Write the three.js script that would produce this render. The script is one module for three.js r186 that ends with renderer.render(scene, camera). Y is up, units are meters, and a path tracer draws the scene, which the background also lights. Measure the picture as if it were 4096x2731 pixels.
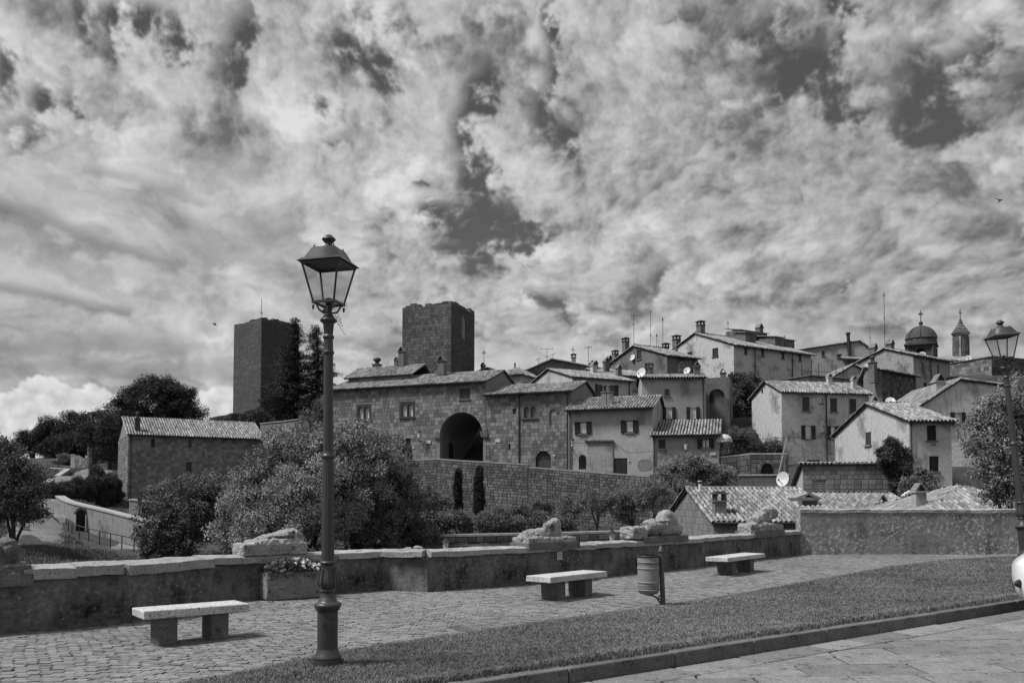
import * as THREE from 'three';
import { mergeGeometries, mergeVertices, toCreasedNormals } from 'three/addons/utils/BufferGeometryUtils.js';
import { MarchingCubes } from 'three/addons/objects/MarchingCubes.js';
import { RoundedBoxGeometry } from 'three/addons/geometries/RoundedBoxGeometry.js';
import { TextGeometry } from 'three/addons/geometries/TextGeometry.js';
import { FontLoader } from 'three/addons/loaders/FontLoader.js';

const scene = new THREE.Scene();
const V3 = (x, y, z) => new THREE.Vector3(x, y, z);
const TAU = Math.PI * 2, DEG = Math.PI / 180;

// ---------------------------------------------------------------- camera (a 20 mm lens with some rise)
const FOCAL = 3483, PCX = 2048, PCY = 1851, PITCH = 2.5 * DEG, EYE = 1.55;
const camera = new THREE.PerspectiveCamera(2 * Math.atan(PCY / FOCAL) / DEG, 4096 / (2 * PCY), 0.1, 4000);
camera.position.set(0, EYE, 0);
camera.rotation.x = PITCH;
camera.setViewOffset(4096, 2 * PCY, 0, 0, 4096, 2731);
camera.updateProjectionMatrix();
scene.add(camera);
const cP = Math.cos(PITCH), sP = Math.sin(PITCH);
// a bearing measured on the photograph (u, v) at a distance Z into the scene
function at(u, v, Z) {
  const a = (u - PCX) / FOCAL, b = -(v - PCY) / FOCAL, y = b * cP + sP, z = cP - b * sP, k = Z / z;
  return V3(a * k, EYE + y * k, -Z);
}
function onY(u, v, y) {
  const a = (u - PCX) / FOCAL, b = -(v - PCY) / FOCAL, ry = b * cP + sP, rz = cP - b * sP, k = (y - EYE) / ry;
  return V3(a * k, y, -rz * k);
}
const yAt = (v, Z) => at(PCX, v, Z).y;
const xAt = (u, Z, v = 1800) => at(u, v, Z).x;

// ---------------------------------------------------------------- noise
function mulberry(a) { return function () { a |= 0; a = a + 0x6D2B79F5 | 0; let t = Math.imul(a ^ a >>> 15, 1 | a); t = t + Math.imul(t ^ t >>> 7, 61 | t) ^ t; return ((t ^ t >>> 14) >>> 0) / 4294967296; }; }
let rnd = mulberry(7);
const rr = (a, b) => a + (b - a) * rnd();
const PERM = new Uint8Array(512), GX = new Float32Array(256), GY = new Float32Array(256), GZ = new Float32Array(256);
{ const r = mulberry(99), p = [...Array(256).keys()];
  for (let i = 255; i > 0; i--) { const j = Math.floor(r() * (i + 1)); [p[i], p[j]] = [p[j], p[i]]; }
  for (let i = 0; i < 512; i++) PERM[i] = p[i & 255];
  for (let i = 0; i < 256; i++) { const a = r() * TAU; GX[i] = Math.cos(a); GY[i] = Math.sin(a); GZ[i] = r() * 2 - 1; } }
function n2(x, y) {
  const xi = Math.floor(x), yi = Math.floor(y), fx = x - xi, fy = y - yi, X = xi & 255, Y = yi & 255;
  const u = fx * fx * fx * (fx * (fx * 6 - 15) + 10), v = fy * fy * fy * (fy * (fy * 6 - 15) + 10);
  const a = PERM[PERM[X] + Y], b = PERM[PERM[X + 1] + Y], c = PERM[PERM[X] + Y + 1], d = PERM[PERM[X + 1] + Y + 1];
  const g0 = GX[a] * fx + GY[a] * fy, g1 = GX[b] * (fx - 1) + GY[b] * fy, g2 = GX[c] * fx + GY[c] * (fy - 1), g3 = GX[d] * (fx - 1) + GY[d] * (fy - 1);
  return 1.5 * (g0 + u * (g1 - g0) + v * (g2 + u * (g3 - g2) - g0 - u * (g1 - g0)));
}
function fbm(x, y, o, gain = 0.5) { let s = 0, a = 1, t = 0; for (let i = 0; i < o; i++) { s += a * n2(x, y); t += a; a *= gain; x = x * 2.03 + 17.3; y = y * 2.03 + 9.1; } return s / t; }
function n3(x, y, z) {
  const zi = Math.floor(z), f = z - zi, w = f * f * (3 - 2 * f);
  return n2(x + zi * 37.7, y + zi * 71.3) * (1 - w) + n2(x + (zi + 1) * 37.7, y + (zi + 1) * 71.3) * w;
}
const clamp = (x, a = 0, b = 1) => x < a ? a : x > b ? b : x;
const sm = (a, b, x) => { const t = clamp((x - a) / (b - a)); return t * t * (3 - 2 * t); };
const mix = (a, b, t) => a + (b - a) * t;
function lerpTable(t, x) { if (x <= t[0][0]) return t[0][1]; for (let i = 1; i < t.length; i++) if (x <= t[i][0]) return mix(t[i - 1][1], t[i][1], (x - t[i - 1][0]) / (t[i][0] - t[i - 1][0])); return t[t.length - 1][1]; }

// ---------------------------------------------------------------- sky: broken altocumulus, gaps of clear sky, cumulus low down
const GAPS = [ // bearing u, v of a gap, half-widths, turn, depth
  [560, 80, 170, 75, .2, 1.3], [700, 180, 60, 50, .5, 1.1], [310, 50, 40, 110, -.2, .8], [430, 190, 45, 45, 0, .7], [960, 130, 60, 130, .25, 1], [930, 260, 60, 60, 0, .8],
  [1140, 320, 60, 60, -.7, .7], [1250, 410, 60, 60, -.6, .6], [1390, 190, 140, 75, .55, .9], [1500, 260, 80, 55, .5, .8], [1480, 60, 110, 60, .3, .75], [1300, 590, 60, 30, -.4, .7],
  [25, 260, 55, 110, 0, 1], [170, 400, 50, 80, .2, 1], [60, 520, 60, 40, .3, .7], [280, 400, 40, 50, .2, .7], [1900, 400, 45, 90, .3, .9], [1860, 540, 55, 90, -.2, 1], [1890, 700, 75, 100, .1, 1.1],
  [1900, 330, 40, 90, .1, .8], [1900, 880, 130, 60, .1, 1], [1740, 850, 55, 50, .2, 1], [2020, 900, 130, 75, .15, 1.15], [1960, 990, 150, 55, 0, .95], [1780, 980, 45, 35, 0, .7], [2130, 950, 55, 50, .3, 1],
  [2190, 85, 25, 90, .1, .9], [2140, 420, 40, 100, .3, .8], [2225, 530, 55, 50, .7, 1], [2190, 270, 25, 60, 0, .6],
  [3200, 290, 170, 75, .3, .9], [3130, 350, 130, 60, -.3, .7], [3330, 380, 120, 70, .5, .8], [3360, 450, 80, 45, .3, .9], [3080, 110, 70, 70, -.5, .7], [2960, 140, 40, 60, -.5, .7], [3350, 40, 80, 50, .3, 1.1], [3350, 155, 40, 25, 0, .8], [3270, 210, 70, 35, 0, .6],
  [3700, 380, 110, 110, -.6, 1.25], [3760, 500, 130, 60, .1, 1.25], [3840, 250, 120, 45, -.6, .75], [3650, 500, 70, 50, 0, .7], [3950, 120, 60, 35, -.6, .6], [3670, 215, 55, 40, .4, .8], [4060, 350, 60, 50, -.4, .7], [4080, 920, 50, 60, 0, .6],
  [2620, 1080, 55, 30, -.5, .75], [3370, 1125, 70, 18, -.6, .7], [3270, 1180, 40, 12, -.6, .6], [3570, 970, 60, 35, -.4, .5], [2700, 75, 60, 18, -.5, .6], [2900, 420, 40, 25, -.5, .5],
  [850, 1080, 70, 60, -.7, .55], [700, 1130, 80, 30, .4, .5], [980, 1150, 60, 35, 0, .45], [1640, 690, 40, 30, -.5, .5], [1540, 830, 50, 30, 0, .4], [1500, 720, 40, 30, 0, .4],
  [2180, 1190, 110, 30, .1, .9], [2240, 1240, 40, 55, 0, .5], [2440, 1340, 110, 28, .15, .6]];
const STREAKS = [ // polylines of the long grey rolls low on the left
  [[-60, 830], [130, 860], [260, 915], [420, 985], [560, 1030], [700, 1075], 34, .5], [[-60, 1155], [120, 1180], [330, 1215], [520, 1250], 22, .55],
  [[360, 690], [520, 730], [660, 770], [820, 830], 26, .35], [[690, 880], [820, 960], [960, 1020], [1100, 1080], 55, .28], [[1000, 880], [1080, 960], [1110, 1010], 60, .25],
  [[-60, 1395], [200, 1400], [420, 1375], [760, 1400], 55, .42], [[1320, 1385], [1500, 1370], [1660, 1395], 34, .35], [[-60, 1480], [300, 1470], [620, 1500], [930, 1490], 50, .35]];
function streakAt(u, v) {
  let s = 0;
  for (const k of STREAKS) { const n = k.length - 2, w = k[n], a = k[n + 1];
    for (let i = 0; i + 1 < n; i++) { const [x0, y0] = k[i], [x1, y1] = k[i + 1], dx = x1 - x0, dy = y1 - y0, t = (( u - x0) * dx + (v - y0) * dy) / (dx * dx + dy * dy);
      if (t < -.3 || t > 1.3) continue; const tt = clamp(t), ex = u - x0 - dx * tt, ey = v - y0 - dy * tt, d = Math.sqrt(ex * ex + ey * ey) / w; if (d < 2.5) s = Math.max(s, a * Math.exp(-d * d * (ey > 0 ? 1.6 : .7))); } }
  return s;
}
const CUMULUS = [[-600, 1440], [1200, 1440], [1330, 1438], [1420, 1432], [1520, 1470], [1640, 1440], [1900, 1395], [2000, 1385], [2060, 1395], [2200, 1350], [2330, 1352], [2440, 1375], [2560, 1380], [2680, 1330], [2740, 1262], [2830, 1225], [2920, 1238], [3010, 1222], [3120, 1270], [3240, 1300], [3330, 1290], [3450, 1330], [3600, 1360], [3800, 1390], [4096, 1380], [4500, 1400]];
const HEAPS = [[-160, 1650, 70], [-90, 1640, 60], [-25, 1650, 60], [25, 1612, 50], [70, 1590, 46], [115, 1556, 44], [155, 1546, 42], [200, 1552, 46], [250, 1580, 44], [300, 1606, 44], [330, 1590, 40], [358, 1568, 40], [405, 1596, 42], [450, 1622, 46], [510, 1640, 50], [60, 1690, 90], [180, 1650, 95], [300, 1690, 100], [420, 1700, 90], [560, 1700, 80], [700, 1680, 80], [780, 1612, 42], [805, 1600, 34], [845, 1622, 38], [885, 1596, 40], [930, 1588, 42], [985, 1600, 48], [1050, 1620, 60], [1150, 1640, 80], [830, 1700, 80], [940, 1690, 90], [-100, 1740, 110], [100, 1790, 120], [350, 1790, 120], [700, 1790, 120], [1000, 1780, 120]];
function fbm3(x, y, z, o, gain) { let s = 0, a = 1, t = 0; for (let i = 0; i < o; i++) { s += a * n3(x, y, z); t += a; a *= gain; x = x * 2.07 + 17.3; y = y * 2.07 + 9.1; z = z * 2.07 + 3.7; } return s / t; }
function skyLum(dx, dy, dz) {
  const el = Math.max(dy, 0), k = 1 / (el + 0.24), qx = dx * k, qz = dz * k;
  const wx = 1.6 * fbm(qx * 1.1 + 3, qz * 1.1 + 5, 3), wz = 1.6 * fbm(qx * 1.1 + 31, qz * 1.1 + 15, 3);
  const px = qx + .22 * wx, pz = qz + .22 * wz;
  const sx = dx + .035 * wx, sy = .8 * Math.log(1 + 3.2 * el) + .03 * wz, sz = dz + .03 * wx;
  const puff = 1.75 * fbm3(sx * 14 + 2, sy * 14 + 1, sz * 14, 6, .58), lace = 1.8 * fbm3(sx * 46 + .5 * puff, sy * 46, sz * 46, 5, .68), broad = 1.6 * fbm3(sx * 5.5 + 9, sy * 5.5 + 4, sz * 5.5, 3, .5);
  const big = 1.6 * fbm(px * 1.5 + 11, pz * 1.5 - 4, 3), soft = 1.6 * fbm(px * 3.1 + 40, pz * 3.6 + 8, 4), k2 = 1 / (el + .1);
  const wisp = 1.7 * fbm(dx * k2 * 4.2 + 1.4 * wx + .9 * puff, dz * k2 * 2.2 - 2 * wz + .8 * puff, 5, .58);
  let heap = 0, heapL = 0, u = 1e6, v = 1e6, gap = 0, streak = 0, right = 0, cum = 0, cumShade = 0, leftLow = 0, near = 0;
  const cz = -dz * cP + dy * sP, cyv = dy * cP + dz * sP;
  if (cz > .3) {
    u = PCX + FOCAL * dx / cz; v = PCY - FOCAL * cyv / cz;
    if (u > -900 && u < 5000 && v > -900) {
      const ju = u + 62 * puff + 55 * lace + 45 * broad, jv = v + 30 * soft + 40 * puff + 55 * lace;
      let keep = 1;
      for (const g of GAPS) { const ex = ju - g[0], ey = jv - g[1]; if (ex > 420 || ex < -420 || ey > 300 || ey < -300) continue;
        const c = Math.cos(g[4]), s = Math.sin(g[4]), a = (ex * c + ey * s) / g[2], b = (ey * c - ex * s) / g[3]; keep *= 1 - Math.min(.95, .85 * g[5] * Math.exp(-(a * a + b * b) * .7)); }
      gap = 1 - keep;
      streak = streakAt(u + 60 * soft, v + 26 * puff + 14 * soft + 8 * lace) * (.75 + .5 * wisp);
      const top = lerpTable(CUMULUS, u) + 12 * puff + 9 * lace;
      near = 1 - sm(1100, 1300, u);
      cum = sm(-26, 26, v - top) * sm(1000, 1350, u) * (1 - sm(4600, 5000, u)) * .6;
      if (near > 0 && v > 1400) { const hu = u + 20 * puff + 16 * lace, hv = v + 16 * puff + 16 * lace; let best = 9, nx = 0, ny = 0, sum = 0; for (const [cu, cv, r] of HEAPS) { const ex = (hu - cu) / r, ey = (hv - cv) / r, d = Math.sqrt(ex * ex + ey * ey); if (d < best) { best = d; nx = ex; ny = ey; } }
        const hc = sm(1.08, .93, best) * near * sm(-900, -300, u); if (hc > 0) { heap = hc; heapL = clamp(.66 - .03 * nx - .05 * ny * best + .16 * fbm(u / 75 + .4 * puff, v / 60 + .3 * lace, 4, .55) * 1.6 + .05 * lace - .06 * sm(1560, 1760, v), .34, .86); } }
      cumShade = 1.7 * fbm(u / 130 + .35 * lace, v / 100 + .5 * puff, 4, .5);
      right = sm(1900, 3300, u);
      leftLow = (1 - sm(900, 1700, u)) * sm(480, 800, v);
    } }
  const calm = 1 - .65 * leftLow;
  const dens = .56 + .10 * big + .36 * puff * calm + .10 * broad + .46 * lace * (.35 + 1.25 * gap) * calm - .86 * gap + .16 * leftLow;
  const cover = sm(-.25, .55, dens);
  let cloud = .455 + .11 * soft + .25 * puff * calm + .07 * broad + .16 * wisp + .17 * lace * calm - .075 * right + .05 * big;
  cloud = clamp(cloud, .17, .74);
  const clear = .085 + .06 * sm(.5, .05, el);
  let L = mix(clear, cloud, cover);
  L *= 1 - clamp(streak, 0, .6) * .85;
  if (cum > 0) { const cb = clamp(.60 + .17 * cumShade + .03 * lace, .36, .78); L = mix(L, cb * .86, cum); }
  if (heap > 0) L = mix(L, heapL, heap);
  return L;
}
{
  const W = 4096, H = 2048, data = new Float32Array(W * H * 4), lum = new Float32Array(W * H / 2);
  const dirOf = (i, j) => { const ph = ((i + .5) / W - .5) * TAU, th = ((j + .5) / H) * Math.PI; return [Math.cos(th) * Math.cos(ph), Math.sin(th), Math.cos(th) * Math.sin(ph)]; };
  const J = H / 2, i0 = Math.floor(W * (.25 - 40 / 360)), i1 = Math.ceil(W * (.25 + 40 / 360)), jTop = Math.floor(J * 42 / 90), S = 8;
  // coarse everywhere, fine where the lens looks: the same cloud field throughout
  const cw = W / S, ch = J / S + 1, coarse = new Float32Array(cw * ch);
  for (let j = 0; j < ch; j++) for (let i = 0; i < cw; i++) coarse[j * cw + i] = skyLum(...dirOf(i * S, j * S - .5));
  for (let j = 0; j < J; j++) for (let i = 0; i < W; i++) {
    let L;
    if (i >= i0 && i < i1 && j < jTop) L = skyLum(...dirOf(i, j));
    else { const ci = Math.floor(i / S), cj = Math.floor(j / S), fx = i / S - ci, fy = j / S - cj, c2 = (ci + 1) % cw, r2 = Math.min(cj + 1, ch - 1);
      L = mix(mix(coarse[cj * cw + ci], coarse[cj * cw + c2], fx), mix(coarse[r2 * cw + ci], coarse[r2 * cw + c2], fx), fy); }
    const o = ((j + J) * W + i) * 4; data[o] = data[o + 1] = data[o + 2] = L; data[o + 3] = 1;
  }
  for (let o = 0; o < W * J * 4; o += 4) { data[o] = data[o + 1] = data[o + 2] = .16; data[o + 3] = 1; }
  const tex = new THREE.DataTexture(data, W, H, THREE.RGBAFormat, THREE.FloatType);
  tex.mapping = THREE.EquirectangularReflectionMapping; tex.magFilter = THREE.LinearFilter; tex.needsUpdate = true;
  scene.background = tex; scene.environment = tex;
}
// ---------------------------------------------------------------- sun: high on the left, veiled by thin cloud
const sun = new THREE.DirectionalLight(new THREE.Color(1, 1, 1), 4.6);
sun.position.set(-95, 150, 28);
sun.castShadow = true; sun.shadow.radius = 24; sun.shadow.mapSize.set(4096, 4096);
Object.assign(sun.shadow.camera, { left: -130, right: 130, top: 130, bottom: -130, near: 1, far: 500 });
sun.target.position.set(0, 0, -60);
sun.position.add(sun.target.position);
scene.add(sun, sun.target);

const renderer = new THREE.WebGLRenderer({ antialias: true });
renderer.toneMapping = THREE.LinearToneMapping;
renderer.toneMappingExposure = 1;
renderer.shadowMap.enabled = true;
// ---------------------------------------------------------------- textures (tileable noise, grey: what surfaces are made of)
function n2p(x, y, P) {
  const xi = Math.floor(x), yi = Math.floor(y), fx = x - xi, fy = y - yi, m = (a) => ((a % P) + P) % P, X = m(xi), Y = m(yi), X1 = m(xi + 1), Y1 = m(yi + 1);
  const u = fx * fx * (3 - 2 * fx), v = fy * fy * (3 - 2 * fy);
  const q = (s, t) => PERM[PERM[s & 255] + (t & 255)], a = q(X, Y), b = q(X1, Y), c = q(X, Y1), d = q(X1, Y1);
  const g0 = GX[a] * fx + GY[a] * fy, g1 = GX[b] * (fx - 1) + GY[b] * fy, g2 = GX[c] * fx + GY[c] * (fy - 1), g3 = GX[d] * (fx - 1) + GY[d] * (fy - 1);
  return 1.5 * mix(mix(g0, g1, u), mix(g2, g3, u), v);
}
function fbmP(x, y, P, o, gain = .5, py = P) { let s = 0, a = 1, t = 0, k = 1; for (let i = 0; i < o; i++) { s += a * n2p(x * P * k + i * 5, y * py * k + i * 3, Math.max(P, py) * k); t += a; a *= gain; k *= 2; } return 1.6 * s / t; }
function makeTex(N, metres, fn, data) {
  const d = new Uint8Array(N * N * 4);
  for (let j = 0; j < N; j++) for (let i = 0; i < N; i++) { const f = clamp(fn(i / N, j / N)), v = (data ? f : Math.pow(f, 1 / 2.2)) * 255, o = (j * N + i) * 4; d[o] = d[o + 1] = d[o + 2] = v; d[o + 3] = 255; }
  const t = new THREE.DataTexture(d, N, N, THREE.RGBAFormat); t.wrapS = t.wrapT = THREE.RepeatWrapping; t.magFilter = THREE.LinearFilter; t.minFilter = THREE.LinearMipmapLinearFilter;
  t.repeat.set(1 / metres, 1 / metres); if (!data) t.colorSpace = THREE.SRGBColorSpace; t.needsUpdate = true; return t;
}
const T = {
  // rendered plaster: grain, patches, thin runs of dirt
  plaster: makeTex(1024, 7, (x, y) => .80 + .18 * fbmP(x, y, 5, 6, .6) + .06 * fbmP(x + .3, y, 60, 2) + .12 * fbmP(x, y * .12, 40, 3, .5, 40) * sm(-.2, .5, fbmP(x + .7, y + .2, 3, 3)) - .24 * sm(.2, .5, fbmP(x + .1, y + .6, 4, 5, .6))),
  old: makeTex(1024, 6, (x, y) => { const s = sm(.05, .5, fbmP(x + .2, y + .1, 3, 6, .58)), r = sm(.1, .6, fbmP(x, y * .1, 36, 3, .5, 36)); return .88 + .13 * fbmP(x, y, 24, 5, .65) - .38 * s - .24 * r * sm(-.3, .4, fbmP(x + .5, y + .5, 3, 2)); }),
  // cement of the parapet, dark algae with pale lichen specks
  algae: makeTex(1024, 2.6, (x, y) => { const d = fbmP(x, y, 4, 6, .6), f = fbmP(x + .4, y, 48, 4, .8), run = fbmP(x, y * .2, 22, 3, .5, 22); return .44 + .42 * d + .18 * run + .24 * f + .7 * sm(.3, .6, f) * sm(-.1, .4, fbmP(x + .8, y + .3, 6, 3)); }),
  flaked: makeTex(1024, 6, (x, y) => { const z = sm(-.5, .3, fbmP(x + .15, y + .4, 6, 4)), s = fbmP(x, y, 64, 3, .8), s2 = fbmP(x + .37, y + .61, 52, 3, .8), run = fbmP(x, y * .15, 40, 3, .5, 40); return .45 + .13 * fbmP(x, y, 8, 5) + .08 * run + .05 * s - .15 * sm(.25, .5, fbmP(x + .6, y + .2, 9, 4)) + .8 * sm(.14, .32, s) * sm(-.15, .1, s2) * z; }),
  rock: makeTex(1024, 1.7, (x, y) => .68 + .20 * fbmP(x, y, 6, 6, .68) + .22 * fbmP(x + .2, y + .7, 60, 3, .75) - .38 * sm(.3, .55, fbmP(x + .5, y + .3, 12, 6, .7)) + .14 * sm(.25, .45, fbmP(x + .9, y + .1, 20, 5, .7))),
  granite: makeTex(1024, .9, (x, y) => .70 + .12 * fbmP(x, y, 6, 3) + .38 * fbmP(x + .2, y + .7, 42, 3, .7) - .45 * sm(.42, .62, fbmP(x + .5, y + .3, 26, 3, .65))),
  grain: makeTex(512, 1.0, (x, y) => .80 + .14 * fbmP(x, y, 8, 5, .6) + .1 * fbmP(x, y, 64, 2)),
  earth: makeTex(512, 3, (x, y) => .70 + .30 * fbmP(x, y, 6, 6, .62)),
  field: makeTex(512, 14, (x, y) => .70 + .26 * fbmP(x, y, 7, 6, .6) + .12 * fbmP(x, y, 50, 2)),
  bump: makeTex(512, .5, (x, y) => .5 + .3 * fbmP(x, y, 10, 5, .65), true),
  bumpBig: makeTex(512, 1.6, (x, y) => .5 + .35 * fbmP(x, y, 8, 6, .6), true),
};
const lin = (v) => new THREE.Color().setRGB(v, v, v);
function mat(v, map, rough = .92, bump, bumpScale = .01, extra = {}) {
  const m = new THREE.MeshStandardMaterial({ color: lin(v), roughness: rough, metalness: 0, ...extra });
  if (map) m.map = map; if (bump) { m.bumpMap = bump; m.bumpScale = bumpScale; } return m;
}
const variants = (vs, ...a) => vs.map((v) => mat(v, ...a));
// ---------------------------------------------------------------- geometry helpers
function plain(g) { g = g.index ? g.toNonIndexed() : g; for (const k of Object.keys(g.attributes)) if (!['position', 'normal', 'uv'].includes(k)) g.deleteAttribute(k); if (!g.attributes.uv) g.setAttribute('uv', new THREE.BufferAttribute(new Float32Array(g.attributes.position.count * 2), 2)); if (!g.attributes.normal) g.computeVertexNormals(); g.morphAttributes = {}; return g; }
function merge(list) { list = list.flat(9).map(plain); return list.length === 1 ? list[0] : mergeGeometries(list, false); }
function uvm(g) { // texture coordinates in metres, by the axis the face looks along
  const p = g.attributes.position, n = g.attributes.normal, uv = new Float32Array(p.count * 2);
  for (let i = 0; i < p.count; i++) { const x = p.getX(i), y = p.getY(i), z = p.getZ(i), a = Math.abs(n.getX(i)), b = Math.abs(n.getY(i)), c = Math.abs(n.getZ(i));
    if (b >= a && b >= c) { uv[2 * i] = x; uv[2 * i + 1] = z; } else if (a >= c) { uv[2 * i] = z + 3.1; uv[2 * i + 1] = y; } else { uv[2 * i] = x; uv[2 * i + 1] = y; } }
  g.setAttribute('uv', new THREE.BufferAttribute(uv, 2)); return g;
}
function tf(g, x = 0, y = 0, z = 0, rx = 0, ry = 0, rz = 0, s = 1) { const m = new THREE.Matrix4().compose(V3(x, y, z), new THREE.Quaternion().setFromEuler(new THREE.Euler(rx, ry, rz)), Array.isArray(s) ? V3(...s) : V3(s, s, s)); return g.applyMatrix4(m); }
function box(w, h, d, x = 0, y = 0, z = 0, ry = 0, rx = 0, rz = 0) { return tf(new THREE.BoxGeometry(w, h, d), x, y, z, rx, ry, rz); } // centred
function bx(x0, x1, y0, y1, z0, z1) { return box(x1 - x0, y1 - y0, z1 - z0, (x0 + x1) / 2, (y0 + y1) / 2, (z0 + z1) / 2); }
function chamfer(w, h, d, c) { const s = new THREE.Shape([[-w / 2 + c, -h / 2 + c], [w / 2 - c, -h / 2 + c], [w / 2 - c, h / 2 - c], [-w / 2 + c, h / 2 - c]].map((q) => new THREE.Vector2(...q))); return new THREE.ExtrudeGeometry(s, { depth: d - 2 * c, bevelEnabled: true, bevelThickness: c, bevelSize: c, bevelSegments: 1 }).translate(0, 0, -d / 2 + c); }
function rod(a, b, r, seg = 6, r2 = r) { const d = b.clone().sub(a), g = new THREE.CylinderGeometry(r2, r, d.length(), seg); g.applyQuaternion(new THREE.Quaternion().setFromUnitVectors(V3(0, 1, 0), d.clone().normalize())); return g.translate((a.x + b.x) / 2, (a.y + b.y) / 2, (a.z + b.z) / 2); }
const lathe = (pts, seg = 24) => new THREE.LatheGeometry(pts.map((p) => new THREE.Vector2(...p)), seg);
function tube(pts, r, seg = 24, rs = 6) { return new THREE.TubeGeometry(new THREE.CatmullRomCurve3(pts), seg, r, rs); }
function poly2(pts) { return new THREE.Shape(pts.map((p) => new THREE.Vector2(p[0], p[1]))); }
function slabXZ(pts, y0, y1, bevel = 0) { // footprint in x,z raised from y0 to y1
  const g = new THREE.ExtrudeGeometry(poly2(pts.map((p) => [p[0], -p[1]])), bevel ? { depth: y1 - y0 - bevel, bevelEnabled: true, bevelThickness: bevel, bevelSize: bevel, bevelOffset: -bevel, bevelSegments: 1 } : { depth: y1 - y0, bevelEnabled: false });
  return g.rotateX(-Math.PI / 2).translate(0, y0, 0);
}
function roughen(g, amp, freq, seed = 0) { // uneven by hand and weather
  const p = g.attributes.position; for (let i = 0; i < p.count; i++) { const x = p.getX(i), y = p.getY(i), z = p.getZ(i); p.setXYZ(i, x + amp * n3(x * freq + seed, y * freq, z * freq), y + amp * n3(x * freq + 50 + seed, y * freq, z * freq), z + amp * n3(x * freq + 90 + seed, y * freq, z * freq)); }
  g.computeVertexNormals(); return g;
}
// ---------------------------------------------------------------- scene helpers
const taken = new Map();
function numbered(n) { const k = taken.get(n) ?? 0; taken.set(n, k + 1); return k ? n + '_' + String(k).padStart(3, '0') : n; }
function obj(name, geos, m, parent, o = {}) { let g = Array.isArray(geos) ? merge(geos) : geos; if (o.uv) g = uvm(plain(g)); const mesh = new THREE.Mesh(g, m); mesh.name = parent ? name : numbered(name); if (o.label) mesh.userData.label = o.label; if (o.kind) mesh.userData.kind = o.kind; (parent ?? scene).add(mesh); return mesh; }
function thing(name, label, category, pos = [0, 0, 0], turn = 0, group) { const g = new THREE.Group(); g.name = numbered(name); g.position.set(...pos); g.rotation.y = turn; g.userData = { label, category, kind: 'thing' }; if (group) g.userData.group = group; scene.add(g); return g; }
function tag(o, label, category, group) { o.userData.kind = 'thing'; o.userData.label = label; o.userData.category = category; if (group) o.userData.group = group; return o; }
function struct(name, geos, m, o = {}) { const s = obj(name, geos, m, undefined, o); s.userData.kind = 'structure'; return s; }
const UNIT = chamfer(1, 1, 1, .06), BOXU = new THREE.BoxGeometry(1, 1, 1);
// pieces: the largest become meshes of their own, the rest one instanced part
function pieces(parent, name, list, geo, mats, most = 300, restName = name + 's_beyond') {
  const own = list.length <= most ? list : [...list].sort((a, b) => b.size - a.size).slice(0, most), set = new Set(own);
  for (const p of own) { const m = new THREE.Mesh(p.geo ?? geo, mats[p.tone % mats.length]); m.name = name; m.matrix.copy(p.matrix); m.matrix.decompose(m.position, m.quaternion, m.scale); parent.add(m); }
  const rest = list.filter((p) => !set.has(p));
  if (rest.length) {
    const base = mats[0].clone(); base.color.set(1, 1, 1);
    const im = new THREE.InstancedMesh(geo, base, rest.length); im.name = restName; im.userData.kind = 'stuff';
    rest.forEach((p, i) => { im.setMatrixAt(i, p.matrix); im.setColorAt(i, mats[p.tone % mats.length].color); }); parent.add(im);
  }
}
const M4 = (x, y, z, sx = 1, sy = 1, sz = 1, rx = 0, ry = 0, rz = 0) => new THREE.Matrix4().compose(V3(x, y, z), new THREE.Quaternion().setFromEuler(new THREE.Euler(rx, ry, rz)), V3(sx, sy, sz));

// ---------------------------------------------------------------- shared materials
const MT = {
  iron: mat(.022, T.grain, .55), ironLight: mat(.05, T.grain, .5), glassDark: mat(.03, null, .12), pane: mat(.62, null, .15), curtain: mat(.75, T.grain, .9), white: mat(.72, T.grain, .6),
  shutter: mat(.012, T.grain, .7), shutterMid: mat(.06, T.grain, .75), wood: mat(.045, T.grain, .75), sill: mat(.2, T.rock, .9), trim: mat(.24, T.plaster, .9),
  tiles: variants([.20, .245, .29, .34, .43, .15], T.grain, .95), tileBed: mat(.045, T.grain, 1), pipe: mat(.04, T.grain, .6), brick: variants([.13, .16, .19, .22], T.grain, .95),
  stoneWall: mat(.12, T.rock, .95), tuff: variants([.125, .16, .195, .23, .27, .34], T.rock, .95, T.bump, .01), tuffDark: variants([.06, .08, .10, .125, .155], T.rock, .95, T.bump, .01),
  white2: mat(.62, T.plaster, .9),
};
// ---------------------------------------------------------------- roof of curved clay tiles on a polygon; first edge = eave
const TILE = (() => { // one cover tile along +y (up the slope), z away from the roof
  const L = .45, seg = 5, P = [], add = (a, b, c, d) => P.push(...a, ...b, ...c, ...a, ...c, ...d);
  const ring = (y, w, h, o) => [...Array(seg + 1)].map((_, i) => { const t = Math.PI * i / seg; return [-(w - o) * Math.cos(t), y, (h - o) * Math.sin(t)]; });
  const a = ring(-.03, .085, .085, 0), b = ring(L, .066, .062, 0), c = ring(-.03, .085, .085, .016), d = ring(L, .066, .062, .016);
  for (let i = 0; i < seg; i++) { add(a[i], a[i + 1], b[i + 1], b[i]); add(c[i + 1], c[i], d[i], d[i + 1]); add(c[i], c[i + 1], a[i + 1], a[i]); }
  const g = new THREE.BufferGeometry(); g.setAttribute('position', new THREE.BufferAttribute(new Float32Array(P), 3)); g.computeVertexNormals(); const cr = plain(g); uvm(cr); return cr; })();
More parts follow.
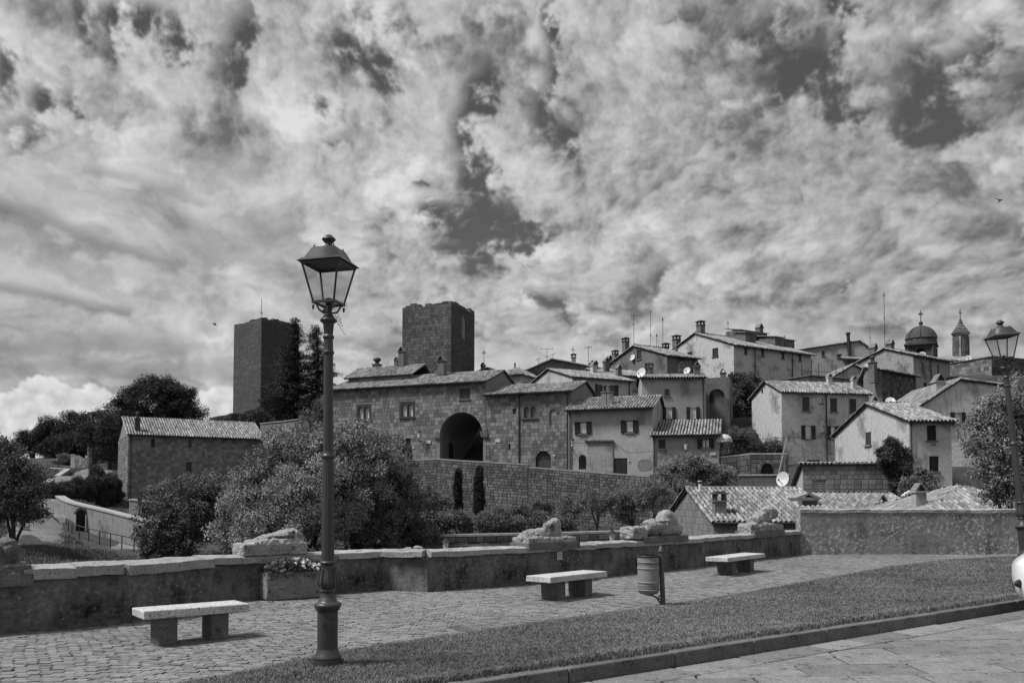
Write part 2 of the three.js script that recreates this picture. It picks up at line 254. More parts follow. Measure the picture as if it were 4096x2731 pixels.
function inside(p, q) { let c = false; for (let i = 0, j = q.length - 1; i < q.length; j = i++) if ((q[i][1] > p[1]) !== (q[j][1] > p[1]) && p[0] < (q[j][0] - q[i][0]) * (p[1] - q[i][1]) / (q[j][1] - q[i][1]) + q[i][0]) c = !c; return c; }
function tiledPlane(roof, pts, o = {}) { // pts: Vector3 in the roof's frame, eave left, eave right, then round
  const e = pts[1].clone().sub(pts[0]).normalize(), nrm = e.clone().cross(pts[2].clone().sub(pts[0])).normalize(); if (nrm.y < 0) nrm.negate();
  let s = nrm.clone().cross(e); if (s.y < 0) s.negate(); // up the slope
  const q = pts.map((p) => { const d = p.clone().sub(pts[0]); return [d.dot(e), d.dot(s)]; });
  const k = (o.scale ?? 1) * 1.1, tw = .205 * k, tl = .36 * k, base = new THREE.Matrix4().makeBasis(e, s, nrm).setPosition(pts[0]);
  const x0 = Math.min(...q.map((p) => p[0])), x1 = Math.max(...q.map((p) => p[0])), y1 = Math.max(...q.map((p) => p[1]));
  const list = [], nc = Math.max(1, Math.round((x1 - x0) / tw)), cw = (x1 - x0) / nc;
  for (let i = 0; i <= nc; i++) for (let j = 0; j * tl < y1; j++) {
    const x = x0 + i * cw, y = j * tl; if (!inside([clamp(x, x0 + .05, x1 - .05), y + tl * .5], q)) continue;
    const m = base.clone().multiply(M4(x + rr(-.012, .012), y - .05 + rr(-.015, .015), .02, k * rr(.95, 1.05), k, k * rr(1.05, 1.3), .05 + rr(-.01, .015), 0, rr(-.03, .03)));
    list.push({ matrix: m, size: 1 - y * .01 + rnd() * .001, tone: tilePick(i, j, o) });
  }
  return list;
}
function tilePick(i, j, o) { const t = rnd(), n = n2(i * .07 + (o.seed ?? 0), j * .12); const f = t + n * .25; return f < .12 ? 5 : f < .3 ? 0 : f < .55 ? 1 : f < .75 ? 2 : f < .93 ? 3 : 4; }
function ridgeTiles(a, b, k = 1) { const d = b.clone().sub(a), L = d.length(), n = Math.max(1, Math.round(L / (.38 * k))), e = d.clone().normalize(), list = [], side = V3(0, 1, 0).cross(e).normalize(), up = e.clone().cross(side).negate(); if (up.y < 0) up.negate(); const base = new THREE.Matrix4().makeBasis(e.clone().cross(up).normalize(), e, up);
  for (let i = 0; i < n; i++) { const m = base.clone().setPosition(a.clone().addScaledVector(e, i * L / n)).multiply(M4(0, 0, .01, 1.25 * k, L / n / .40, 1.1 * k, 0, 0, rr(-.03, .03))); list.push({ matrix: m, size: 2, tone: tilePick(i, 0, {}) }); } return list; }
function roofDeck(pts, th = .09) { // slab under the tiles
  const n = pts[1].clone().sub(pts[0]).cross(pts[2].clone().sub(pts[0])).normalize(); if (n.y < 0) n.negate();
  const P = [], tri = (a, b, c) => P.push(...a.toArray(), ...b.toArray(), ...c.toArray()), lo = pts.map((p) => p.clone().addScaledVector(n, -th));
  for (let i = 1; i + 1 < pts.length; i++) { tri(pts[0], pts[i], pts[i + 1]); tri(lo[0], lo[i + 1], lo[i]); }
  for (let i = 0; i < pts.length; i++) { const j = (i + 1) % pts.length; tri(pts[i], lo[i], lo[j]); tri(pts[i], lo[j], pts[j]); }
  const g = new THREE.BufferGeometry(); g.setAttribute('position', new THREE.BufferAttribute(new Float32Array(P), 3)); g.computeVertexNormals(); return uvm(plain(g));
}
function tiledRoof(house, planes, ridges = [], o = {}) {
  const roof = obj('roof', planes.map((p) => roofDeck(p)), MT.tileBed, house);
  let list = []; for (const p of planes) list = list.concat(tiledPlane(roof, p, o)); for (const [a, b] of ridges) list = list.concat(ridgeTiles(a, b, o.scale ?? 1));
  const tones = o.tones ?? MT.tiles;
  pieces(roof, 'roof_tile', list, TILE, tones, o.far ? 0 : (o.most ?? 300), 'roof_tiles');
  return roof;
}
// ---------------------------------------------------------------- fittings
function chimney(parent, x, y, z, w, h, kind = 'hood', m = MT.trim, label) {
  const c = obj('chimney', [box(w, h, w, x, y + h / 2, z), box(w * 1.25, .06, w * 1.25, x, y + h, z)], m, parent, { uv: 1, label });
  const t = y + h + .03;
  if (kind === 'hood') obj('cap', [box(.05, w * .95, w * 1.2, x - w * .3, t + w * .36, z, 0, 0, -.6), box(.05, w * .95, w * 1.2, x + w * .3, t + w * .36, z, 0, 0, .6)], MT.tiles[0], c);
  else if (kind === 'pots') obj('cap', [...[[-1, -1], [1, -1], [-1, 1], [1, 1]].map(([a, b]) => box(w * .22, w * .5, w * .22, x + a * w * .38, t + w * .25, z + b * w * .38)), box(w * 1.35, .07, w * 1.35, x, t + w * .5 + .03, z), box(w * .8, .08, w * .8, x, t + w * .5 + .1, z)], MT.stoneWall, c, { uv: 1 });
  else if (kind === 'ball') obj('cap', [tf(lathe([[w * .3, 0], [w * .3, .25], [w * .55, .3], [w * .6, .45], [w * .4, .58], [0, .62]], 10), x, t, z)], MT.iron, c);
  else if (kind === 'pot') obj('cap', [tf(lathe([[w * .34, 0], [w * .3, .35], [w * .42, .4], [w * .42, .5], [w * .1, .6], [0, .6]], 10), x, t, z)], MT.tuffDark[1], c);
  return c;
}
function antenna(parent, x, y, z, h, arms, turn = 0, r = .028) { // arms: [height share, length, tilt, elements]
  const g = [rod(V3(0, 0, 0), V3(0, h, 0), r)];
  for (const [f, L, tilt, n] of arms) { const yy = h * f; g.push(box(L, r * 1.3, r * 1.3, 0, yy, 0, 0, 0, tilt)); for (let i = 0; i < n; i++) { const s = (i / Math.max(1, n - 1) - .5) * L * .95; g.push(box(r * .9, .34 - .1 * i / n, r * .9, s, yy + Math.sin(tilt) * s, 0)); } }
  return obj('antenna', g.map((q) => tf(q, 0, 0, 0, 0, turn, 0)).map((q) => q.translate(x, y, z)), MT.ironLight, parent);
}
function dish(parent, x, y, z, r, turn, tilt = -.3) {
  const g = lathe([[0, 0], [r * .5, r * .07], [r, r * .26], [r * .99, r * .3], [r * .5, r * .11], [0, r * .04]], 20); tf(g, 0, 0, 0, Math.PI / 2 + tilt, 0, 0); tf(g, x, y, z, 0, turn, 0);
  const d = obj('satellite_dish', [g], MT.white, parent); const a = V3(Math.sin(turn) * r * 1.1 + x, y - r * .1, Math.cos(turn) * r * 1.1 + z);
  obj('feed_arm', [rod(V3(x, y - r * .8, z), a, .02), rod(V3(x, y - r * 1.6, z - .02), V3(x, y, z - .05), .03), box(.09, .09, .12, a.x, a.y, a.z)], MT.ironLight, d); return d;
}
function wallLamp(parent, x, y, z, s = 1) { // bracket lantern on a wall
  const l = obj('wall_lantern', [rod(V3(x, y - .5 * s, z), V3(x, y - .5 * s, z + .45 * s), .025 * s), rod(V3(x, y - .75 * s, z), V3(x, y - .5 * s, z + .4 * s), .02 * s), tf(new THREE.CylinderGeometry(.04 * s, .2 * s, .16 * s, 4), x, y + .2 * s, z + .45 * s, 0, Math.PI / 4, 0), rod(V3(x, y - .5 * s, z + .45 * s), V3(x, y - .3 * s, z + .45 * s), .03 * s)], MT.iron, parent);
  obj('pane', [tf(new THREE.CylinderGeometry(.16 * s, .1 * s, .4 * s, 4), x, y - .09 * s, z + .45 * s, 0, Math.PI / 4, 0)], MT.pane, l); return l;
}
// ---------------------------------------------------------------- foliage
function leafClump(n, L, W, R, o = {}) { // n pointed leaves spread in a small ball of radius R
  const P = []; for (let i = 0; i < n; i++) { const d = V3(rr(-1, 1), rr(-1, 1), rr(-1, 1)).normalize(), c = d.clone().multiplyScalar(R * Math.cbrt(rnd())), ax = V3(d.x + rr(-.8, .8), d.y + rr(-.5, .9) + (o.up ?? 0), d.z + rr(-.8, .8)).normalize(), sd = V3(rr(-1, 1), rr(-1, 1), rr(-1, 1)).cross(ax).normalize(), nn = ax.clone().cross(sd), l = L * rr(.7, 1.2), w = W * rr(.7, 1.2);
    const a = c.clone(), b = c.clone().addScaledVector(ax, l * .45).addScaledVector(sd, w / 2).addScaledVector(nn, w * .12), e = c.clone().addScaledVector(ax, l * .45).addScaledVector(sd, -w / 2).addScaledVector(nn, w * .12), t = c.clone().addScaledVector(ax, l).addScaledVector(nn, -l * .08);
    P.push(...a.toArray(), ...b.toArray(), ...t.toArray(), ...a.toArray(), ...t.toArray(), ...e.toArray()); }
  const g = new THREE.BufferGeometry(); g.setAttribute('position', new THREE.BufferAttribute(new Float32Array(P), 3)); g.computeVertexNormals(); return plain(g);
}
const M_leaf = new THREE.MeshStandardMaterial({ color: lin(1), roughness: .75, side: THREE.DoubleSide }), M_bark = mat(.06, T.rock, .95);
// crown: lobes [x,y,z,rx,ry,rz] -> knots of twigs on their shells -> leaf clumps on the knots
function crown(parent, lobes, o) {
  const clump = leafClump(o.leaves ?? 14, o.len ?? .16, o.wid ?? .06, o.spread ?? .16, o), M = [], C = [], tone = o.tone ?? [.05, .1];
  for (const [x, y, z, a, b, c] of lobes) {
    const area = 4 * Math.PI * Math.pow((Math.pow(a * b, 1.6) + Math.pow(a * c, 1.6) + Math.pow(b * c, 1.6)) / 3, 1 / 1.6), kr = o.knot ?? .5, nk = Math.max(4, Math.round(area / (kr * kr) * (o.kd ?? .55)));
    for (let i = 0; i < nk; i++) { const t = rnd() * TAU, h = rr(-1, 1), s = Math.sqrt(1 - h * h), sh = rr(.72, 1.02), kx = x + a * sh * s * Math.cos(t), ky = y + b * sh * h, kz = z + c * sh * s * Math.sin(t), r = kr * rr(.6, 1.25), kt = rr(tone[0], tone[1]);
      if (o.floor !== undefined && ky < o.floor) continue;
      const nc = Math.round((o.per ?? 16) * r / kr); for (let k = 0; k < nc; k++) { const u = rnd() * TAU, v = Math.pow(rnd(), .75) * 1.7 - .7, w = Math.sqrt(Math.max(0, 1 - v * v)), q = r * rr(.55, 1); M.push(M4(kx + q * w * Math.cos(u), ky + q * v * (o.flat ?? .8), kz + q * w * Math.sin(u), 1, 1, 1, rnd() * TAU, rnd() * TAU, rnd() * TAU)); C.push(clamp(kt * rr(.7, 1.35), .008, .4)); } }
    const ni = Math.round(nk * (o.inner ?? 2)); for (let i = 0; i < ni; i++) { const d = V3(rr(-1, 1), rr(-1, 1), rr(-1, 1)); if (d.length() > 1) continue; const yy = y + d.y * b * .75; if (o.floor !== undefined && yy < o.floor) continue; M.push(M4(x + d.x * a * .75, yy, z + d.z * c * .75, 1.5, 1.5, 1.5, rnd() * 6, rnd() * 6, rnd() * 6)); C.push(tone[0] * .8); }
  }
  const im = new THREE.InstancedMesh(clump, M_leaf, M.length); im.name = 'crown'; const c = new THREE.Color(); M.forEach((m, i) => { im.setMatrixAt(i, m); im.setColorAt(i, c.setRGB(C[i], C[i], C[i])); }); im.userData.kind = 'stuff'; parent.add(im); return im;
}
function limb(pts, r0, r1, seg = 7) { const c = new THREE.CatmullRomCurve3(pts), n = pts.length * 4, g = new THREE.TubeGeometry(c, n, 1, seg), p = g.attributes.position, q = c.getSpacedPoints(n); // taper
  for (let i = 0; i <= n; i++) for (let j = 0; j <= seg; j++) { const k = i * (seg + 1) + j, r = mix(r0, r1, i / n), s = c.getPointAt(i / n); p.setXYZ(k, s.x + (p.getX(k) - s.x) * r, s.y + (p.getY(k) - s.y) * r, s.z + (p.getZ(k) - s.z) * r); } g.computeVertexNormals(); return g; }
function trunk(parent, base, tops, r) { const q = []; tops.forEach((t, i) => { const m = base.clone().lerp(t, .5).add(V3(rr(-.15, .15), 0, rr(-.15, .15))); q.push(limb([base.clone().add(V3(0, -.3, 0)), base.clone().lerp(m, .4), m, t], r * (i ? .7 : 1), r * .25)); }); return obj('trunk', q, M_bark, parent, { uv: 1 }); }
// lobes given on the photograph: [u, v, half-width px, half-height px, dz]
function lobesAt(list, Z, depth = .8) { return list.map(([u, v, w, h, dz = 0]) => { const z = Z + dz, p = at(u, v, z), k = z / FOCAL; return [p.x, p.y, p.z, w * k, h * k, (w + h) / 2 * k * depth]; }); }
function plant(name, label, cat, lobes, o, trunkSpec, group) { const g = thing(name, label, cat, [0, 0, 0], 0, group); rnd = mulberry(o.seed ?? 17); if (trunkSpec) trunk(g, trunkSpec.base, trunkSpec.tops, trunkSpec.r); crown(g, lobes, o); return g; }
// ---------------------------------------------------------------- houses: facade frame, walls with real openings, windows, roofs
function frame(o) { // o: uL, ZL and uR with ZR or yaw; base y
  const a = at(o.uL, o.vEave ?? 1800, o.ZL); let b;
  if (o.ZR !== undefined) b = at(o.uR, o.vEave ?? 1800, o.ZR);
  else { const t = o.yaw * DEG, c = Math.cos(t), s = -Math.sin(t), r = at(o.uR, o.vEave ?? 1800, 10), kx = r.x / 10; // along the facade until the bearing uR
    const L = (kx * -a.z - a.x) / (c + kx * s); b = V3(a.x + c * L, 0, a.z + s * L); }
  const W = Math.hypot(b.x - a.x, b.z - a.z), th = Math.atan2(-(b.z - a.z), b.x - a.x), ct = Math.cos(th), st = Math.sin(th);
  const base = o.base, hE = (o.hE ?? (a.y - base)), D = o.depth;
  const F = { W, D, hE, th, base, o: V3(a.x, base, a.z) };
  const ray = (u, v) => at(u, v, 1).sub(V3(0, EYE, 0));
  F.pt = (u, v) => { const r = ray(u, v), n = V3(st, 0, ct), t = F.o.clone().sub(V3(0, EYE, 0)).dot(n) / r.dot(n), p = r.multiplyScalar(t).add(V3(0, EYE, 0)).sub(F.o); return [p.x * ct - p.z * st, p.y]; };
  F.side = (u, v, x = 0) => { const r = ray(u, v), n = V3(-ct, 0, st), q = F.o.clone().add(V3(ct * x, 0, -st * x)), t = q.clone().sub(V3(0, EYE, 0)).dot(n) / r.dot(n), p = r.multiplyScalar(t).add(V3(0, EYE, 0)).sub(q); return [p.x * st + p.z * ct, p.y]; }; // [local z (negative = back), y]
  F.px = (w, Z = o.ZL) => w * Z / FOCAL;
  return F;
}
function holePath(w) { const p = new THREE.Path(), x0 = w.x - w.w / 2, x1 = w.x + w.w / 2, y0 = w.y - w.h / 2, y1 = w.y + w.h / 2;
  if (w.arch) { const r = w.w / 2, rise = Math.min(w.rise ?? r, w.h), ys = y1 - rise; p.moveTo(x0, y0); p.lineTo(x1, y0); p.lineTo(x1, ys); for (let i = 1; i < 14; i++) { const t = Math.PI * i / 14; p.lineTo(w.x + r * Math.cos(t), ys + rise * Math.sin(t)); } p.lineTo(x0, ys); p.closePath(); }
  else { p.moveTo(x0, y0); p.lineTo(x1, y0); p.lineTo(x1, y1); p.lineTo(x0, y1); p.closePath(); } return p; }
function wallPanel(outline, holes, th = .35) { const s = poly2(outline); for (const h of holes) s.holes.push(holePath(h)); return new THREE.ExtrudeGeometry(s, { depth: th, bevelEnabled: false }).translate(0, 0, -th); }
function archShape(w, h, rise) { const s = new THREE.Shape(), r = w / 2; s.moveTo(-r, -h / 2); s.lineTo(r, -h / 2); s.lineTo(r, h / 2 - rise); for (let i = 1; i < 12; i++) { const t = Math.PI * i / 12; s.lineTo(r * Math.cos(t), h / 2 - rise + rise * Math.sin(t)); } s.lineTo(-r, h / 2 - rise); s.closePath(); return s; }
function windowPart(house, w, left) { // w: x,y centre, w,h, type; left: on the side wall looking along -x
  const W = w.w, H = w.h, dp = w.deep ?? .11, f = Math.min(.07, W * .09), g = [];
  if (w.type === 'bifora') { const s = poly2([[-W / 2, -H / 2], [W / 2, -H / 2], [W / 2, H / 2], [-W / 2, H / 2]]), lw = W * .34, lh = H * .78; for (const k of [-1, 1]) s.holes.push(holePath({ x: k * W * .21, y: -H * .06, w: lw, h: lh, arch: 1 }));
    const win = obj('window', [new THREE.ExtrudeGeometry(s, { depth: .22, bevelEnabled: false }).translate(0, 0, -.2)], w.frame ?? MT.tuffDark[2], house, { uv: 1, label: w.label }); for (const k of [-1, 1]) { obj('pane', [box(lw + .04, lh + .04, .02, k * W * .21, -H * .06, -.19)], w.pane, win); } obj('sill', [box(W + .1, .1, .16, 0, -H / 2 - .05, .05)], MT.tuffDark[1], win, { uv: 1 }); win.position.set(w.x, w.y, 0); return win; }
  const name = w.type === 'door' ? 'door' : 'window', fr = (m) => m;
  if (w.arch) { const rise = Math.min(w.rise ?? W / 2, H), s = archShape(W, H, rise); s.holes.push(new THREE.Path(archShape(W - 2 * f, H - 2 * f, Math.max(.02, rise - f)).getPoints())); g.push(new THREE.ExtrudeGeometry(s, { depth: .06, bevelEnabled: false }).translate(0, 0, -dp)); }
  else g.push(bx(-W / 2, -W / 2 + f, -H / 2, H / 2, -dp, -dp + .06), bx(W / 2 - f, W / 2, -H / 2, H / 2, -dp, -dp + .06), bx(-W / 2 + f, W / 2 - f, H / 2 - f, H / 2, -dp, -dp + .06), bx(-W / 2 + f, W / 2 - f, -H / 2, -H / 2 + f, -dp, -dp + .06));
  if (w.mullion) g.push(bx(-.03, .03, -H / 2 + f, H / 2 - f, -dp + .005, -dp + .05));
  const frameMat = w.frame ?? MT.shutter;
  const win = obj(name, g, frameMat, house); if (w.label) win.userData.label = w.label;
  const paneMat = w.pane ?? MT.pane;
  if (w.type === 'door') { const lz = -dp + .01; if (w.arch) { const rise = Math.min(w.rise ?? W / 2, H); const ys = H / 2 - rise; for (const s of [-1, 1]) obj('leaf', [box(W / 2 - f - .01, H - rise - f, .05, s * (W - 2 * f) / 4, (-H / 2 + ys) / 2, lz + .03)], paneMat, win, { uv: 1 });
      const top = [...Array(9)].map((_, i) => box(.03, rise * .86, .03, Math.cos(Math.PI * (i + .5) / 9) * rise * .43, ys + Math.sin(Math.PI * (i + .5) / 9) * rise * .43, lz + .035, 0, 0, Math.PI * (i + .5) / 9 - Math.PI / 2)); top.push(new THREE.ExtrudeGeometry(archShape(W - 2 * f, rise - f, rise - f).getPoints().length ? archShape(W - 2 * f, rise - f, rise - f - .001) : null, { depth: .02, bevelEnabled: false }).translate(0, ys + (rise - f) / 2, lz)); obj('fanlight', top, MT.shutterMid, win); }
    else { const n = w.leaves ?? 2; for (let i = 0; i < n; i++) obj('leaf', [box((W - 2 * f) / n - .012, H - 2 * f, .05, -W / 2 + f + (i + .5) * (W - 2 * f) / n, 0, lz + .03)], paneMat, win, { uv: 1 }); } }
  else if (w.type === 'closed') { for (const s of [-1, 1]) { const sw = (W - .02) / 2, q = []; q.push(box(sw, H - .02, .03, s * (sw / 2 + .005), 0, -.05)); const ns = Math.max(4, Math.round(H / .12)); for (let i = 0; i < ns; i++) q.push(box(sw - .12, .05, .02, s * (sw / 2 + .005), -H / 2 + (i + .5) * H / ns, -.03, 0, .5)); obj('shutter', q, w.shutter ?? MT.shutterMid, win); } }
  else if (w.arch) obj('pane', [new THREE.ExtrudeGeometry(archShape(W - 2 * f, H - 2 * f, Math.max(.02, Math.min(w.rise ?? W / 2, H) - f)), { depth: .02, bevelEnabled: false }).translate(0, 0, -dp + .01)], paneMat, win);
  else if (w.mullion) for (const s of [-1, 1]) obj('pane', [box(W / 2 - f - .03, H - 2 * f, .02, s * (W / 4 - f / 2 + .015), 0, -dp + .02)], paneMat, win);
  else obj('pane', [box(W - 2 * f, H - 2 * f, .02, 0, 0, -dp + .02)], paneMat, win);
  if (w.bars) { const q = [], n = w.bars; for (let i = 1; i < n; i++) q.push(box(.03, H, .03, -W / 2 + i * W / n, 0, -dp + .1)); for (let i = 1; i < n * H / W; i++) q.push(box(W, .025, .025, 0, -H / 2 + i * W / n, -dp + .1)); obj('grille', q, MT.iron, win); }
  if (w.open) for (const s of [-1, 1]) { const sw = w.sw ?? W * .55, q = [box(sw, H + .08, .045, s * (W / 2 + sw / 2 + .01), 0, .05)]; for (const yy of [-.25, .25]) q.push(box(sw * .72, H * .4, .02, s * (W / 2 + sw / 2 + .01), yy * H * .95, .08)); obj('shutter', q, w.shutter ?? MT.shutter, win); }
  if (w.sill !== false && w.type !== 'door') obj('sill', [box(W + .16, .09, .16, 0, -H / 2 - .045, .02)], w.sillMat ?? MT.sill, win, { uv: 1 });
  if (w.lintel) obj('lintel', [box(W + .3, .22, .06, 0, H / 2 + .11, .01)], MT.sill, win, { uv: 1 });
  if (left) { win.rotation.y = -Math.PI / 2; win.position.set(left.x ?? 0, w.y, w.x); } else win.position.set(w.x, w.y, w.z ?? 0);
  return win;
}
function house(o) {
  const F = frame(o), { W, D, hE } = F, g = thing(o.name ?? 'house', o.label, o.cat ?? 'house', F.o.toArray(), F.th, o.group);
  F.g = g; const wm = o.wall ?? MT.trim, pitch = (o.pitch ?? 20) * DEG, ov = o.over ?? .35, th = .35;
  const wins = (o.win ?? []).map((w) => { const [x, y] = w.u !== undefined ? F.pt(w.u, w.v) : [w.x, w.y]; return { ...w, x, y, w: w.pw ? F.px(w.pw) : w.w, h: w.ph ? F.px(w.ph) : w.h }; }).filter((w) => w.x - w.w / 2 > .05 && w.x + w.w / 2 < W - .05);
  const lwins = (o.lwin ?? []).map((w) => { const [x, y] = F.side(w.u, w.v); return { ...w, x, y, w: w.w, h: w.ph ? F.px(w.ph) : w.h }; });
  const e = -.06;
  let front, side, planes, ridges; const yr = (d) => Math.tan(pitch) * d;
  if (o.roof === 'z') { const r = o.ridge ?? .5, xr = W * r, rise = yr(Math.min(xr, W - xr)) , dropL = 0; const hL = hE, hR = o.hR ?? hE, top = hL + Math.tan(pitch) * xr; // gable to the front
    const top2 = top, pr = Math.atan2(top2 - hR, W - xr);
    front = [[0, 0], [W, 0], [W, hR + e], [xr, top2 + e], [0, hL + e]]; side = (x) => [[0, 0], [-D, 0], [-D, (x ? hR : hL) + e], [0, (x ? hR : hL) + e]];
    const tl = Math.tan(pitch) * ov, tr = Math.tan(pr) * ov, of = o.overF ?? .15;
    planes = [[V3(-ov, hL - tl, -D - of), V3(-ov, hL - tl, of), V3(xr, top2, of), V3(xr, top2, -D - of)], [V3(W + ov, hR - tr, of), V3(W + ov, hR - tr, -D - of), V3(xr, top2, -D - of), V3(xr, top2, of)]];
    ridges = [[V3(xr, top2 + .03, -D - of), V3(xr, top2 + .03, of)]]; F.ridgeY = top2; F.roofY = (x, z) => x < xr ? hL + Math.tan(pitch) * x : hR + Math.tan(pr) * (W - x);
  } else if (o.roof === 'shed') { const top = hE + yr(D); front = [[0, 0], [W, 0], [W, hE + e], [0, hE + e]]; side = () => [[0, 0], [-D, 0], [-D, top + e], [0, hE + e]]; const t = yr(ov), s = o.overS ?? .12;
    planes = [[V3(-s, hE - t, ov), V3(W + s, hE - t, ov), V3(W + s, top + yr(.1), -D - .1), V3(-s, top + yr(.1), -D - .1)]]; ridges = []; F.ridgeY = top; F.back = top; F.roofY = (x, z) => hE - yr(z);
  } else if (o.roof === 'hip') { const r = o.ridge ?? .5, top = hE + yr(D * r), hx = Math.min(D * r, W / 2 - .01); front = [[0, 0], [W, 0], [W, hE + e], [0, hE + e]]; side = () => [[0, 0], [-D, 0], [-D, hE + e], [0, hE + e]]; const t = yr(ov), A = V3(hx, top, -D * r), B = V3(W - hx, top, -D * r), y = hE - t;
    planes = [[V3(-ov, y, ov), V3(W + ov, y, ov), B, A], [V3(W + ov, y, ov), V3(W + ov, y, -D - ov), B], [V3(-ov, y, -D - ov), V3(-ov, y, ov), A], [V3(W + ov, y, -D - ov), V3(-ov, y, -D - ov), A, B]]; ridges = [[A, B], [V3(-ov, y, ov), A], [V3(W + ov, y, ov), B]]; F.ridgeY = top; F.roofY = (x, z) => hE - yr(z);
  } else if (o.roof === 'x') { const r = o.ridge ?? .5, zr = -D * r, top = hE + yr(D * r), hB = o.hB ?? hE, pb = Math.atan2(top - hB, D * (1 - r)); front = [[0, 0], [W, 0], [W, hE + e], [0, hE + e]]; side = () => [[0, 0], [-D, 0], [-D, hB + e], [zr, top + e], [0, hE + e]]; const t = yr(ov), tb = Math.tan(pb) * ov, s = o.overS ?? .12;
    planes = [[V3(-s, hE - t, ov), V3(W + s, hE - t, ov), V3(W + s, top, zr), V3(-s, top, zr)], [V3(W + s, hB - tb, -D - ov), V3(-s, hB - tb, -D - ov), V3(-s, top, zr), V3(W + s, top, zr)]]; ridges = [[V3(-s, top + .03, zr), V3(W + s, top + .03, zr)]]; F.ridgeY = top; F.roofY = (x, z) => z > zr ? hE - yr(z) : hE + yr(D * r);
  } else { front = [[0, 0], [W, 0], [W, hE], [0, hE]]; side = () => [[0, 0], [-D, 0], [-D, hE], [0, hE]]; planes = null; F.roofY = () => hE; }
  const backTop = o.roof === 'shed' ? F.back + e : o.roof === 'x' ? (o.hB ?? hE) + e : hE + (planes ? e : 0);
  const backPts = o.roof === 'z' ? front.map((p) => [...p]) : [[0, 0], [W, 0], [W, backTop], [0, backTop]];
  const cut = (pts) => pts.map(([z, y]) => [Math.min(z, -th), y]); // sides stop behind the front wall
  const sidePoly = (x) => { const p = side(x).map((q) => [...q]); return p; };
  const mk = (x) => { const p = sidePoly(x); const s = p.map(([z, y]) => [-z, y]); // measured from the front, then trimmed
    const clip = []; for (let i = 0; i < s.length; i++) { const A = s[i], B = s[(i + 1) % s.length], ia = A[0] >= th, ib = B[0] >= th; if (ia) clip.push(A); if (ia !== ib) { const t = (th - A[0]) / (B[0] - A[0]); clip.push([th, mix(A[1], B[1], t)]); } }
    return clip; };
  const sideGeo = (x, holes) => { const pl = mk(x).map(([a, b]) => [-a, b]); const sh = poly2(pl); for (const h of holes) sh.holes.push(holePath(h)); // shape x = local z
    const gg = new THREE.ExtrudeGeometry(sh, { depth: .3, bevelEnabled: false }); gg.rotateY(-Math.PI / 2); return gg.translate(x ? W : .3, 0, 0); };
  const walls = [wallPanel(front, wins.filter((w) => !w.blind), th), sideGeo(0, lwins), sideGeo(1, [])];
  const bw = wallPanel(backPts.map(([x, y]) => [clamp(x, .3, W - .3), y]), o.throughGate ? wins.filter((w) => w.gate) : [], .3); walls.push(bw.translate(0, 0, -D + .3));
  if (!planes) walls.push(bx(.3, W - .3, hE - .3, hE - .1, -D + .3, -th));
  if (o.smooth) { obj('wall', walls, wm, g, { uv: 1 }); } else F.wall = obj('wall', walls, wm, g, { uv: 1 });
  if (planes) F.roof = tiledRoof(g, planes, ridges, { far: o.far, scale: o.tile ?? (o.far ? 1.25 : 1), seed: W * 7.3, tones: o.tones });
  for (const w of wins) if (!w.gate) windowPart(g, w); for (const w of lwins) windowPart(g, w, { x: 0 });
  F.wins = wins;
  if (o.gutter) obj('gutter', [rod(V3(-.1, hE - yr(ov) - .02, ov + .06), V3(W + .1, hE - yr(ov) - .02, ov + .06), .06, 8)], MT.pipe, g);
  for (const p of o.pipes ?? []) { const [x] = F.pt(p.u, p.v ?? 1700), y1 = p.top ?? hE - .25, y0 = p.bottom ?? .05; obj('downpipe', [rod(V3(x, y0, .09), V3(x, y1, .09), .05, 8), rod(V3(x, y1, .09), V3(x + .12, y1 + .22, ov * .9), .05, 8)], MT.pipe, g); }
  return F;
}
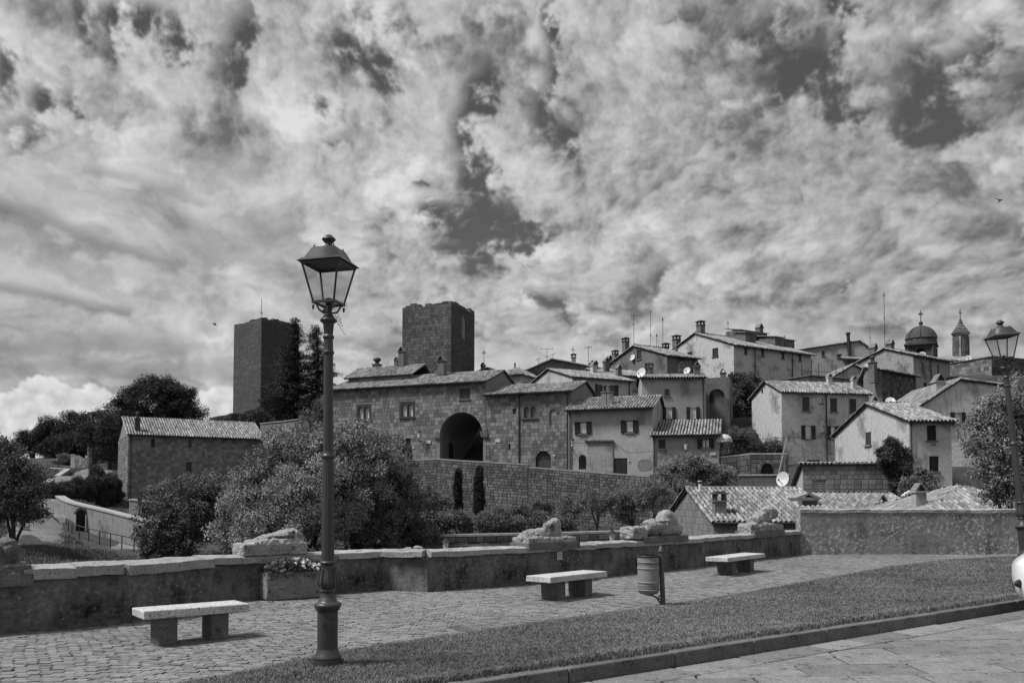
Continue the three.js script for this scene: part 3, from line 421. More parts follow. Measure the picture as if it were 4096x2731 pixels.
// squared stones laid in courses over a front wall, cut round the openings; F from house(), region(y) gives [x0, x1]
function coursed(F, parent, o) {
  const list = [], lo = o.lo ?? .3, hi = o.hi ?? .42, wlo = o.wlo ?? .34, whi = o.whi ?? .7, j = o.joint ?? .022; let y = o.y0 ?? 0, c = 0;
  const y1 = o.y1 ?? F.hE, tones = o.tones;
  while (y < y1 - .1) {
    let h = rr(lo, hi); if (y + h > y1 - .15) h = y1 - y; const ym = y + h / 2; let iv = [o.region ? o.region(ym) : [0, F.W]];
    for (const q of o.openings ?? []) { const pad = q.pad ?? .06; if (ym + h * .35 < q.y - q.h / 2 - pad || ym - h * .35 > q.y + q.h / 2 + pad) continue; let hw = q.w / 2 + pad;
      if (q.arch) { const rise = q.rise ?? q.w / 2, ys = q.y + q.h / 2 - rise; if (ym > ys) { const t = (ym - ys) / (rise + pad); hw = t < 1 ? (q.w / 2 + pad) * Math.sqrt(1 - t * t) : 0; if (hw < .02) continue; } }
      iv = iv.flatMap(([a, b]) => { const l = q.x - hw, r = q.x + hw; if (r <= a || l >= b) return [[a, b]]; const s = []; if (l > a + .05) s.push([a, l]); if (r < b - .05) s.push([r, b]); return s; }); }
    for (const [a, b] of iv) { let x = a; while (x < b - .02) { let w = rr(wlo, whi); if (x + w > b - wlo * .6) w = b - x; const t = o.tone ? o.tone(x + w / 2, ym) : rnd() * tones.length; list.push({ matrix: M4(x + w / 2, ym, (o.z ?? 0) - .018 + rr(0, .016), w - j, h - j, .07), size: w * h * (o.weight ? o.weight(x, ym) : 1), tone: clamp(Math.floor(t), 0, tones.length - 1) }); x += w; } }
    y += h; c++;
  }
  const put = (l) => { if (o.side !== undefined) { const R = new THREE.Matrix4().makeRotationY(o.side === 'left' ? -Math.PI / 2 : Math.PI / 2), sx = o.side === 'left' ? 0 : F.W; R.setPosition(sx, 0, o.side === 'left' ? -F.D : 0); l.forEach((p) => p.matrix.premultiply(R)); } return l; };
  pieces(parent, 'stone', put(list), UNIT, tones, o.most ?? 300, 'stones');
}
// ================================================================ FOREGROUND: paved belvedere, verge, kerb, street
const gxz = (u, v, y = 0) => { const p = onY(u, v, y); return [p.x, p.z]; };
// parapet foot lines
const FOOT_A = [gxz(-700, 2596), gxz(0, 2536), gxz(300, 2511), gxz(494, 2494), gxz(842, 2447)];
const FOOT_B = [gxz(800, 2414), gxz(961, 2402), gxz(1348, 2374), gxz(1524, 2361)];
const FOOT_C = [gxz(1524, 2361), gxz(1709, 2367), gxz(2177, 2331), gxz(2700, 2279), gxz(3204, 2217)];
const FOOT_D = [gxz(3204, 2217), gxz(4096, 2216), gxz(5200, 2216)];
const VERGE_EDGE = [gxz(620, 2760), gxz(900, 2712), gxz(1250, 2641), gxz(1400, 2607), gxz(2180, 2493), gxz(2648, 2428), gxz(2880, 2393), gxz(3350, 2309), gxz(3589, 2266), gxz(3828, 2240), gxz(4020, 2229), gxz(4400, 2224), gxz(5100, 2221)];
const K0 = gxz(1881, 2731), K1 = gxz(4096, 2400), kd = (() => { const dx = K1[0] - K0[0], dz = K1[1] - K0[1], l = Math.hypot(dx, dz); return [dx / l, dz / l]; })(), kn = [kd[1], -kd[0]]; // kn points to the verge (away from the lens)
const onK = (t, off = 0) => [K0[0] + kd[0] * t + kn[0] * off, K0[1] + kd[1] * t + kn[1] * off];
if (onK(0, 1)[1] > K0[1]) { kn[0] *= -1; kn[1] *= -1; }
// --- ground sheets
const M_bed = mat(.085, T.earth, 1), M_soil = mat(.05, T.earth, 1);
const paving = new THREE.Group(); paving.name = 'piazza_paving'; paving.userData = { kind: 'structure' }; scene.add(paving);
const vergeBack = [...VERGE_EDGE];
const pavePoly = [[-14, -2], ...[...VERGE_EDGE].filter((p) => p[1] < -2).map((p) => [p[0], p[1]]), ...[...FOOT_D].reverse().map((p) => [p[0], p[1] - .1]), ...[...FOOT_C].reverse().slice(1).map((p) => [p[0], p[1] - .1]), ...[...FOOT_B].reverse().slice(1).map((p) => [p[0], p[1] - .1]), [FOOT_A[4][0], FOOT_A[4][1] - .1], ...[...FOOT_A].reverse().slice(1).map((p) => [p[0], p[1] - .1]), [-14, FOOT_A[0][1]]];
obj('joint_bed', [slabXZ(pavePoly, -.5, -.016)], M_bed, paving, { uv: 1 });
const M_cob = variants([.155, .175, .19, .205, .225, .25], T.grain, .9);
{
  rnd = mulberry(11);
  const list = [], S = .108, arc = 2.3;
  for (let r = 0; r < 300; r++) for (let i = -75; i < 190; i++) {
    const x0 = i * S + (r % 2) * S * .5, ph = ((x0 / arc) % 1 + 1) % 1, z0 = -5.9 - r * S * .93 - .07 * Math.sin(TAU * ph), sl = -.07 * TAU / arc * Math.cos(TAU * ph);
    const x = x0 + rr(-.012, .012), z = z0 + rr(-.01, .01) + .05 * n2(x0 * .9, r * .12);
    const sx = S - rr(.001, .006), sz = S * .93 - rr(.012, .026);
    if (!inside([x, z], pavePoly)) continue;
    const px = PCX + FOCAL * x / -z; if (px < -500 || px > 4700) continue;
    const top = -.002 + rr(-.006, .004) + .012 * n2(x * .8, z * .8);
    list.push({ matrix: M4(x, top - .04, z, sx, .08, sz, rr(-.06, .06), Math.atan(-sl) + rr(-.03, .03), rr(-.02, .02)), size: (px > 0 && px < 4096 && z > -30 ? 100 : 0) - Math.hypot(x, z), tone: Math.floor(clamp(rnd() + .35 * n2(x * .5, z * .5), 0, .999) * 6) });
  }
  pieces(paving, 'cobblestone', list, chamfer(1, 1, 1, .055), M_cob, 300, 'cobblestones');
}
// --- verge with grass
const vergePoly = [...VERGE_EDGE, onK(24, .165), onK(-8, .165), [-6, -4.2]];
const verge = struct('verge_ground', [slabXZ(vergePoly, -.4, -.01)], M_soil, { uv: 1 });
const grassTone = () => { const t = rr(.055, .13); return t; };
function bladeTuft(n, h, w, spread) { const P = []; for (let i = 0; i < n; i++) { const a = rnd() * TAU, x = rr(-spread, spread), z = rr(-spread, spread), hh = h * rr(.6, 1.15), lean = rr(.15, .7) * hh, lx = Math.cos(a) * lean, lz = Math.sin(a) * lean, b = rnd() * TAU, wx = Math.cos(b) * w / 2, wz = Math.sin(b) * w / 2;
    const p0 = [x - wx, -.01, z - wz], p1 = [x + wx, -.01, z + wz], m0 = [x - wx * .8 + lx * .35, hh * .6, z - wz * .8 + lz * .35], m1 = [x + wx * .8 + lx * .35, hh * .6, z + wz * .8 + lz * .35], t = [x + lx, hh, z + lz];
    P.push(...p0, ...p1, ...m1, ...p0, ...m1, ...m0, ...m0, ...m1, ...t); }
  const g = new THREE.BufferGeometry(); g.setAttribute('position', new THREE.BufferAttribute(new Float32Array(P), 3)); g.computeVertexNormals(); return plain(g); }
{
  rnd = mulberry(23);
  const geo = bladeTuft(16, .034, .0048, .034), M = new THREE.MeshStandardMaterial({ color: lin(1), roughness: .8, side: THREE.DoubleSide });
  const pts = []; let tries = 0;
  const x0 = -6, x1 = 24, z0 = -27, z1 = -5.2;
  while (pts.length < 105000 && tries++ < 2e6) { const x = rr(x0, x1), z = rr(z0, z1), d = Math.hypot(x, z); if (rnd() > clamp((8.2 / d) ** 1.5 * 1.1)) continue; const px = PCX + FOCAL * x / -z; if (px < -200 || px > 4500) continue; if (!inside([x, z], vergePoly)) { if (rnd() < .5 || !inside([x, z - .07], vergePoly) && !inside([x, z + .06], vergePoly)) continue; if ((x - K0[0]) * kn[0] + (z - K0[1]) * kn[1] < .175) continue; } pts.push([x, z]); }
  const im = new THREE.InstancedMesh(geo, M, pts.length); im.name = 'grass'; im.userData = { kind: 'stuff', label: 'short mown grass covering the verge beside the kerb' };
  const c = new THREE.Color(); pts.forEach(([x, z], i) => { const n = n2(x * .7, z * .7) + .5 * n2(x * 2.3, z * 2.3), d = Math.hypot(x, z), kk = (x - K0[0]) * kn[0] + (z - K0[1]) * kn[1]; const s = (1 + .25 * n + (kk < .3 ? .35 : 0)) * rr(.75, 1.3) * (1 + .02 * d); im.setMatrixAt(i, M4(x, -.012, z, s * 1.1, s, s * 1.1, 0, rnd() * TAU, 0)); const t = clamp(.135 + .04 * n + rr(-.05, .08) + .05 * Math.max(0, n2(x * .25 + 4, z * .25)), .05, .34) ; im.setColorAt(i, c.setRGB(t, t, t)); });
  scene.add(im);
  // weeds in the joints of the paving
  const w = []; rnd = mulberry(31); tries = 0;
  while (w.length < 260 && tries++ < 1e5) { const x = rr(-7, 8), z = rr(-16, -6); if (!inside([x, z], pavePoly)) continue; const e = Math.min(...VERGE_EDGE.map((p) => Math.hypot(p[0] - x, p[1] - z))); if (rnd() > .02 + Math.exp(-e * 2.2) * .9) continue; w.push([x, z]); }
  const wm = new THREE.InstancedMesh(bladeTuft(6, .05, .006, .02), M, w.length); wm.name = 'joint_weeds'; wm.userData = { kind: 'stuff', label: 'small weeds growing in the joints of the cobbles' };
  w.forEach(([x, z], i) => { const s = rr(.4, 1.1); wm.setMatrixAt(i, M4(x, -.015, z, s, s, s, 0, rnd() * TAU, 0)); const t = rr(.04, .1); wm.setColorAt(i, c.setRGB(t, t, t)); }); scene.add(wm);
}
// --- kerb stones
{
  rnd = mulberry(41);
  const kerb = new THREE.Group(); kerb.name = 'kerb'; kerb.userData = { kind: 'structure' }; scene.add(kerb);
  const mats = variants([.14, .155, .17, .15], T.rock, .9, T.bump, .006), ang = Math.atan2(-kd[1], kd[0]); let t = -7.5;
  while (t < 20) { const L = rr(1.05, 1.5), c = onK(t + L / 2, .085); const g = uvm(plain(roughen(new RoundedBoxGeometry(L - .012, .3, .175, 2, .018), .006, 9, t))); const m = obj('kerb_stone', g, mats[Math.floor(rnd() * 4)], kerb); m.position.set(c[0], -.148 + rr(-.004, .004), c[1]); m.rotation.y = ang + rr(-.004, .004); t += L; }
}
// --- street of large stone slabs
{
  rnd = mulberry(43);
  const road = new THREE.Group(); road.name = 'street_paving'; road.userData = { kind: 'structure' }; scene.add(road);
  const RY = -.148; obj('street_bed', [slabXZ([onK(-30, -.0), onK(40, -.0), [60, -10], [60, 30], [-40, 30], [-40, 2]].map((p) => [p[0], p[1]]), RY - .3, RY - .022)], mat(.035, T.earth, 1), road, { uv: 1 });
  const mats = variants([.2, .22, .235, .25, .265, .3], T.rock, .85, T.bump, .006);
  const clipHalf = (poly, off) => { const out = [], s = (p) => -((p[0] - K0[0]) * kn[0] + (p[1] - K0[1]) * kn[1]) - off; for (let i = 0; i < poly.length; i++) { const A = poly[i], B = poly[(i + 1) % poly.length], a = s(A), b = s(B); if (a >= 0) out.push(A); if ((a >= 0) !== (b >= 0)) { const t = a / (a - b); out.push([mix(A[0], B[0], t), mix(A[1], B[1], t)]); } } return out; };
  const put = (poly) => { if (poly.length < 3) return; const cx = poly.reduce((s, p) => s + p[0], 0) / poly.length, cz = poly.reduce((s, p) => s + p[1], 0) / poly.length; let ar = 0; poly.forEach((p, i) => { const q = poly[(i + 1) % poly.length]; ar += p[0] * q[1] - q[0] * p[1]; }); if (Math.abs(ar) < .03) return;
    const sh = poly.map((p) => { const dx = p[0] - cx, dz = p[1] - cz, l = Math.hypot(dx, dz), k = Math.max(.2, (l - .02) / l); return [dx * k, dz * k]; }); const m = obj('paving_slab', uvm(plain(slabXZ(sh, -.1, 0, .008))), mats[Math.floor(rnd() * 6)], road); m.position.set(cx, RY + rr(-.004, .004), cz); m.rotation.x = rr(-.004, .004); m.rotation.z = rr(-.004, .004); };
  // border course along the kerb
  let t = -6; while (t < 16) { const L = rr(.7, 1.3), j = rr(-.05, .05); put([onK(t, -.005), onK(t + L, -.005), onK(t + L + j, -.42), onK(t, -.42)]); t += L; }
  // courses running across the view
  const tilt = .10; let z = -16; while (z < -3.4) { const d = rr(.42, .6); let x = -6 + rr(0, .6); while (x < 15) { const L = rr(.6, 1.35), a = (p) => [p[0], p[1] - tilt * p[0]]; const poly = clipHalf([[x, z], [x + L, z], [x + L, z + d], [x, z + d]].map(a), .43); const mx = x + L / 2, mz = z - tilt * x, px = PCX + FOCAL * mx / -mz; if (px > 900 && px < 5200) put(poly); x += L; } z += d; }
}
// --- parapets
const M_algae = mat(.2, T.algae, .95, T.bumpBig, .02), M_flaked = mat(.42, T.flaked, .95, T.bumpBig, .02), M_cap = variants([.36, .41, .46], T.rock, .95, T.bumpBig, .025);
const M_algaeLight = mat(.15, T.algae, .95, T.bumpBig, .02);
function densify(g, n) { return g; }
function parapet(label, foot, h, capH, o = {}) {
  const g = thing('parapet', label, 'parapet', [0, 0, 0]); const back = foot.map((p, i) => { const a = foot[Math.max(0, i - 1)], b = foot[Math.min(foot.length - 1, i + 1)], dx = b[0] - a[0], dz = b[1] - a[1], l = Math.hypot(dx, dz), w = o.w ?? .42; let nx = dz / l, nz = -dx / l; if (nz > 0) { nx = -nx; nz = -nz; } return [p[0] + nx * w, p[1] + nz * w]; });
  obj('wall', [slabXZ([...foot, ...[...back].reverse()], -4.5, h - capH)], o.m ?? M_algae, g, { uv: 1 });
  rnd = mulberry(o.seed ?? 5);
  for (let i = 0; i + 1 < foot.length; i++) { const a = foot[i], b = foot[i + 1], L = Math.hypot(b[0] - a[0], b[1] - a[1]), n = Math.max(1, Math.round(L / rr(o.clo ?? 1.0, o.chi ?? 1.5))); let s = 0; const cut = [...Array(n)].map(() => rr(.7, 1.3)), tot = cut.reduce((x, y) => x + y, 0);
    for (let k = 0; k < n; k++) { const l = cut[k] / tot * L, t = (s + l / 2) / L, cx = mix(mix(a[0], b[0], t), mix(back[i][0], back[i + 1][0], t), .5), cz = mix(mix(a[1], b[1], t), mix(back[i][1], back[i + 1][1], t), .5); s += l; if (o.skip && o.skip(cx, cz)) continue;
      const w = (o.w ?? .42) + (o.lip ?? .1), gg = roughen(new THREE.BoxGeometry(l - .006, capH, w, Math.ceil(l / .07), 3, 8), 0, 1); const p = gg.attributes.position; // rounded, chipped
      for (let q = 0; q < p.count; q++) { let x = p.getX(q), y = p.getY(q), z = p.getZ(q); const ez = Math.abs(z) / (w / 2), ey = y / (capH / 2); if (ey > .3 && ez > .6) y -= .03 * (ez - .6) / .4; const X = x + cx * 3, nn = .016 * fbm(X * 6 + i * 9, z * 6 + y * 7, 4, .6) + .45 * (o.rough ?? .018) * n2(X * 2.1 + 7, z * 2 + y * 3); p.setXYZ(q, x, y + (y > 0 ? nn : nn * 1.1), z + (z > 0 ? nn * 1.3 : 0)); }
      gg.computeVertexNormals(); const m = obj('cap_stone', uvm(toCreased(plain(gg), .7)), M_cap[Math.floor(rnd() * 3)], g); m.position.set(cx, h - capH / 2 + (o.dy ? o.dy(cx, cz) : 0) + rr(-.008, .008), cz); m.rotation.y = Math.atan2(-(b[1] - a[1]), b[0] - a[0]); } }
  return g;
}
function toCreased(g, a) { return toCreasedNormals(g, a); }
const PA = parapet('dark stained parapet wall at the left with chipped pale coping', FOOT_A, .77, .15, { w: .5, lip: .12, seed: 51, rough: .03 });
const PB = parapet('recessed stretch of parapet behind the flower trough', FOOT_B, .70, .13, { seed: 52 });
const PC = parapet('long grey parapet with a projecting lit corner behind the benches', FOOT_C, .70, .12, { seed: 53, rough: .03 });
const PD = parapet('taller pale flaking wall closing the terrace at the right', FOOT_D, 1.32, .12, { m: M_flaked, seed: 54, w: .4, lip: .06, clo: .6, chi: 1.0 });
// --- stone benches
const M_gran = mat(.62, T.granite, .9, T.bump, .006), M_leg = mat(.15, T.rock, .95, T.bump, .006);
function bench(label, near0, near1, back0, h, th, legs) { // corners of the top as [u, v]
  const a = onY(...near0, h), b = onY(...near1, h), c = onY(...back0, h), L = a.distanceTo(b), W = clamp(a.distanceTo(c), .42, .5), turn = Math.atan2(-(b.z - a.z), b.x - a.x), g = thing('stone_bench', label, 'bench', [a.x, 0, a.z], turn, 'stone benches on the terrace');
  const s = roughen(new RoundedBoxGeometry(L, th, W, 3, .012), .006, 14, L); obj('seat', [s.translate(L / 2, h - th / 2, -W / 2)], M_gran, g, { uv: 1 });
  for (const t of legs) obj('leg', [roughen(new RoundedBoxGeometry(.2, h - th + .02, W * .72, 2, .02), .008, 11, t * 9).translate(L * t, (h - th) / 2 - .012, -W / 2)], M_leg, g, { uv: 1 });
  return g;
}
bench('largest stone bench, in front of the dark left parapet, left of the lamp post', [574, 2445], [998, 2413], [497, 2431], .385, .09, [.24, .73]);
bench('middle stone bench, left of the litter bin below the white wall notice', [2202, 2309], [2430, 2285], [2111, 2301], .385, .09, [.25, .72]);
bench('farthest stone bench, right of the litter bin near the high pale wall', [2912, 2231], [3062, 2213], [2820, 2227], .385, .09, [.25, .72]);
// --- lamp posts
const font = await new FontLoader().loadAsync('fonts/droid/droid_sans_bold.typeface.json');
const M_lamp = mat(.05, T.grain, .4), M_lampLight = mat(.07, T.grain, .42), M_glass = new THREE.MeshPhysicalMaterial({ color: lin(.86), roughness: .06, transmission: 1, thickness: 0, ior: 1.45 });
const M_glassOld = new THREE.MeshPhysicalMaterial({ color: lin(.72), roughness: .35, transmission: 1, thickness: 0, ior: 1.3 });
function fluted(r0, r1, y0, y1, n = 12, depth = .07) { const seg = n * 4, P = [], idx = []; for (let j = 0; j < 2; j++) for (let i = 0; i <= seg; i++) { const a = TAU * i / seg, f = 1 - depth * Math.pow(Math.abs(Math.cos(a * n / 2)), 6), r = (j ? r1 : r0) * f; P.push(Math.cos(a) * r, j ? y1 : y0, Math.sin(a) * r); } for (let i = 0; i < seg; i++) { const a = i, b = i + 1, c = seg + 1 + i; idx.push(a, c, b, b, c, c + 1); } const g = new THREE.BufferGeometry(); g.setAttribute('position', new THREE.BufferAttribute(new Float32Array(P), 3)); g.setIndex(idx); g.computeVertexNormals(); return g; }
function lampPost(label, pos, turn, lean = 0, wire = true) {
  const g = thing('street_lamp', label, 'street lamp', pos, 0, 'cast iron lamp posts on the terrace'); g.rotation.z = lean;
  const plinth = obj('plinth', [tf(new THREE.CylinderGeometry(.150, .155, .10, 6), 0, .03, 0, 0, .35, 0)], M_lamp, g);
  const base = obj('base', [lathe([[.0, .075], [.128, .075], [.130, .095], [.118, .115], [.112, .13], [.104, .145], [.096, .17], [.095, .18], [.095, .515], [.100, .525], [.112, .535], [.116, .55], [.125, .565], [.127, .58], [.120, .597], [.09, .605], [.088, .62], [.074, .64], [.066, .66], [.061, .685], [.06, .70], [.068, .704], [.070, .715], [.062, .724]], 40)], M_lamp, g);
  const pl = obj('maker_plate', [box(.10, .075, .004, 0, 0, 0), box(.108, .004, .008, 0, .0385, .002), box(.108, .004, .008, 0, -.0385, .002), box(.004, .081, .008, -.054, 0, .002), box(.004, .081, .008, .054, 0, .002), new TextGeometry('NERI', { font, size: .034, depth: .006, curveSegments: 3 }).translate(-.047, -.017, .002)], M_lampLight, g); pl.position.set(.032, .40, .0905); pl.rotation.y = .34;
  obj('bulb', [lathe([[.058, .722], [.070, .74], [.081, .77], [.082, .80], [.074, .84], [.064, .89], [.058, .94], [.060, .955], [.074, .96], [.078, .972], [.074, .984], [.060, .99]], 32)], M_lamp, g);
  for (let i = 0; i < 8; i++) { const a = TAU * (i + .3) / 8, lf = []; // acanthus leaves, ribs standing proud
    for (const s of [-1, 1]) for (let k = 0; k < 5; k++) { const t0 = k / 5; const y = .745 + .17 * t0, r = lerpTable([[.74, .074], [.77, .085], [.80, .086], [.84, .078], [.90, .067], [.95, .062]], y), w = .022 * (1 - t0 * .75); lf.push(rod(V3(0, y, r), V3(s * w, y + .03, r - .004), .005, 5, .002)); }
    lf.push(tube([V3(0, .738, .076), V3(0, .79, .09), V3(0, .84, .082), V3(0, .90, .072), V3(0, .925, .074)], .005, 12, 5)); const m = obj('leaf_ornament', lf, M_lampLight, g); m.rotation.y = a; }
  obj('lower_pole', [fluted(.060, .054, .985, 1.955, 12), lathe([[.054, 1.945], [.058, 1.95], [.066, 1.96], [.067, 1.975], [.056, 1.985], [.052, 2.0], [.049, 2.02]], 32)], M_lamp, g);
  obj('upper_pole', [fluted(.0475, .044, 2.0, 2.94, 12), lathe([[.044, 2.93], [.05, 2.94], [.055, 2.953], [.052, 2.966], [.045, 2.975], [.043, 3.08], [.05, 3.088], [.055, 3.10], [.05, 3.115], [.042, 3.125]], 32)], M_lamp, g);
  obj('capital', [fluted(.041, .052, 3.12, 3.235, 14, .12), lathe([[.05, 3.23], [.062, 3.238], [.080, 3.252], [.081, 3.266], [.072, 3.275], [.055, 3.295], [.042, 3.315], [.03, 3.325], [.028, 3.40], [.0, 3.40]], 32)], M_lamp, g);
  const L = obj('lantern_frame', (() => { const q = [], b = .106, t = .185, y0 = 3.425, y1 = 3.79;
    for (const [sx, sz] of [[1, 1], [-1, 1], [1, -1], [-1, -1]]) { q.push(rod(V3(sx * b, y0, sz * b), V3(sx * t, y1, sz * t), .011, 4), tf(lathe([[.012, 0], [.012, .02], [.009, .028], [.012, .036], [0, .044]], 8), sx * b, y0 - .03, sz * b, Math.PI, 0, 0)); }
    for (const [y, r] of [[y0, b], [y1, t]]) { for (const s of [-1, 1]) { q.push(box(2 * r + .024, .022, .02, 0, y, s * r), box(.02, .0215, 2 * r - .02, s * r, y, 0)); } }
    return q; })(), M_lamp, g);
  for (let k = 0; k < 4; k++) { const P = []; const b = .106, t = .185, y0 = 3.43, y1 = 3.785, A = [-b, y0, b], B = [b, y0, b], C = [t, y1, t], D = [-t, y1, t]; P.push(...A, ...B, ...C, ...A, ...C, ...D); const gg = new THREE.BufferGeometry(); gg.setAttribute('position', new THREE.BufferAttribute(new Float32Array(P), 3)); gg.computeVertexNormals(); const m = obj('pane', plain(gg), M_glass, L); m.rotation.y = k * Math.PI / 2; }
  obj('bottom_pane', [box(.19, .004, .19, 0, 3.43, 0)], M_glassOld, L);
  obj('lamp_holder', [lathe([[0, 3.40], [.03, 3.40], [.03, 3.47], [.018, 3.475], [0, 3.48]], 16)], M_lamp, L);
  const R4 = (r) => r * Math.SQRT2;
  const roof = obj('lantern_roof', [tf(new THREE.CylinderGeometry(R4(.186), R4(.222), .032, 4), 0, 3.816, 0, 0, Math.PI / 4, 0), tf(new THREE.CylinderGeometry(R4(.118), R4(.172), .105, 4, 1, true), 0, 3.885, 0, 0, Math.PI / 4, 0), tf(new THREE.CylinderGeometry(R4(.105), R4(.118), .012, 4), 0, 3.943, 0, 0, Math.PI / 4, 0), box(.30, .012, .30, 0, 3.828, 0)], M_lamp, g);
  for (const [x, z] of [[-.1, .1], [.1, -.1], [.1, .1], [-.1, -.1]]) obj('knob', [tf(lathe([[0, 0], [.006, 0], [.007, .018], [0, .024]], 6), x, 3.947, z)], M_lamp, roof);
  obj('finial', [lathe([[.075, .857], [.062, .868], [.045, .885], [.034, .90], [.033, .915], [.045, .922], [.05, .93], [.064, .945], [.066, .952], [.056, .965], [.04, .975], [.036, .985], [.02, .993], [0, .995]].map(([r, y]) => [r, y + 3.09]), 24)], M_lamp, g);
  for (let k = 0; k < 4; k++) { const m = obj('bracket', [tube([V3(.02, 3.335, .02), V3(.055, 3.345, .055), V3(.075, 3.38, .075), V3(.085, 3.41, .085), V3(.104, 3.42, .104)], .009, 14, 6)], M_lamp, g); m.rotation.y = k * Math.PI / 2; }
  for (const c of g.children) if (['lantern_frame', 'lantern_roof', 'bracket'].includes(c.name)) c.rotation.y += turn;
  if (wire) { rnd = mulberry(3); const p = [V3(.05, 3.33, .03)]; for (let i = 0; i < 16; i++) p.push(V3(.08 + .05 * Math.sin(i * 1.7) * .5 + .003 * i, 3.31 - .008 * i + .025 * Math.cos(i * 2.3), .03 + .02 * Math.sin(i * 1.1))); p.push(V3(.16, 3.12, .04), V3(.175, 3.125, .05)); obj('loose_wire', [tube(p, .0022, 90, 5)], M_lamp, g);
    obj('thin_cable', [rod(V3(-.04, 3.2, .03), V3(-.085, 3.02, .05), .0018, 5)], M_lamp, g); }
  return g;
}
{ const p = onY(1309, 2668, 0); lampPost('tall dark iron lamp post with square lantern standing at the edge of the grass', [p.x, 0, p.z], -.26, .006); }
{ const p = at(4110, 2240, 14.7); const g = lampPost('leaning iron lamp post at the right edge beside the high pale wall', p.toArray(), -.05, .088, false); obj('pedestal', [roughen(new RoundedBoxGeometry(.34, p.y + .1, .34, 3, .02), .01, 8).translate(0, -(p.y + .1) / 2 - .01, 0)], M_leg, g, { uv: 1 }); }
// --- litter bin on its post
{
  const p = onY(2654, 2428, 0), g = thing('litter_bin', 'pale perforated metal litter bin hung on a short post in the grass', 'litter bin', [p.x, 0, p.z], 0);
  const mb = mat(.26, T.grain, .5), mp = mat(.09, T.grain, .5);
  const post = obj('post', [rod(V3(0, -.05, 0), V3(-.03, .80, 0), .038, 20, .034), tf(lathe([[.034, 0], [.042, .005], [.044, .02], [.038, .03], [.034, .05], [.02, .08], [.006, .098], [0, .1]], 20), -.03, .795, 0)], mp, g);
  const cx = -.215, R = .158, y0 = .185, sh = [];
  sh.push(tf(lathe([[0, .0], [.08, .0], [.125, .012], [.147, .04], [.152, .055]], 40), cx, y0, 0));
  const band = (ya, yb) => { const n = 34, P = []; for (let i = 0; i < n; i++) { const a0 = TAU * i / n, a1 = TAU * (i + 1) / n, am = (a0 + a1) / 2, q = (a, y) => [cx + R * Math.cos(a), y, R * Math.sin(a)], ym = (ya + yb) / 2, f = .34 * (a1 - a0), h = (yb - ya) * .40; const A = q(a0, ya), B = q(a1, ya), C = q(a1, yb), D = q(a0, yb), n0 = q(am, ym - h), e = q(am + f, ym), s = q(am, ym + h), w = q(am - f, ym); const t = (...v) => v.forEach((x) => P.push(...x)); t(A, n0, B, B, n0, e, B, e, C, C, e, s, C, s, D, D, s, w, D, w, A, A, w, n0); } const gg = new THREE.BufferGeometry(); gg.setAttribute('position', new THREE.BufferAttribute(new Float32Array(P), 3)); gg.computeVertexNormals(); return gg; };
  const ring = (y, r = .166, h = .014) => tf(lathe([[R - .006, -h / 2], [r, -h / 2 + .003], [r, h / 2 - .003], [R - .006, h / 2]], 40), cx, y, 0);
  const cyl = (ya, yb) => tf(new THREE.CylinderGeometry(R, R, yb - ya, 40, 1, true), cx, (ya + yb) / 2, 0);
  sh.push(cyl(y0 + .055, y0 + .075), ring(y0 + .07), band(y0 + .075, y0 + .107), band(y0 + .1075, y0 + .139), cyl(y0 + .139, y0 + .165), ring(y0 + .18, .166, .02), cyl(y0 + .165, y0 + .37), ring(y0 + .382, .166, .02), cyl(y0 + .37, y0 + .425), band(y0 + .425, y0 + .460), cyl(y0 + .46, y0 + .49), ring(y0 + .475), cyl(y0 + .49, y0 + .545));
  obj('drum', sh, Object.assign(mb.clone(), { side: THREE.DoubleSide }), g);
  obj('liner', [tf(lathe([[0, .02], [.13, .03], [.148, .06], [.148, .535], [.14, .535], [.138, .07]], 32), cx, y0, 0)], mat(.008, null, .9), g);
  obj('rim', [tf(lathe([[.15, .54], [.165, .545], [.168, .56], [.16, .572], [.15, .572]], 40), cx, y0, 0)], MT.iron, g);
  obj('hinge', [box(.045, .05, .05, -.035, .66, .02), rod(V3(-.03, .645, .05), V3(-.03, .70, .05), .012, 8), box(.07, .022, .03, -.05, .60, 0)], mp, g);
  obj('bracket', [tube([V3(-.01, .015, 0), V3(-.05, .07, 0), V3(-.10, .14, 0), V3(-.17, .17, 0), V3(cx, .18, 0)], .013, 20, 8), tube([V3(-.01, .17, 0), V3(-.055, .165, 0), V3(-.065, .125, 0), V3(-.03, .115, 0), V3(-.035, .145, 0)], .009, 20, 6), box(.09, .02, .06, cx, .182, 0)], mp, g);
}
// --- white notice on the parapet
{ const p = onY(2236, 2327, 0), q = at(2237, 2223, -p.z + .0); const g = tag(obj('wall_notice', [box(.15, .15, .006)], MT.white2), 'small white square notice fixed to the parapet behind the middle bench', 'notice'); const a = FOOT_C[2], b = FOOT_C[3], dx = b[0] - a[0], dz = b[1] - a[1], l = Math.hypot(dx, dz), r = at(2237, 2223, 1).sub(V3(0, EYE, 0)), nn = V3(-dz / l, 0, dx / l), t = (V3(a[0], 0, a[1]).sub(V3(0, 0, 0)).dot(nn)) / r.dot(nn); g.position.set(r.x * t + nn.x * .012 * (nn.z > 0 ? 1 : -1), EYE + r.y * t, r.z * t + Math.abs(nn.z) * .012); g.rotation.y = Math.atan2(-dz, dx);
  const line = mat(.2, null, .9); for (let i = 0; i < 5; i++) { const m = obj('print_line', [box(.11 - (i % 2) * .03, .006, .001, 0, 0, 0)], line, g); m.position.set(0, .045 - i * .022, .0045); } }
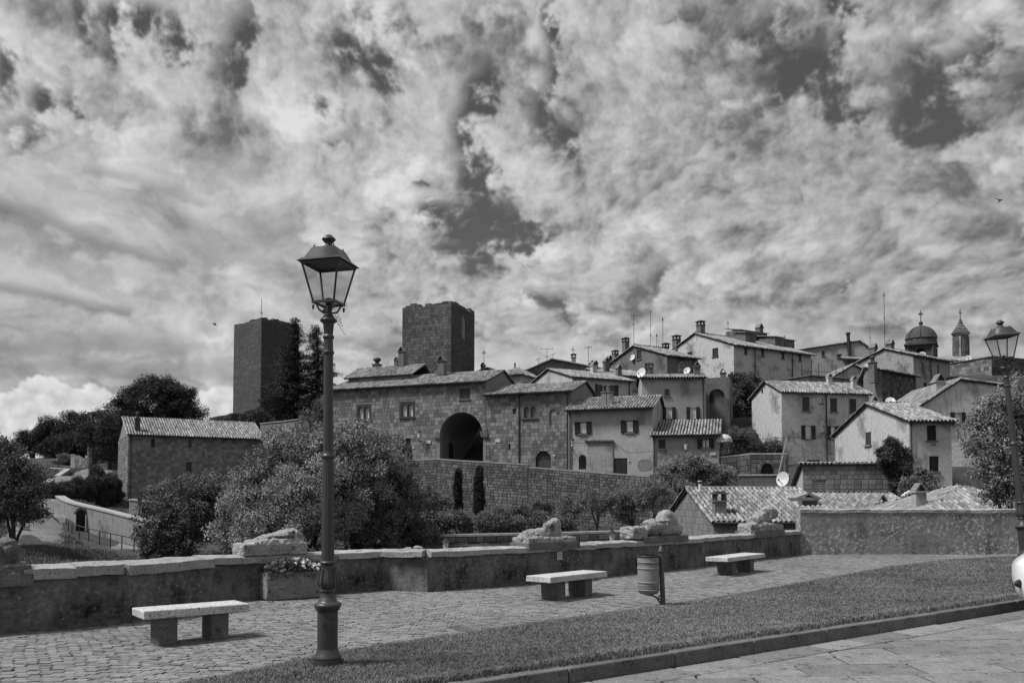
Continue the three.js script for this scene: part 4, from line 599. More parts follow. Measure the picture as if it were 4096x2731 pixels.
// --- weathered carved lids lying on the parapet: soft solids meshed from distance fields
function sdfGeo(fn, c, s, res = 56) {
  const mc = new MarchingCubes(res, new THREE.MeshBasicMaterial(), false, false, 200000); mc.isolation = 0; const h = res / 2;
  for (let k = 0; k < res; k++) for (let j = 0; j < res; j++) for (let i = 0; i < res; i++) mc.field[i + j * res + k * res * res] = -fn(c[0] + (i - h) / h * s[0], c[1] + (j - h) / h * s[1], c[2] + (k - h) / h * s[2]);
  mc.update(); const n = mc.count ?? mc.geometry.drawRange.count, P = new Float32Array(n * 3); for (let i = 0; i < n; i++) { P[3 * i] = c[0] + mc.positionArray[3 * i] * s[0]; P[3 * i + 1] = c[1] + mc.positionArray[3 * i + 1] * s[1]; P[3 * i + 2] = c[2] + mc.positionArray[3 * i + 2] * s[2]; }
  let g = new THREE.BufferGeometry(); g.setAttribute('position', new THREE.BufferAttribute(P, 3)); g = mergeVertices(g, 1e-4); g.computeVertexNormals(); return g;
}
const smin = (a, b, k) => { const h = clamp(.5 + .5 * (b - a) / k); return mix(b, a, h) - k * h * (1 - h); };
const ell = (x, y, z, e) => { const a = (x - e[0]) / e[3], b = (y - e[1]) / e[4], c = (z - e[2]) / e[5], k = Math.sqrt(a * a + b * b + c * c); return (k - 1) * Math.min(e[3], e[4], e[5]); };
const cap = (x, y, z, e) => { const [ax, ay, az, bx_, by, bz, r0, r1] = e, dx = bx_ - ax, dy = by - ay, dz = bz - az, t = clamp(((x - ax) * dx + (y - ay) * dy + (z - az) * dz) / (dx * dx + dy * dy + dz * dz)); return Math.hypot(x - ax - dx * t, y - ay - dy * t, z - az - dz * t) - mix(r0, r1, t); };
const rbox = (x, y, z, e) => { const r = .03, a = Math.abs(x - e[0]) - e[3] + r, b = Math.abs(y - e[1]) - e[4] + r, c = Math.abs(z - e[2]) - e[5] + r; return Math.hypot(Math.max(a, 0), Math.max(b, 0), Math.max(c, 0)) + Math.min(0, Math.max(a, b, c)) - r; };
const M_carved = mat(.38, T.rock, .95, T.bumpBig, .03), M_plinth = mat(.17, T.rock, .95, T.bumpBig, .02);
function statue(label, uv0, foot, y0, L, H, prims, carve = [], o = {}) { // prims in units of length L, height H
  const i = foot[2], a = foot[0], b = foot[1], dx = b[0] - a[0], dz = b[1] - a[1], l = Math.hypot(dx, dz), turn = Math.atan2(-dz, dx);
  let nx = dz / l, nz = -dx / l; if (nz > 0) { nx = -nx; nz = -nz; }
  const r = at(uv0[0], uv0[1], 1).sub(V3(0, EYE, 0)), nn = V3(nx, 0, nz), t = V3(a[0], 0, a[1]).dot(nn) / r.dot(nn), px = r.x * t + nx * .2, pz = r.z * t + nz * .2;
  const g = thing(o.name ?? 'carved_lid', label, 'sculpture', [px, y0, pz], turn, 'weathered carved stones on the parapet'); g.scale.x = o.sx ?? 1;
  const fn = (x, y, z) => { let d = 1e3; for (const p of prims) { const e = p.slice(1); const q = p[0] === 'b' ? rbox(x, y, z, e) : p[0] === 'c' ? cap(x, y, z, e) : ell(x, y, z, e); d = smin(d, q, o.k ?? .05); } for (const e of carve) d = -smin(-d, ell(x, y, z, e), .025);
    const w1 = n3(x * 6 + 3, y * 6, z * 6 + i); return d + (o.amp ?? .026) * fbm3(x * 6 + i, y * 6, z * 6, 4, .55) + .005 * n3(x * 34, y * 34, z * 34) + .009 * (1 - Math.min(1, 5 * Math.abs(w1))) + .006 * n3(x * 16, y * 16, z * 16); };
  obj('figure', [sdfGeo(fn, [L / 2, H / 2, 0], [L / 2 + .14, H / 2 + .12, .42], 88)], o.m ?? M_carved, g, { uv: 1 });
  if (o.plinth) obj('plinth', [roughen(new THREE.BoxGeometry(L * o.plinth[0], o.plinth[1], .56, 14, 2, 6), .014, 8, i).translate(L * .5 + (o.plinth[2] ?? 0), -o.plinth[1] / 2 + .03, 0)], M_plinth, g, { uv: 1 });
  return g;
}
const segB = [FOOT_B[1], FOOT_B[2], 1], segC = [FOOT_C[2], FOOT_C[3], 2], segC2 = [FOOT_C[1], FOOT_C[2], 3], segC3 = [FOOT_C[3], FOOT_C[4], 4], segA = [FOOT_A[0], FOOT_A[1], 5];
statue('weathered carved stone lid above the flower trough, its fold rising to the right', [968, 2225], segB, .69, 1.08, .40, [['b', .54, .09, 0, .54, .10, .25], ['b', .62, .15, 0, .43, .09, .23], ['e', .68, .24, .02, .40, .10, .18], ['e', .82, .30, .04, .22, .10, .16], ['c', .3, .2, .06, .75, .27, .12, .06, .08], ['e', .86, .33, .10, .11, .08, .10]], [[.85, .34, .21, .035, .03, .05], [.6, .27, .22, .2, .012, .05], [.2, .25, .1, .1, .05, .2]]);
statue('broken reclining stone figure with a bare torso left of the middle of the parapet', [2110, 2186], segC2, .73, 1.14, .46, [['b', .55, .05, 0, .56, .08, .26], ['e', .22, .15, .02, .24, .12, .2], ['c', .1, .17, .08, .5, .2, .06, .1, .12], ['e', .72, .24, 0, .19, .19, .17], ['e', .78, .36, .02, .13, .11, .12], ['c', .52, .34, .1, .75, .42, .06, .05, .07], ['c', .52, .34, .1, .5, .2, .12, .06, .07]], [[.62, .30, .14, .05, .07, .12], [.95, .36, 0, .12, .12, .3]], { plinth: [1.05, .13, .0], sx: 1.08 });
statue('largest lumpy reclining stone figure right of the middle, propped on a pale block', [2540, 2148], segC, .74, 1.5, .60, [['b', .18, .12, 0, .2, .13, .2], ['c', .35, .17, 0, 1.38, .16, 0, .13, .17], ['e', .75, .26, .04, .35, .15, .19], ['e', 1.12, .38, 0, .26, .20, .18], ['e', 1.16, .5, -.02, .17, .1, .13], ['e', 1.0, .44, .08, .1, .1, .1], ['c', .55, .24, .14, 1.0, .36, .16, .07, .07]], [[.36, .28, .1, .07, .1, .3], [1.12, .42, .2, .07, .09, .06], [.85, .33, .24, .2, .03, .06]], { plinth: [.86, .14, .1], amp: .04, sx: 1.3 });
statue('carved reclining lion of pale stone at the far end of the parapet', [3010, 2128], segC3, .73, 1.5, .68, [['b', .3, .08, 0, .32, .14, .2], ['b', .9, .05, 0, .62, .12, .24], ['c', .35, .28, 0, .95, .34, 0, .13, .17], ['e', 1.0, .44, 0, .24, .2, .18], ['e', 1.14, .52, .04, .20, .17, .17], ['e', 1.22, .46, .1, .15, .14, .13], ['c', .8, .42, .06, 1.0, .56, .04, .09, .1], ['c', .5, .18, .18, 1.05, .15, .2, .06, .07], ['c', .25, .2, .1, .42, .3, .1, .05, .07]], [[.86, .4, .2, .06, .1, .08], [1.2, .5, .24, .05, .05, .05]], { plinth: [1, .16, 0], sx: 1.3, amp: .045 });
statue('rounded dark carved head at the left edge on the near parapet', [-140, 2322], [FOOT_A[0], FOOT_A[1], 5], .66, .66, .46, [['b', .3, .05, 0, .36, .1, .26], ['e', .28, .22, 0, .3, .18, .22], ['e', .42, .32, .06, .16, .13, .15], ['e', .2, .3, .06, .15, .12, .15]], [[.33, .25, .24, .06, .08, .06]], { m: mat(.16, T.rock, .95, T.bumpBig, .03), plinth: [1.05, .14, 0] });
{ // small loose stones on the coping
  const p = [at(1632, 2190, 15.25), at(1668, 2194, 15.35)]; rnd = mulberry(8); [['pale loose stone chip lying on the coping near the projecting corner', .05], ['dark flat loose stone lying on the coping near the projecting corner', .07]].forEach(([l, r], i) => tag(obj('loose_stone', [roughen(new THREE.IcosahedronGeometry(r, 2), .02, 9, i).scale(1.2, .6, .9).translate(p[i].x, .715, p[i].z - .1)], M_cap[i ? 0 : 2]), l, 'stone'));
}
// --- trough with pansies
{
  const a = onY(1066, 2405, 0), b = onY(1285, 2391, 0), L = a.distanceTo(b) + .06, D = .42, H = .43, turn = Math.atan2(-(b.z - a.z), b.x - a.x), g = thing('stone_trough', 'rough stone trough planter standing against the recessed parapet', 'planter', [a.x, 0, a.z], turn);
  const mt = mat(.26, T.rock, .95, T.bumpBig, .03), q = (x0, x1, y0, y1, z0, z1) => { const w = x1 - x0, h = y1 - y0, d = z1 - z0; return new THREE.BoxGeometry(w, h, d, Math.ceil(w / .05), Math.ceil(h / .05), Math.ceil(d / .05)).translate((x0 + x1) / 2, (y0 + y1) / 2, (z0 + z1) / 2); };
  obj('basin', [sdfGeo((x, y, z) => { const o = rbox(x, y, z, [L / 2, H / 2, -D / 2, L / 2, H / 2, D / 2]), i = rbox(x, y, z, [L / 2, H, -D / 2, L / 2 - .07, .16, D / 2 - .07]); return Math.max(o, -i) + .016 * fbm3(x * 8, y * 8, z * 8, 4, .6); }, [L / 2, H / 2, -D / 2], [L / 2 + .08, H / 2 + .08, D / 2 + .08], 72)], mt, g, { uv: 1 });
  obj('soil', [box(L - .12, .05, D - .12, L / 2, H - .07, -D / 2)], M_soil, g, { uv: 1 });
  rnd = mulberry(77);
  const leafM = new THREE.MeshStandardMaterial({ color: lin(1), roughness: .7, side: THREE.DoubleSide });
  const fl = thing('pansies', 'mound of pansies with pale and dark blooms growing in the stone trough', 'flowers', [a.x, 0, a.z], turn);
  const lf = leafClump(10, .05, .018, .035); const n = 420, im = new THREE.InstancedMesh(lf, leafM, n); im.name = 'foliage'; im.userData.kind = 'stuff'; const c = new THREE.Color();
  const mound = (x) => .07 + .16 * Math.pow(Math.sin(Math.PI * clamp((x + .02) / (L + .04), .06, .94)), .7);
  for (let i = 0; i < n; i++) { const x = rr(.0, L), z = -rr(-.02, D - .02), e = 1 - Math.pow(Math.abs(z + D / 2) / (D / 2 + .03), 3); im.setMatrixAt(i, M4(x, H - .06 + mound(x) * Math.max(0, e) * Math.sqrt(rnd()), z, 1, 1, 1, rnd() * 3, rnd() * 3, rnd() * 3)); const t = rr(.025, .075); im.setColorAt(i, c.setRGB(t, t, t)); } fl.add(im);
  const bloomG = (() => { const q = []; for (let k = 0; k < 5; k++) { const s = new THREE.CircleGeometry(.017, 7).translate(0, .013, 0).rotateX(-.3).rotateZ(TAU * k / 5); q.push(s); } return plain(merge(q)); })();
  const bm = [.62, .5, .72, .10, .06, .16].map((v) => Object.assign(mat(v, null, .8), { side: THREE.DoubleSide }));
  for (let i = 0; i < 120; i++) { const x = rr(.02, L - .01), z = -rr(-.03, D * .7), e = 1 - Math.pow(Math.abs(z + D / 2) / (D / 2 + .06), 3), y = H - .035 + mound(x) * Math.max(0, e) * rr(.85, 1.05), white = x > L * .48 ? rnd() < .8 : rnd() < .10; const m = new THREE.Mesh(bloomG, bm[(white ? 0 : 3) + Math.floor(rnd() * 3)]); m.name = 'bloom'; m.position.set(x, y, z); m.rotation.set(rr(-.9, .3), rr(-.8, .8), rnd() * 3); const s = rr(.8, 1.25); m.scale.setScalar(s); fl.add(m); }
}
// --- white car nosing in at the right edge
{
  const n = at(4050, 2300, 13.15), turn = 150 * DEG, g = thing('parked_car', 'white parked car whose rounded nose enters at the right edge above the kerb', 'car', [n.x, -.148, n.z], 0); g.scale.y = 1.14;
  g.rotation.y = 2.62; // local +x points from tail to nose
  const paint = new THREE.MeshPhysicalMaterial({ color: lin(.74), roughness: .3, clearcoat: .6, clearcoatRoughness: .1 }), black = mat(.012, null, .6);
  // sections from nose (x=0) back to tail (x=-3.9): [x, half width, y bottom, y belt, y top, roof half width]
  const S = [[0, .30, .46, .60, .64, .24], [-.06, .55, .30, .66, .72, .44], [-.18, .72, .22, .70, .79, .58], [-.42, .80, .20, .76, .87, .64], [-.9, .83, .2, .83, .97, .66], [-1.15, .84, .2, .88, 1.05, .66], [-1.75, .84, .2, .90, 1.46, .58], [-2.4, .84, .2, .92, 1.52, .57], [-3.1, .83, .2, .94, 1.47, .56], [-3.6, .80, .22, .95, 1.18, .56], [-3.85, .72, .30, .86, .92, .50], [-3.92, .5, .4, .7, .72, .4]];
  const ring = ([x, w, b, m, t, r]) => { const P = []; const pts = [[0, b], [w * .6, b], [w * .93, b + .05], [w, mix(b, m, .4)], [w, mix(b, m, .75)], [w * .96, m], [mix(w, r, .55), mix(m, t, .45)], [r, t - .04 * (t - m + .2)], [r * .6, t - .0], [0, t + .015]]; for (const [z, y] of pts) P.push([x, y, z]); for (let i = pts.length - 2; i > 0; i--) P.push([x, pts[i][1], -pts[i][0]]); return P; };
  // finer sections by spline
  const fine = []; for (let i = 0; i + 1 < S.length; i++) for (let k = 0; k < 5; k++) { const t = k / 5, a = S[Math.max(0, i - 1)], b = S[i], c = S[i + 1], d = S[Math.min(S.length - 1, i + 2)]; fine.push(b.map((_, q) => .5 * (2 * b[q] + (c[q] - a[q]) * t + (2 * a[q] - 5 * b[q] + 4 * c[q] - d[q]) * t * t + (3 * b[q] - a[q] - 3 * c[q] + d[q]) * t * t * t))); } fine.push(S[S.length - 1]);
  const R = fine.map(ring), m = R[0].length, P = [], I = []; R.forEach((r) => r.forEach((p) => P.push(...p))); for (let i = 0; i + 1 < R.length; i++) for (let j = 0; j < m; j++) { const a = i * m + j, b = i * m + (j + 1) % m; I.push(a, a + m, b, b, a + m, b + m); }
  for (const [o, s] of [[0, 1], [(R.length - 1) * m, -1]]) for (let j = 1; j + 1 < m; j++) s > 0 ? I.push(o, o + j, o + j + 1) : I.push(o, o + j + 1, o + j);
  const bg = new THREE.BufferGeometry(); bg.setAttribute('position', new THREE.BufferAttribute(new Float32Array(P), 3)); bg.setIndex(I); bg.computeVertexNormals();
  obj('body', [bg], paint, g);
  for (const s of [-1, 1]) { obj('headlight', [tf(new THREE.SphereGeometry(1, 20, 12), -.30, .71, s * .66, 0, s * .75, .35, [.17, .075, .10])], mat(.25, null, .1), g); obj('fog_lamp_recess', [tf(new THREE.SphereGeometry(1, 18, 12), -.115, .45, s * .60, 0, s * .7, 0, [.05, .055, .13])], black, g); obj('door_mirror', [tf(new THREE.SphereGeometry(1, 14, 10), -1.35, 1.0, s * .95, 0, 0, 0, [.07, .08, .1])], paint, g); }
  obj('grille', [tf(new THREE.SphereGeometry(1, 18, 10), -.06, .40, 0, 0, 0, 0, [.06, .07, .42])], black, g);
  obj('windscreen', [tf(new THREE.PlaneGeometry(1.12, .62), -1.43, 1.27, 0, 0, Math.PI / 2, 0).applyMatrix4(new THREE.Matrix4().makeTranslation(0, 0, 0))].map((q) => { const p = q.attributes.position; for (let i = 0; i < p.count; i++) { const y = p.getY(i); p.setX(i, y > 1.3 ? -1.74 : -1.14); p.setY(i, y > 1.3 ? 1.475 : 1.075); } q.computeVertexNormals(); return q; }), MT.glassDark, g);
  for (const [x, s] of [[-.78, 1], [-.78, -1], [-3.2, 1], [-3.2, -1]]) { const w = obj('wheel', [tf(new THREE.TorusGeometry(.24, .07, 12, 28), x, .31, s * .78), tf(new THREE.CylinderGeometry(.3, .3, .16, 28), x, .31, s * .76, Math.PI / 2)], black, g); obj('rim', [tf(lathe([[0, .02], [.06, .03], [.1, 0], [.19, .01], [.2, .03]], 20), x, .31, s * .86, s * Math.PI / 2)], mat(.4, null, .35, null, 0, { metalness: .8 }), w); }
}
// --- swifts
function swift(label, u, v, Z, roll, s) { const p = at(u, v, Z), g = thing('swift', label, 'bird', p.toArray(), 0, 'swifts in flight'); const m = mat(.012, null, .8);
  obj('body', [tf(new THREE.SphereGeometry(1, 10, 8), 0, 0, 0, 0, 0, 0, [.10, .028, .03]), tf(new THREE.ConeGeometry(.022, .09, 6), -.12, 0, 0, 0, 0, Math.PI / 2)], m, g);
  for (const q of [-1, 1]) { const w = new THREE.Shape([[.05, 0], [.02, .12], [-.07, .23], [-.02, .11], [-.03, 0]].map((t) => new THREE.Vector2(...t))); obj('wing', [new THREE.ExtrudeGeometry(w, { depth: .006, bevelEnabled: false }).rotateX(q * 1.15)], m, g); }
  g.rotation.set(.5, .4, roll); g.scale.setScalar(s); }
swift('dark swift flying left of the taller stone tower', 858, 1298, 60, -.6, 1.5);
swift('dark swift flying high at the right above the church lantern', 4003, 802, 45, .5, 1.3);
// ================================================================ TERRAIN beyond the parapet
const ANCH = []; const anc = (u, v, Z) => { const p = at(u, v, Z); ANCH.push([p.x, p.z, p.y]); }, ancY = (x, Z, y) => ANCH.push([x, -Z, y]);
[[-200, 2270, 36], [60, 2255, 36], [300, 2255, 36], [130, 2160, 44], [130, 2112, 50], [160, 2050, 57], [205, 1990, 66], [250, 1950, 74], [310, 1910, 84], [250, 2122, 56.5], [300, 2160, 53.5], [430, 2200, 49.5], [569, 2236, 46.5], [326, 2148, 56.5], [400, 2180, 53], [500, 2212, 50], [300, 2205, 47], [450, 2252, 43], [100, 2200, 44], [440, 1882, 100], [40, 2060, 54], [-150, 2080, 54], [60, 1960, 72], [-200, 1950, 80], [150, 1860, 110], [-200, 1830, 140], [300, 1830, 140], [470, 2075, 66], [700, 2060, 70], [380, 2035, 69], [300, 2000, 66], [440, 2050, 68], [900, 1990, 74], [700, 1900, 95], [1000, 1760, 92], [1100, 1690, 105], [700, 1790, 125]].forEach((a) => anc(...a));
[[-30, 27, -5], [-18, 24, -5], [-8, 24, -5.5], [0, 27, -5.5], [8, 30, -5], [16, 34, -4], [28, 34, -3], [40, 36, -2], [-16, 33, -4.5], [-6, 37, -4], [4, 37, -4], [-9, 44, -.4], [0, 44, -.3], [9, 44, -.2], [-9, 54, 0], [0, 54, .2], [8, 53, .4], [14, 44, -1.5], [22, 46, -.5], [30, 50, .6], [42, 52, 1.5], [14, 58, 3.0], [22, 60, 3.4], [30, 64, 4.2], [45, 62, 4.5], [-10, 66, 3.9], [-20, 70, 3.4], [0, 64, 4.1], [8, 62, 3.8], [20, 80, 9], [30, 80, 9.5], [42, 80, 9.5], [0, 84, 8], [-14, 88, 8.5], [-26, 98, 9.5], [8, 98, 13.5], [20, 100, 15], [34, 104, 15.5], [50, 100, 15.5], [60, 112, 16], [0, 130, 15], [40, 140, 17], [-40, 180, 10], [80, 180, 15], [0, 240, 8], [-120, 240, 8], [140, 240, 8], [-90, 90, 1], [-90, 45, -3], [80, 45, 0], [90, 100, 12]].forEach((a) => ancY(...a));
const RW = [[1500, 1842, 63.4], [1560, 1842, 63], [1850, 1840, 61.4], [2113, 1855, 60], [2400, 1888, 58.6], [2760, 1916, 56.5]].map((a) => { const p = at(...a); return [p.x, -p.z]; });
const RWY = [[1500, 1842, 63.4], [1560, 1842, 63], [1850, 1840, 61.4], [2113, 1866, 60], [2400, 1888, 58.6], [2760, 1916, 56.5]].map((a) => { const p = at(...a); return [p.x, p.y]; });
function groundY(x, z) { if (x > RW[0][0] - 1 && x < 13 && -z > 38 && -z < lerpTable(RW, x) + 1.5) return -.45 + .1 * n2(x, z); const wz = x > RW[0][0] - 1 && x < 14 ? lerpTable(RW, x) : 0, cap_ = wz && -z < wz + 10 ? lerpTable(RWY, x) - .5 : 99; let s = 0, w = 0; for (const [ax, az, y] of ANCH) { const d = (x - ax) ** 2 + (z - az) ** 2 + 3, k = 1 / (d * d); s += k * y; w += k; } const far = sm(250, 420, Math.hypot(x, z)); return Math.min(cap_, mix(s / w, -4, far) + .25 * n2(x * .12, z * .12)); }
{
  const P = [], I = [], xs = [], zs = []; for (let x = -420; x <= 420;) { xs.push(x); x += Math.abs(x) < 75 ? 1.5 : 15; } for (let z = -26.3; z >= -700;) { zs.push(z); z -= z > -120 ? 1.5 : 20; }
  const parapetSide = (x, z) => z; xs.forEach((x) => zs.forEach((z) => P.push(x, groundY(x, z), z))); const n = zs.length; for (let i = 0; i + 1 < xs.length; i++) for (let j = 0; j + 1 < n; j++) { const a = i * n + j; I.push(a, a + n, a + 1, a + 1, a + n, a + n + 1); }
  const g = new THREE.BufferGeometry(); g.setAttribute('position', new THREE.BufferAttribute(new Float32Array(P), 3)); g.setIndex(I); g.computeVertexNormals();
  struct('hillside_ground', g, mat(.05, T.field, 1, T.bumpBig, .06), { uv: 1 });
  // low ground right below the parapet
  struct('lower_ground', [slabXZ([[-120, -26.4], [120, -26.4], [120, -25], [24, -25.6], ...[...FOOT_D].reverse().map((p) => [p[0], p[1] - .3]), ...[...FOOT_C].reverse().map((p) => [p[0], p[1] - .3]), ...[...FOOT_B].reverse().map((p) => [p[0], p[1] - .3]), ...[...FOOT_A].reverse().map((p) => [p[0], p[1] - .3]), [-120, -6]].filter((p) => p[1] > -26.41), -7, -5.2)], mat(.07, T.field, 1), { uv: 1 });
}
// ribbon laid on the ground
function ribbon(pts, w, lift) { const c = new THREE.CatmullRomCurve3(pts), n = 60, P = [], I = []; for (let i = 0; i <= n; i++) { const p = c.getPointAt(i / n), t = c.getTangentAt(i / n), s = V3(-t.z, 0, t.x).normalize(), ww = typeof w === 'function' ? w(i / n) : w; for (let k = 0; k <= 6; k++) { const f = k / 6 - .5, x = p.x + s.x * ww * f, z = p.z + s.z * ww * f; P.push(x, groundY(x, z) - .04 + (lift + .04) * sm(0, .12, i / n) * sm(0, .1, .5 - Math.abs(f)), z); } } for (let i = 0; i < n; i++) for (let k = 0; k < 6; k++) { const a = i * 7 + k; I.push(a, a + 1, a + 7, a + 1, a + 8, a + 7); } const g = new THREE.BufferGeometry(); g.setAttribute('position', new THREE.BufferAttribute(new Float32Array(P), 3)); g.setIndex(I); g.computeVertexNormals(); return g; }
struct('gravel_path', ribbon([at(110, 2150, 46), at(130, 2112, 50), at(160, 2050, 57), at(205, 1990, 66), at(250, 1950, 74), at(310, 1910, 84), at(430, 1882, 100), at(560, 1870, 112)], (t) => mix(3.2, 4.2, t), .07), mat(.2, T.field, 1), { uv: 1 });
// wall strips: line of [u, vTop, Z], height below
function wallStrip(name, label, cat, pts, h, th, m, cop, o = {}) {
  const P = pts.map(([u, v, Z]) => at(u, v, Z)), g = thing(name, label, cat), q = []; const cops = [];
  for (let i = 0; i + 1 < P.length; i++) { const a = P[i], b = P[i + 1], d = V3(b.x - a.x, 0, b.z - a.z), L = d.length(), n = V3(d.z, 0, -d.x).normalize(); if (n.z > 0) n.negate(); const hh = (k) => (Array.isArray(h) ? mix(h[0], h[1], (i + k) / (P.length - 1)) : h);
    const pr = (base, yA, yB, yA0, yB0, f0, f1) => { const A = (t, y, f) => [t ? b.x + n.x * f : a.x + n.x * f, y, t ? b.z + n.z * f : a.z + n.z * f], T0 = A(0, yA, f0), T1 = A(1, yB, f0), T2 = A(1, yB, f1), T3 = A(0, yA, f1), B0 = A(0, yA0, f0), B1 = A(1, yB0, f0), B2 = A(1, yB0, f1), B3 = A(0, yA0, f1); const V = []; const f = (p, r, s, t) => V.push(...p, ...r, ...s, ...p, ...s, ...t); f(B0, B1, T1, T0); f(T0, T1, T2, T3); f(B1, B2, T2, T1); f(B2, B3, T3, T2); f(B3, B0, T0, T3); const gg = new THREE.BufferGeometry(); gg.setAttribute('position', new THREE.BufferAttribute(new Float32Array(V), 3)); gg.computeVertexNormals(); return gg; };
    q.push(pr(0, a.y - .1, b.y - .1, a.y - hh(0), b.y - hh(1), 0, th)); if (cop) { const c = obj('coping', [pr(0, a.y, b.y, a.y - .1, b.y - .1, -.06, th + .06)], cop, g, { uv: 1 }); } }
  obj('wall', q, m, g, { uv: 1 });
  if (o.stones) { // courses following the top line
    const list = []; rnd = mulberry(o.seed ?? 61); for (let i = 0; i + 1 < P.length; i++) { const a = P[i], b = P[i + 1], d = b.clone().sub(a), L = Math.hypot(d.x, d.z), ang = Math.atan2(-d.z, d.x), n = V3(-d.z, 0, d.x).normalize(); if (n.z < 0) n.negate(); let y = .14; const H = Array.isArray(h) ? mix(h[0], h[1], (i + .5) / (P.length - 1)) : h; while (y < H) { const ch = rr(...(o.ch ?? [.2, .34])); let x = 0; while (x < L - .05) { let w = rr(...(o.cw ?? [.25, .6])); if (x + w > L - .15) w = L - x; const t = (x + w / 2) / L; const p = a.clone().addScaledVector(d, t); if (!(o.skip && o.skip(i, x, y))) list.push({ matrix: M4(p.x + n.x * .02, p.y - y - ch / 2, p.z + n.z * .02, w - .03, ch - .03, .1 + rr(0, .04), 0, ang, Math.atan2(d.y, L) * 1), size: w * ch, tone: clamp(Math.floor((rnd() + .4 * n2(p.x * .4, y * .6)) * o.stones.length), 0, o.stones.length - 1) }); x += w; } y += ch; } }
    pieces(g, 'stone', list, UNIT, o.stones, o.most ?? 300, 'stones'); }
  return g;
}
const M_cop = mat(.42, T.rock, .95), M_rubble = mat(.13, T.rock, .95, T.bumpBig, .03), M_oldwall = mat(.22, T.old, .95, T.bumpBig, .02);
wallStrip('retaining_wall', 'long stone retaining wall with pale coping below the gatehouse street', 'wall', [[1560, 1842, 63], [1750, 1833, 62], [1850, 1840, 61.4], [2113, 1855, 60]], 5.2, .6, M_rubble, M_cop, { stones: MT.tuff.slice(0, 5), seed: 62, ch: [.16, .27], cw: [.2, .5] });
wallStrip('retaining_wall', 'lower stepped stretch of stone retaining wall in front of the plastered houses', 'wall', [[2113.4, 1866, 60.02], [2400, 1888, 58.6], [2670, 1908, 57], [2760, 1916, 56.5]], 4.6, .6, M_rubble, M_cop, { stones: MT.tuff.slice(0, 5), seed: 63, ch: [.15, .25], cw: [.18, .45] });
wallStrip('garden_wall', 'low dark stone garden wall just behind the parapet statues', 'wall', [[1640, 2144, 40], [1740, 2139, 40], [2097, 2132, 40], [2319, 2127, 40], [2560, 2119, 40]], 4.6, .5, M_rubble, M_cop, { stones: MT.tuffDark, seed: 64, ch: [.22, .34], cw: [.3, .65], most: 300 });
struct('garden_lawn', [slabXZ([[xAt(1640, 40), -40.4], [xAt(2600, 40), -40.4], [xAt(2700, 58), -58], [xAt(1560, 62), -62]], -5, -.16)], mat(.10, T.field, 1), { uv: 1 });
// left: ramp with curving wall
wallStrip('ramp_wall', 'curving rendered wall with rounded coping beside the sloping ramp at the left', 'wall', [[222, 1982, 64], [245, 1996, 62], [268, 2005, 60.5], [312, 2016, 58.5], [420, 2041, 55], [513, 2065, 52], [610, 2086, 49]], [2.2, 2.3], .5, M_oldwall, M_cop, {});
struct('ramp', (() => { const P = [], f = (a, b, c, d) => P.push(...[a, b, c, a, c, d].flatMap((p) => p.toArray())); const A = [[252, 2096, 61.4], [326, 2130, 57.5], [466, 2166, 53.2], [600, 2205, 49]].map((p) => at(...p)), B = [[245, 2118, 58], [290, 2150, 54.5], [430, 2190, 50.5], [600, 2230, 46.8]].map((p) => at(...p)); for (let i = 0; i < 3; i++) { f(B[i], B[i + 1], A[i + 1], A[i]); } const g = new THREE.BufferGeometry(); g.setAttribute('position', new THREE.BufferAttribute(new Float32Array(P), 3)); g.computeVertexNormals(); return plain(g); })(), mat(.2, T.field, 1), { uv: 1 });
wallStrip('ramp_wall', 'low mottled retaining wall under the ramp railing at the left', 'wall', [[243, 2118, 57.9], [290, 2150, 54.4], [430, 2190, 50.4], [600, 2230, 46.7]], 2.6, .4, M_oldwall, null, {});
{ const g = thing('ramp_railing', 'thin metal railing with slender posts along the outer edge of the ramp', 'railing'), L = [[262, 2124, 57.4], [290, 2150, 54.5], [430, 2190, 50.5], [585, 2226, 47]].map((p) => at(...p)), c = new THREE.CatmullRomCurve3(L); for (let i = 0; i <= 9; i++) { const p = c.getPointAt(i / 9); obj('post', [rod(p.clone().add(V3(0, -.05, 0)), p.clone().add(V3(0, .85, 0)), .03)], MT.iron, g); } obj('rail', [tube([...Array(12)].map((_, i) => c.getPointAt(i / 11).add(V3(0, .85, 0))), .03, 30, 6), tube([...Array(12)].map((_, i) => c.getPointAt(i / 11).add(V3(0, .45, 0))), .018, 30, 5)], MT.iron, g); }
{ const g = thing('guard_fence', 'dark metal panel fence at the bend of the gravel path', 'fence'), a = [[179, 2033, 58.5], [205, 2062, 57.8], [232, 2080, 57.2], [252, 2112, 56.6]].map((p) => at(...p)); for (let i = 0; i < 3; i++) { const p = a[i], q = a[i + 1]; for (let k = 0; k < 3; k++) { const m = p.clone().lerp(q, (k + .5) / 3), L = Math.hypot(q.x - p.x, q.z - p.z) / 3; obj('panel', [box(L - .05, 1.3, .05, m.x, m.y - .66, m.z, Math.atan2(-(q.z - p.z), q.x - p.x))], MT.wood, g); } } obj('rail', [tube(a, .05, 20, 6)], MT.ironLight, g); }
wallStrip('path_wall', 'low wall with rounded pale top along the left side of the gravel path', 'wall', [[165, 1932, 76], [215, 1903, 83], [262, 1874, 91], [200, 1870, 98]], 1.3, .4, M_oldwall, M_cop, {});
wallStrip('yard_wall', 'pale yard wall running in front of the square stone house', 'wall', [[516, 1995, 62], [600, 2005, 61], [700, 2020, 59], [820, 2036, 58]], 2.2, .4, M_oldwall, M_cop, {});
wallStrip('ruin_wall', 'tall broken stone wall half covered by dark trees on the left hill', 'wall', [[356, 1706, 100], [372, 1700, 100], [392, 1702, 100.5]], 7, 1.2, M_rubble, null, { stones: MT.tuffDark, seed: 66, most: 120 });
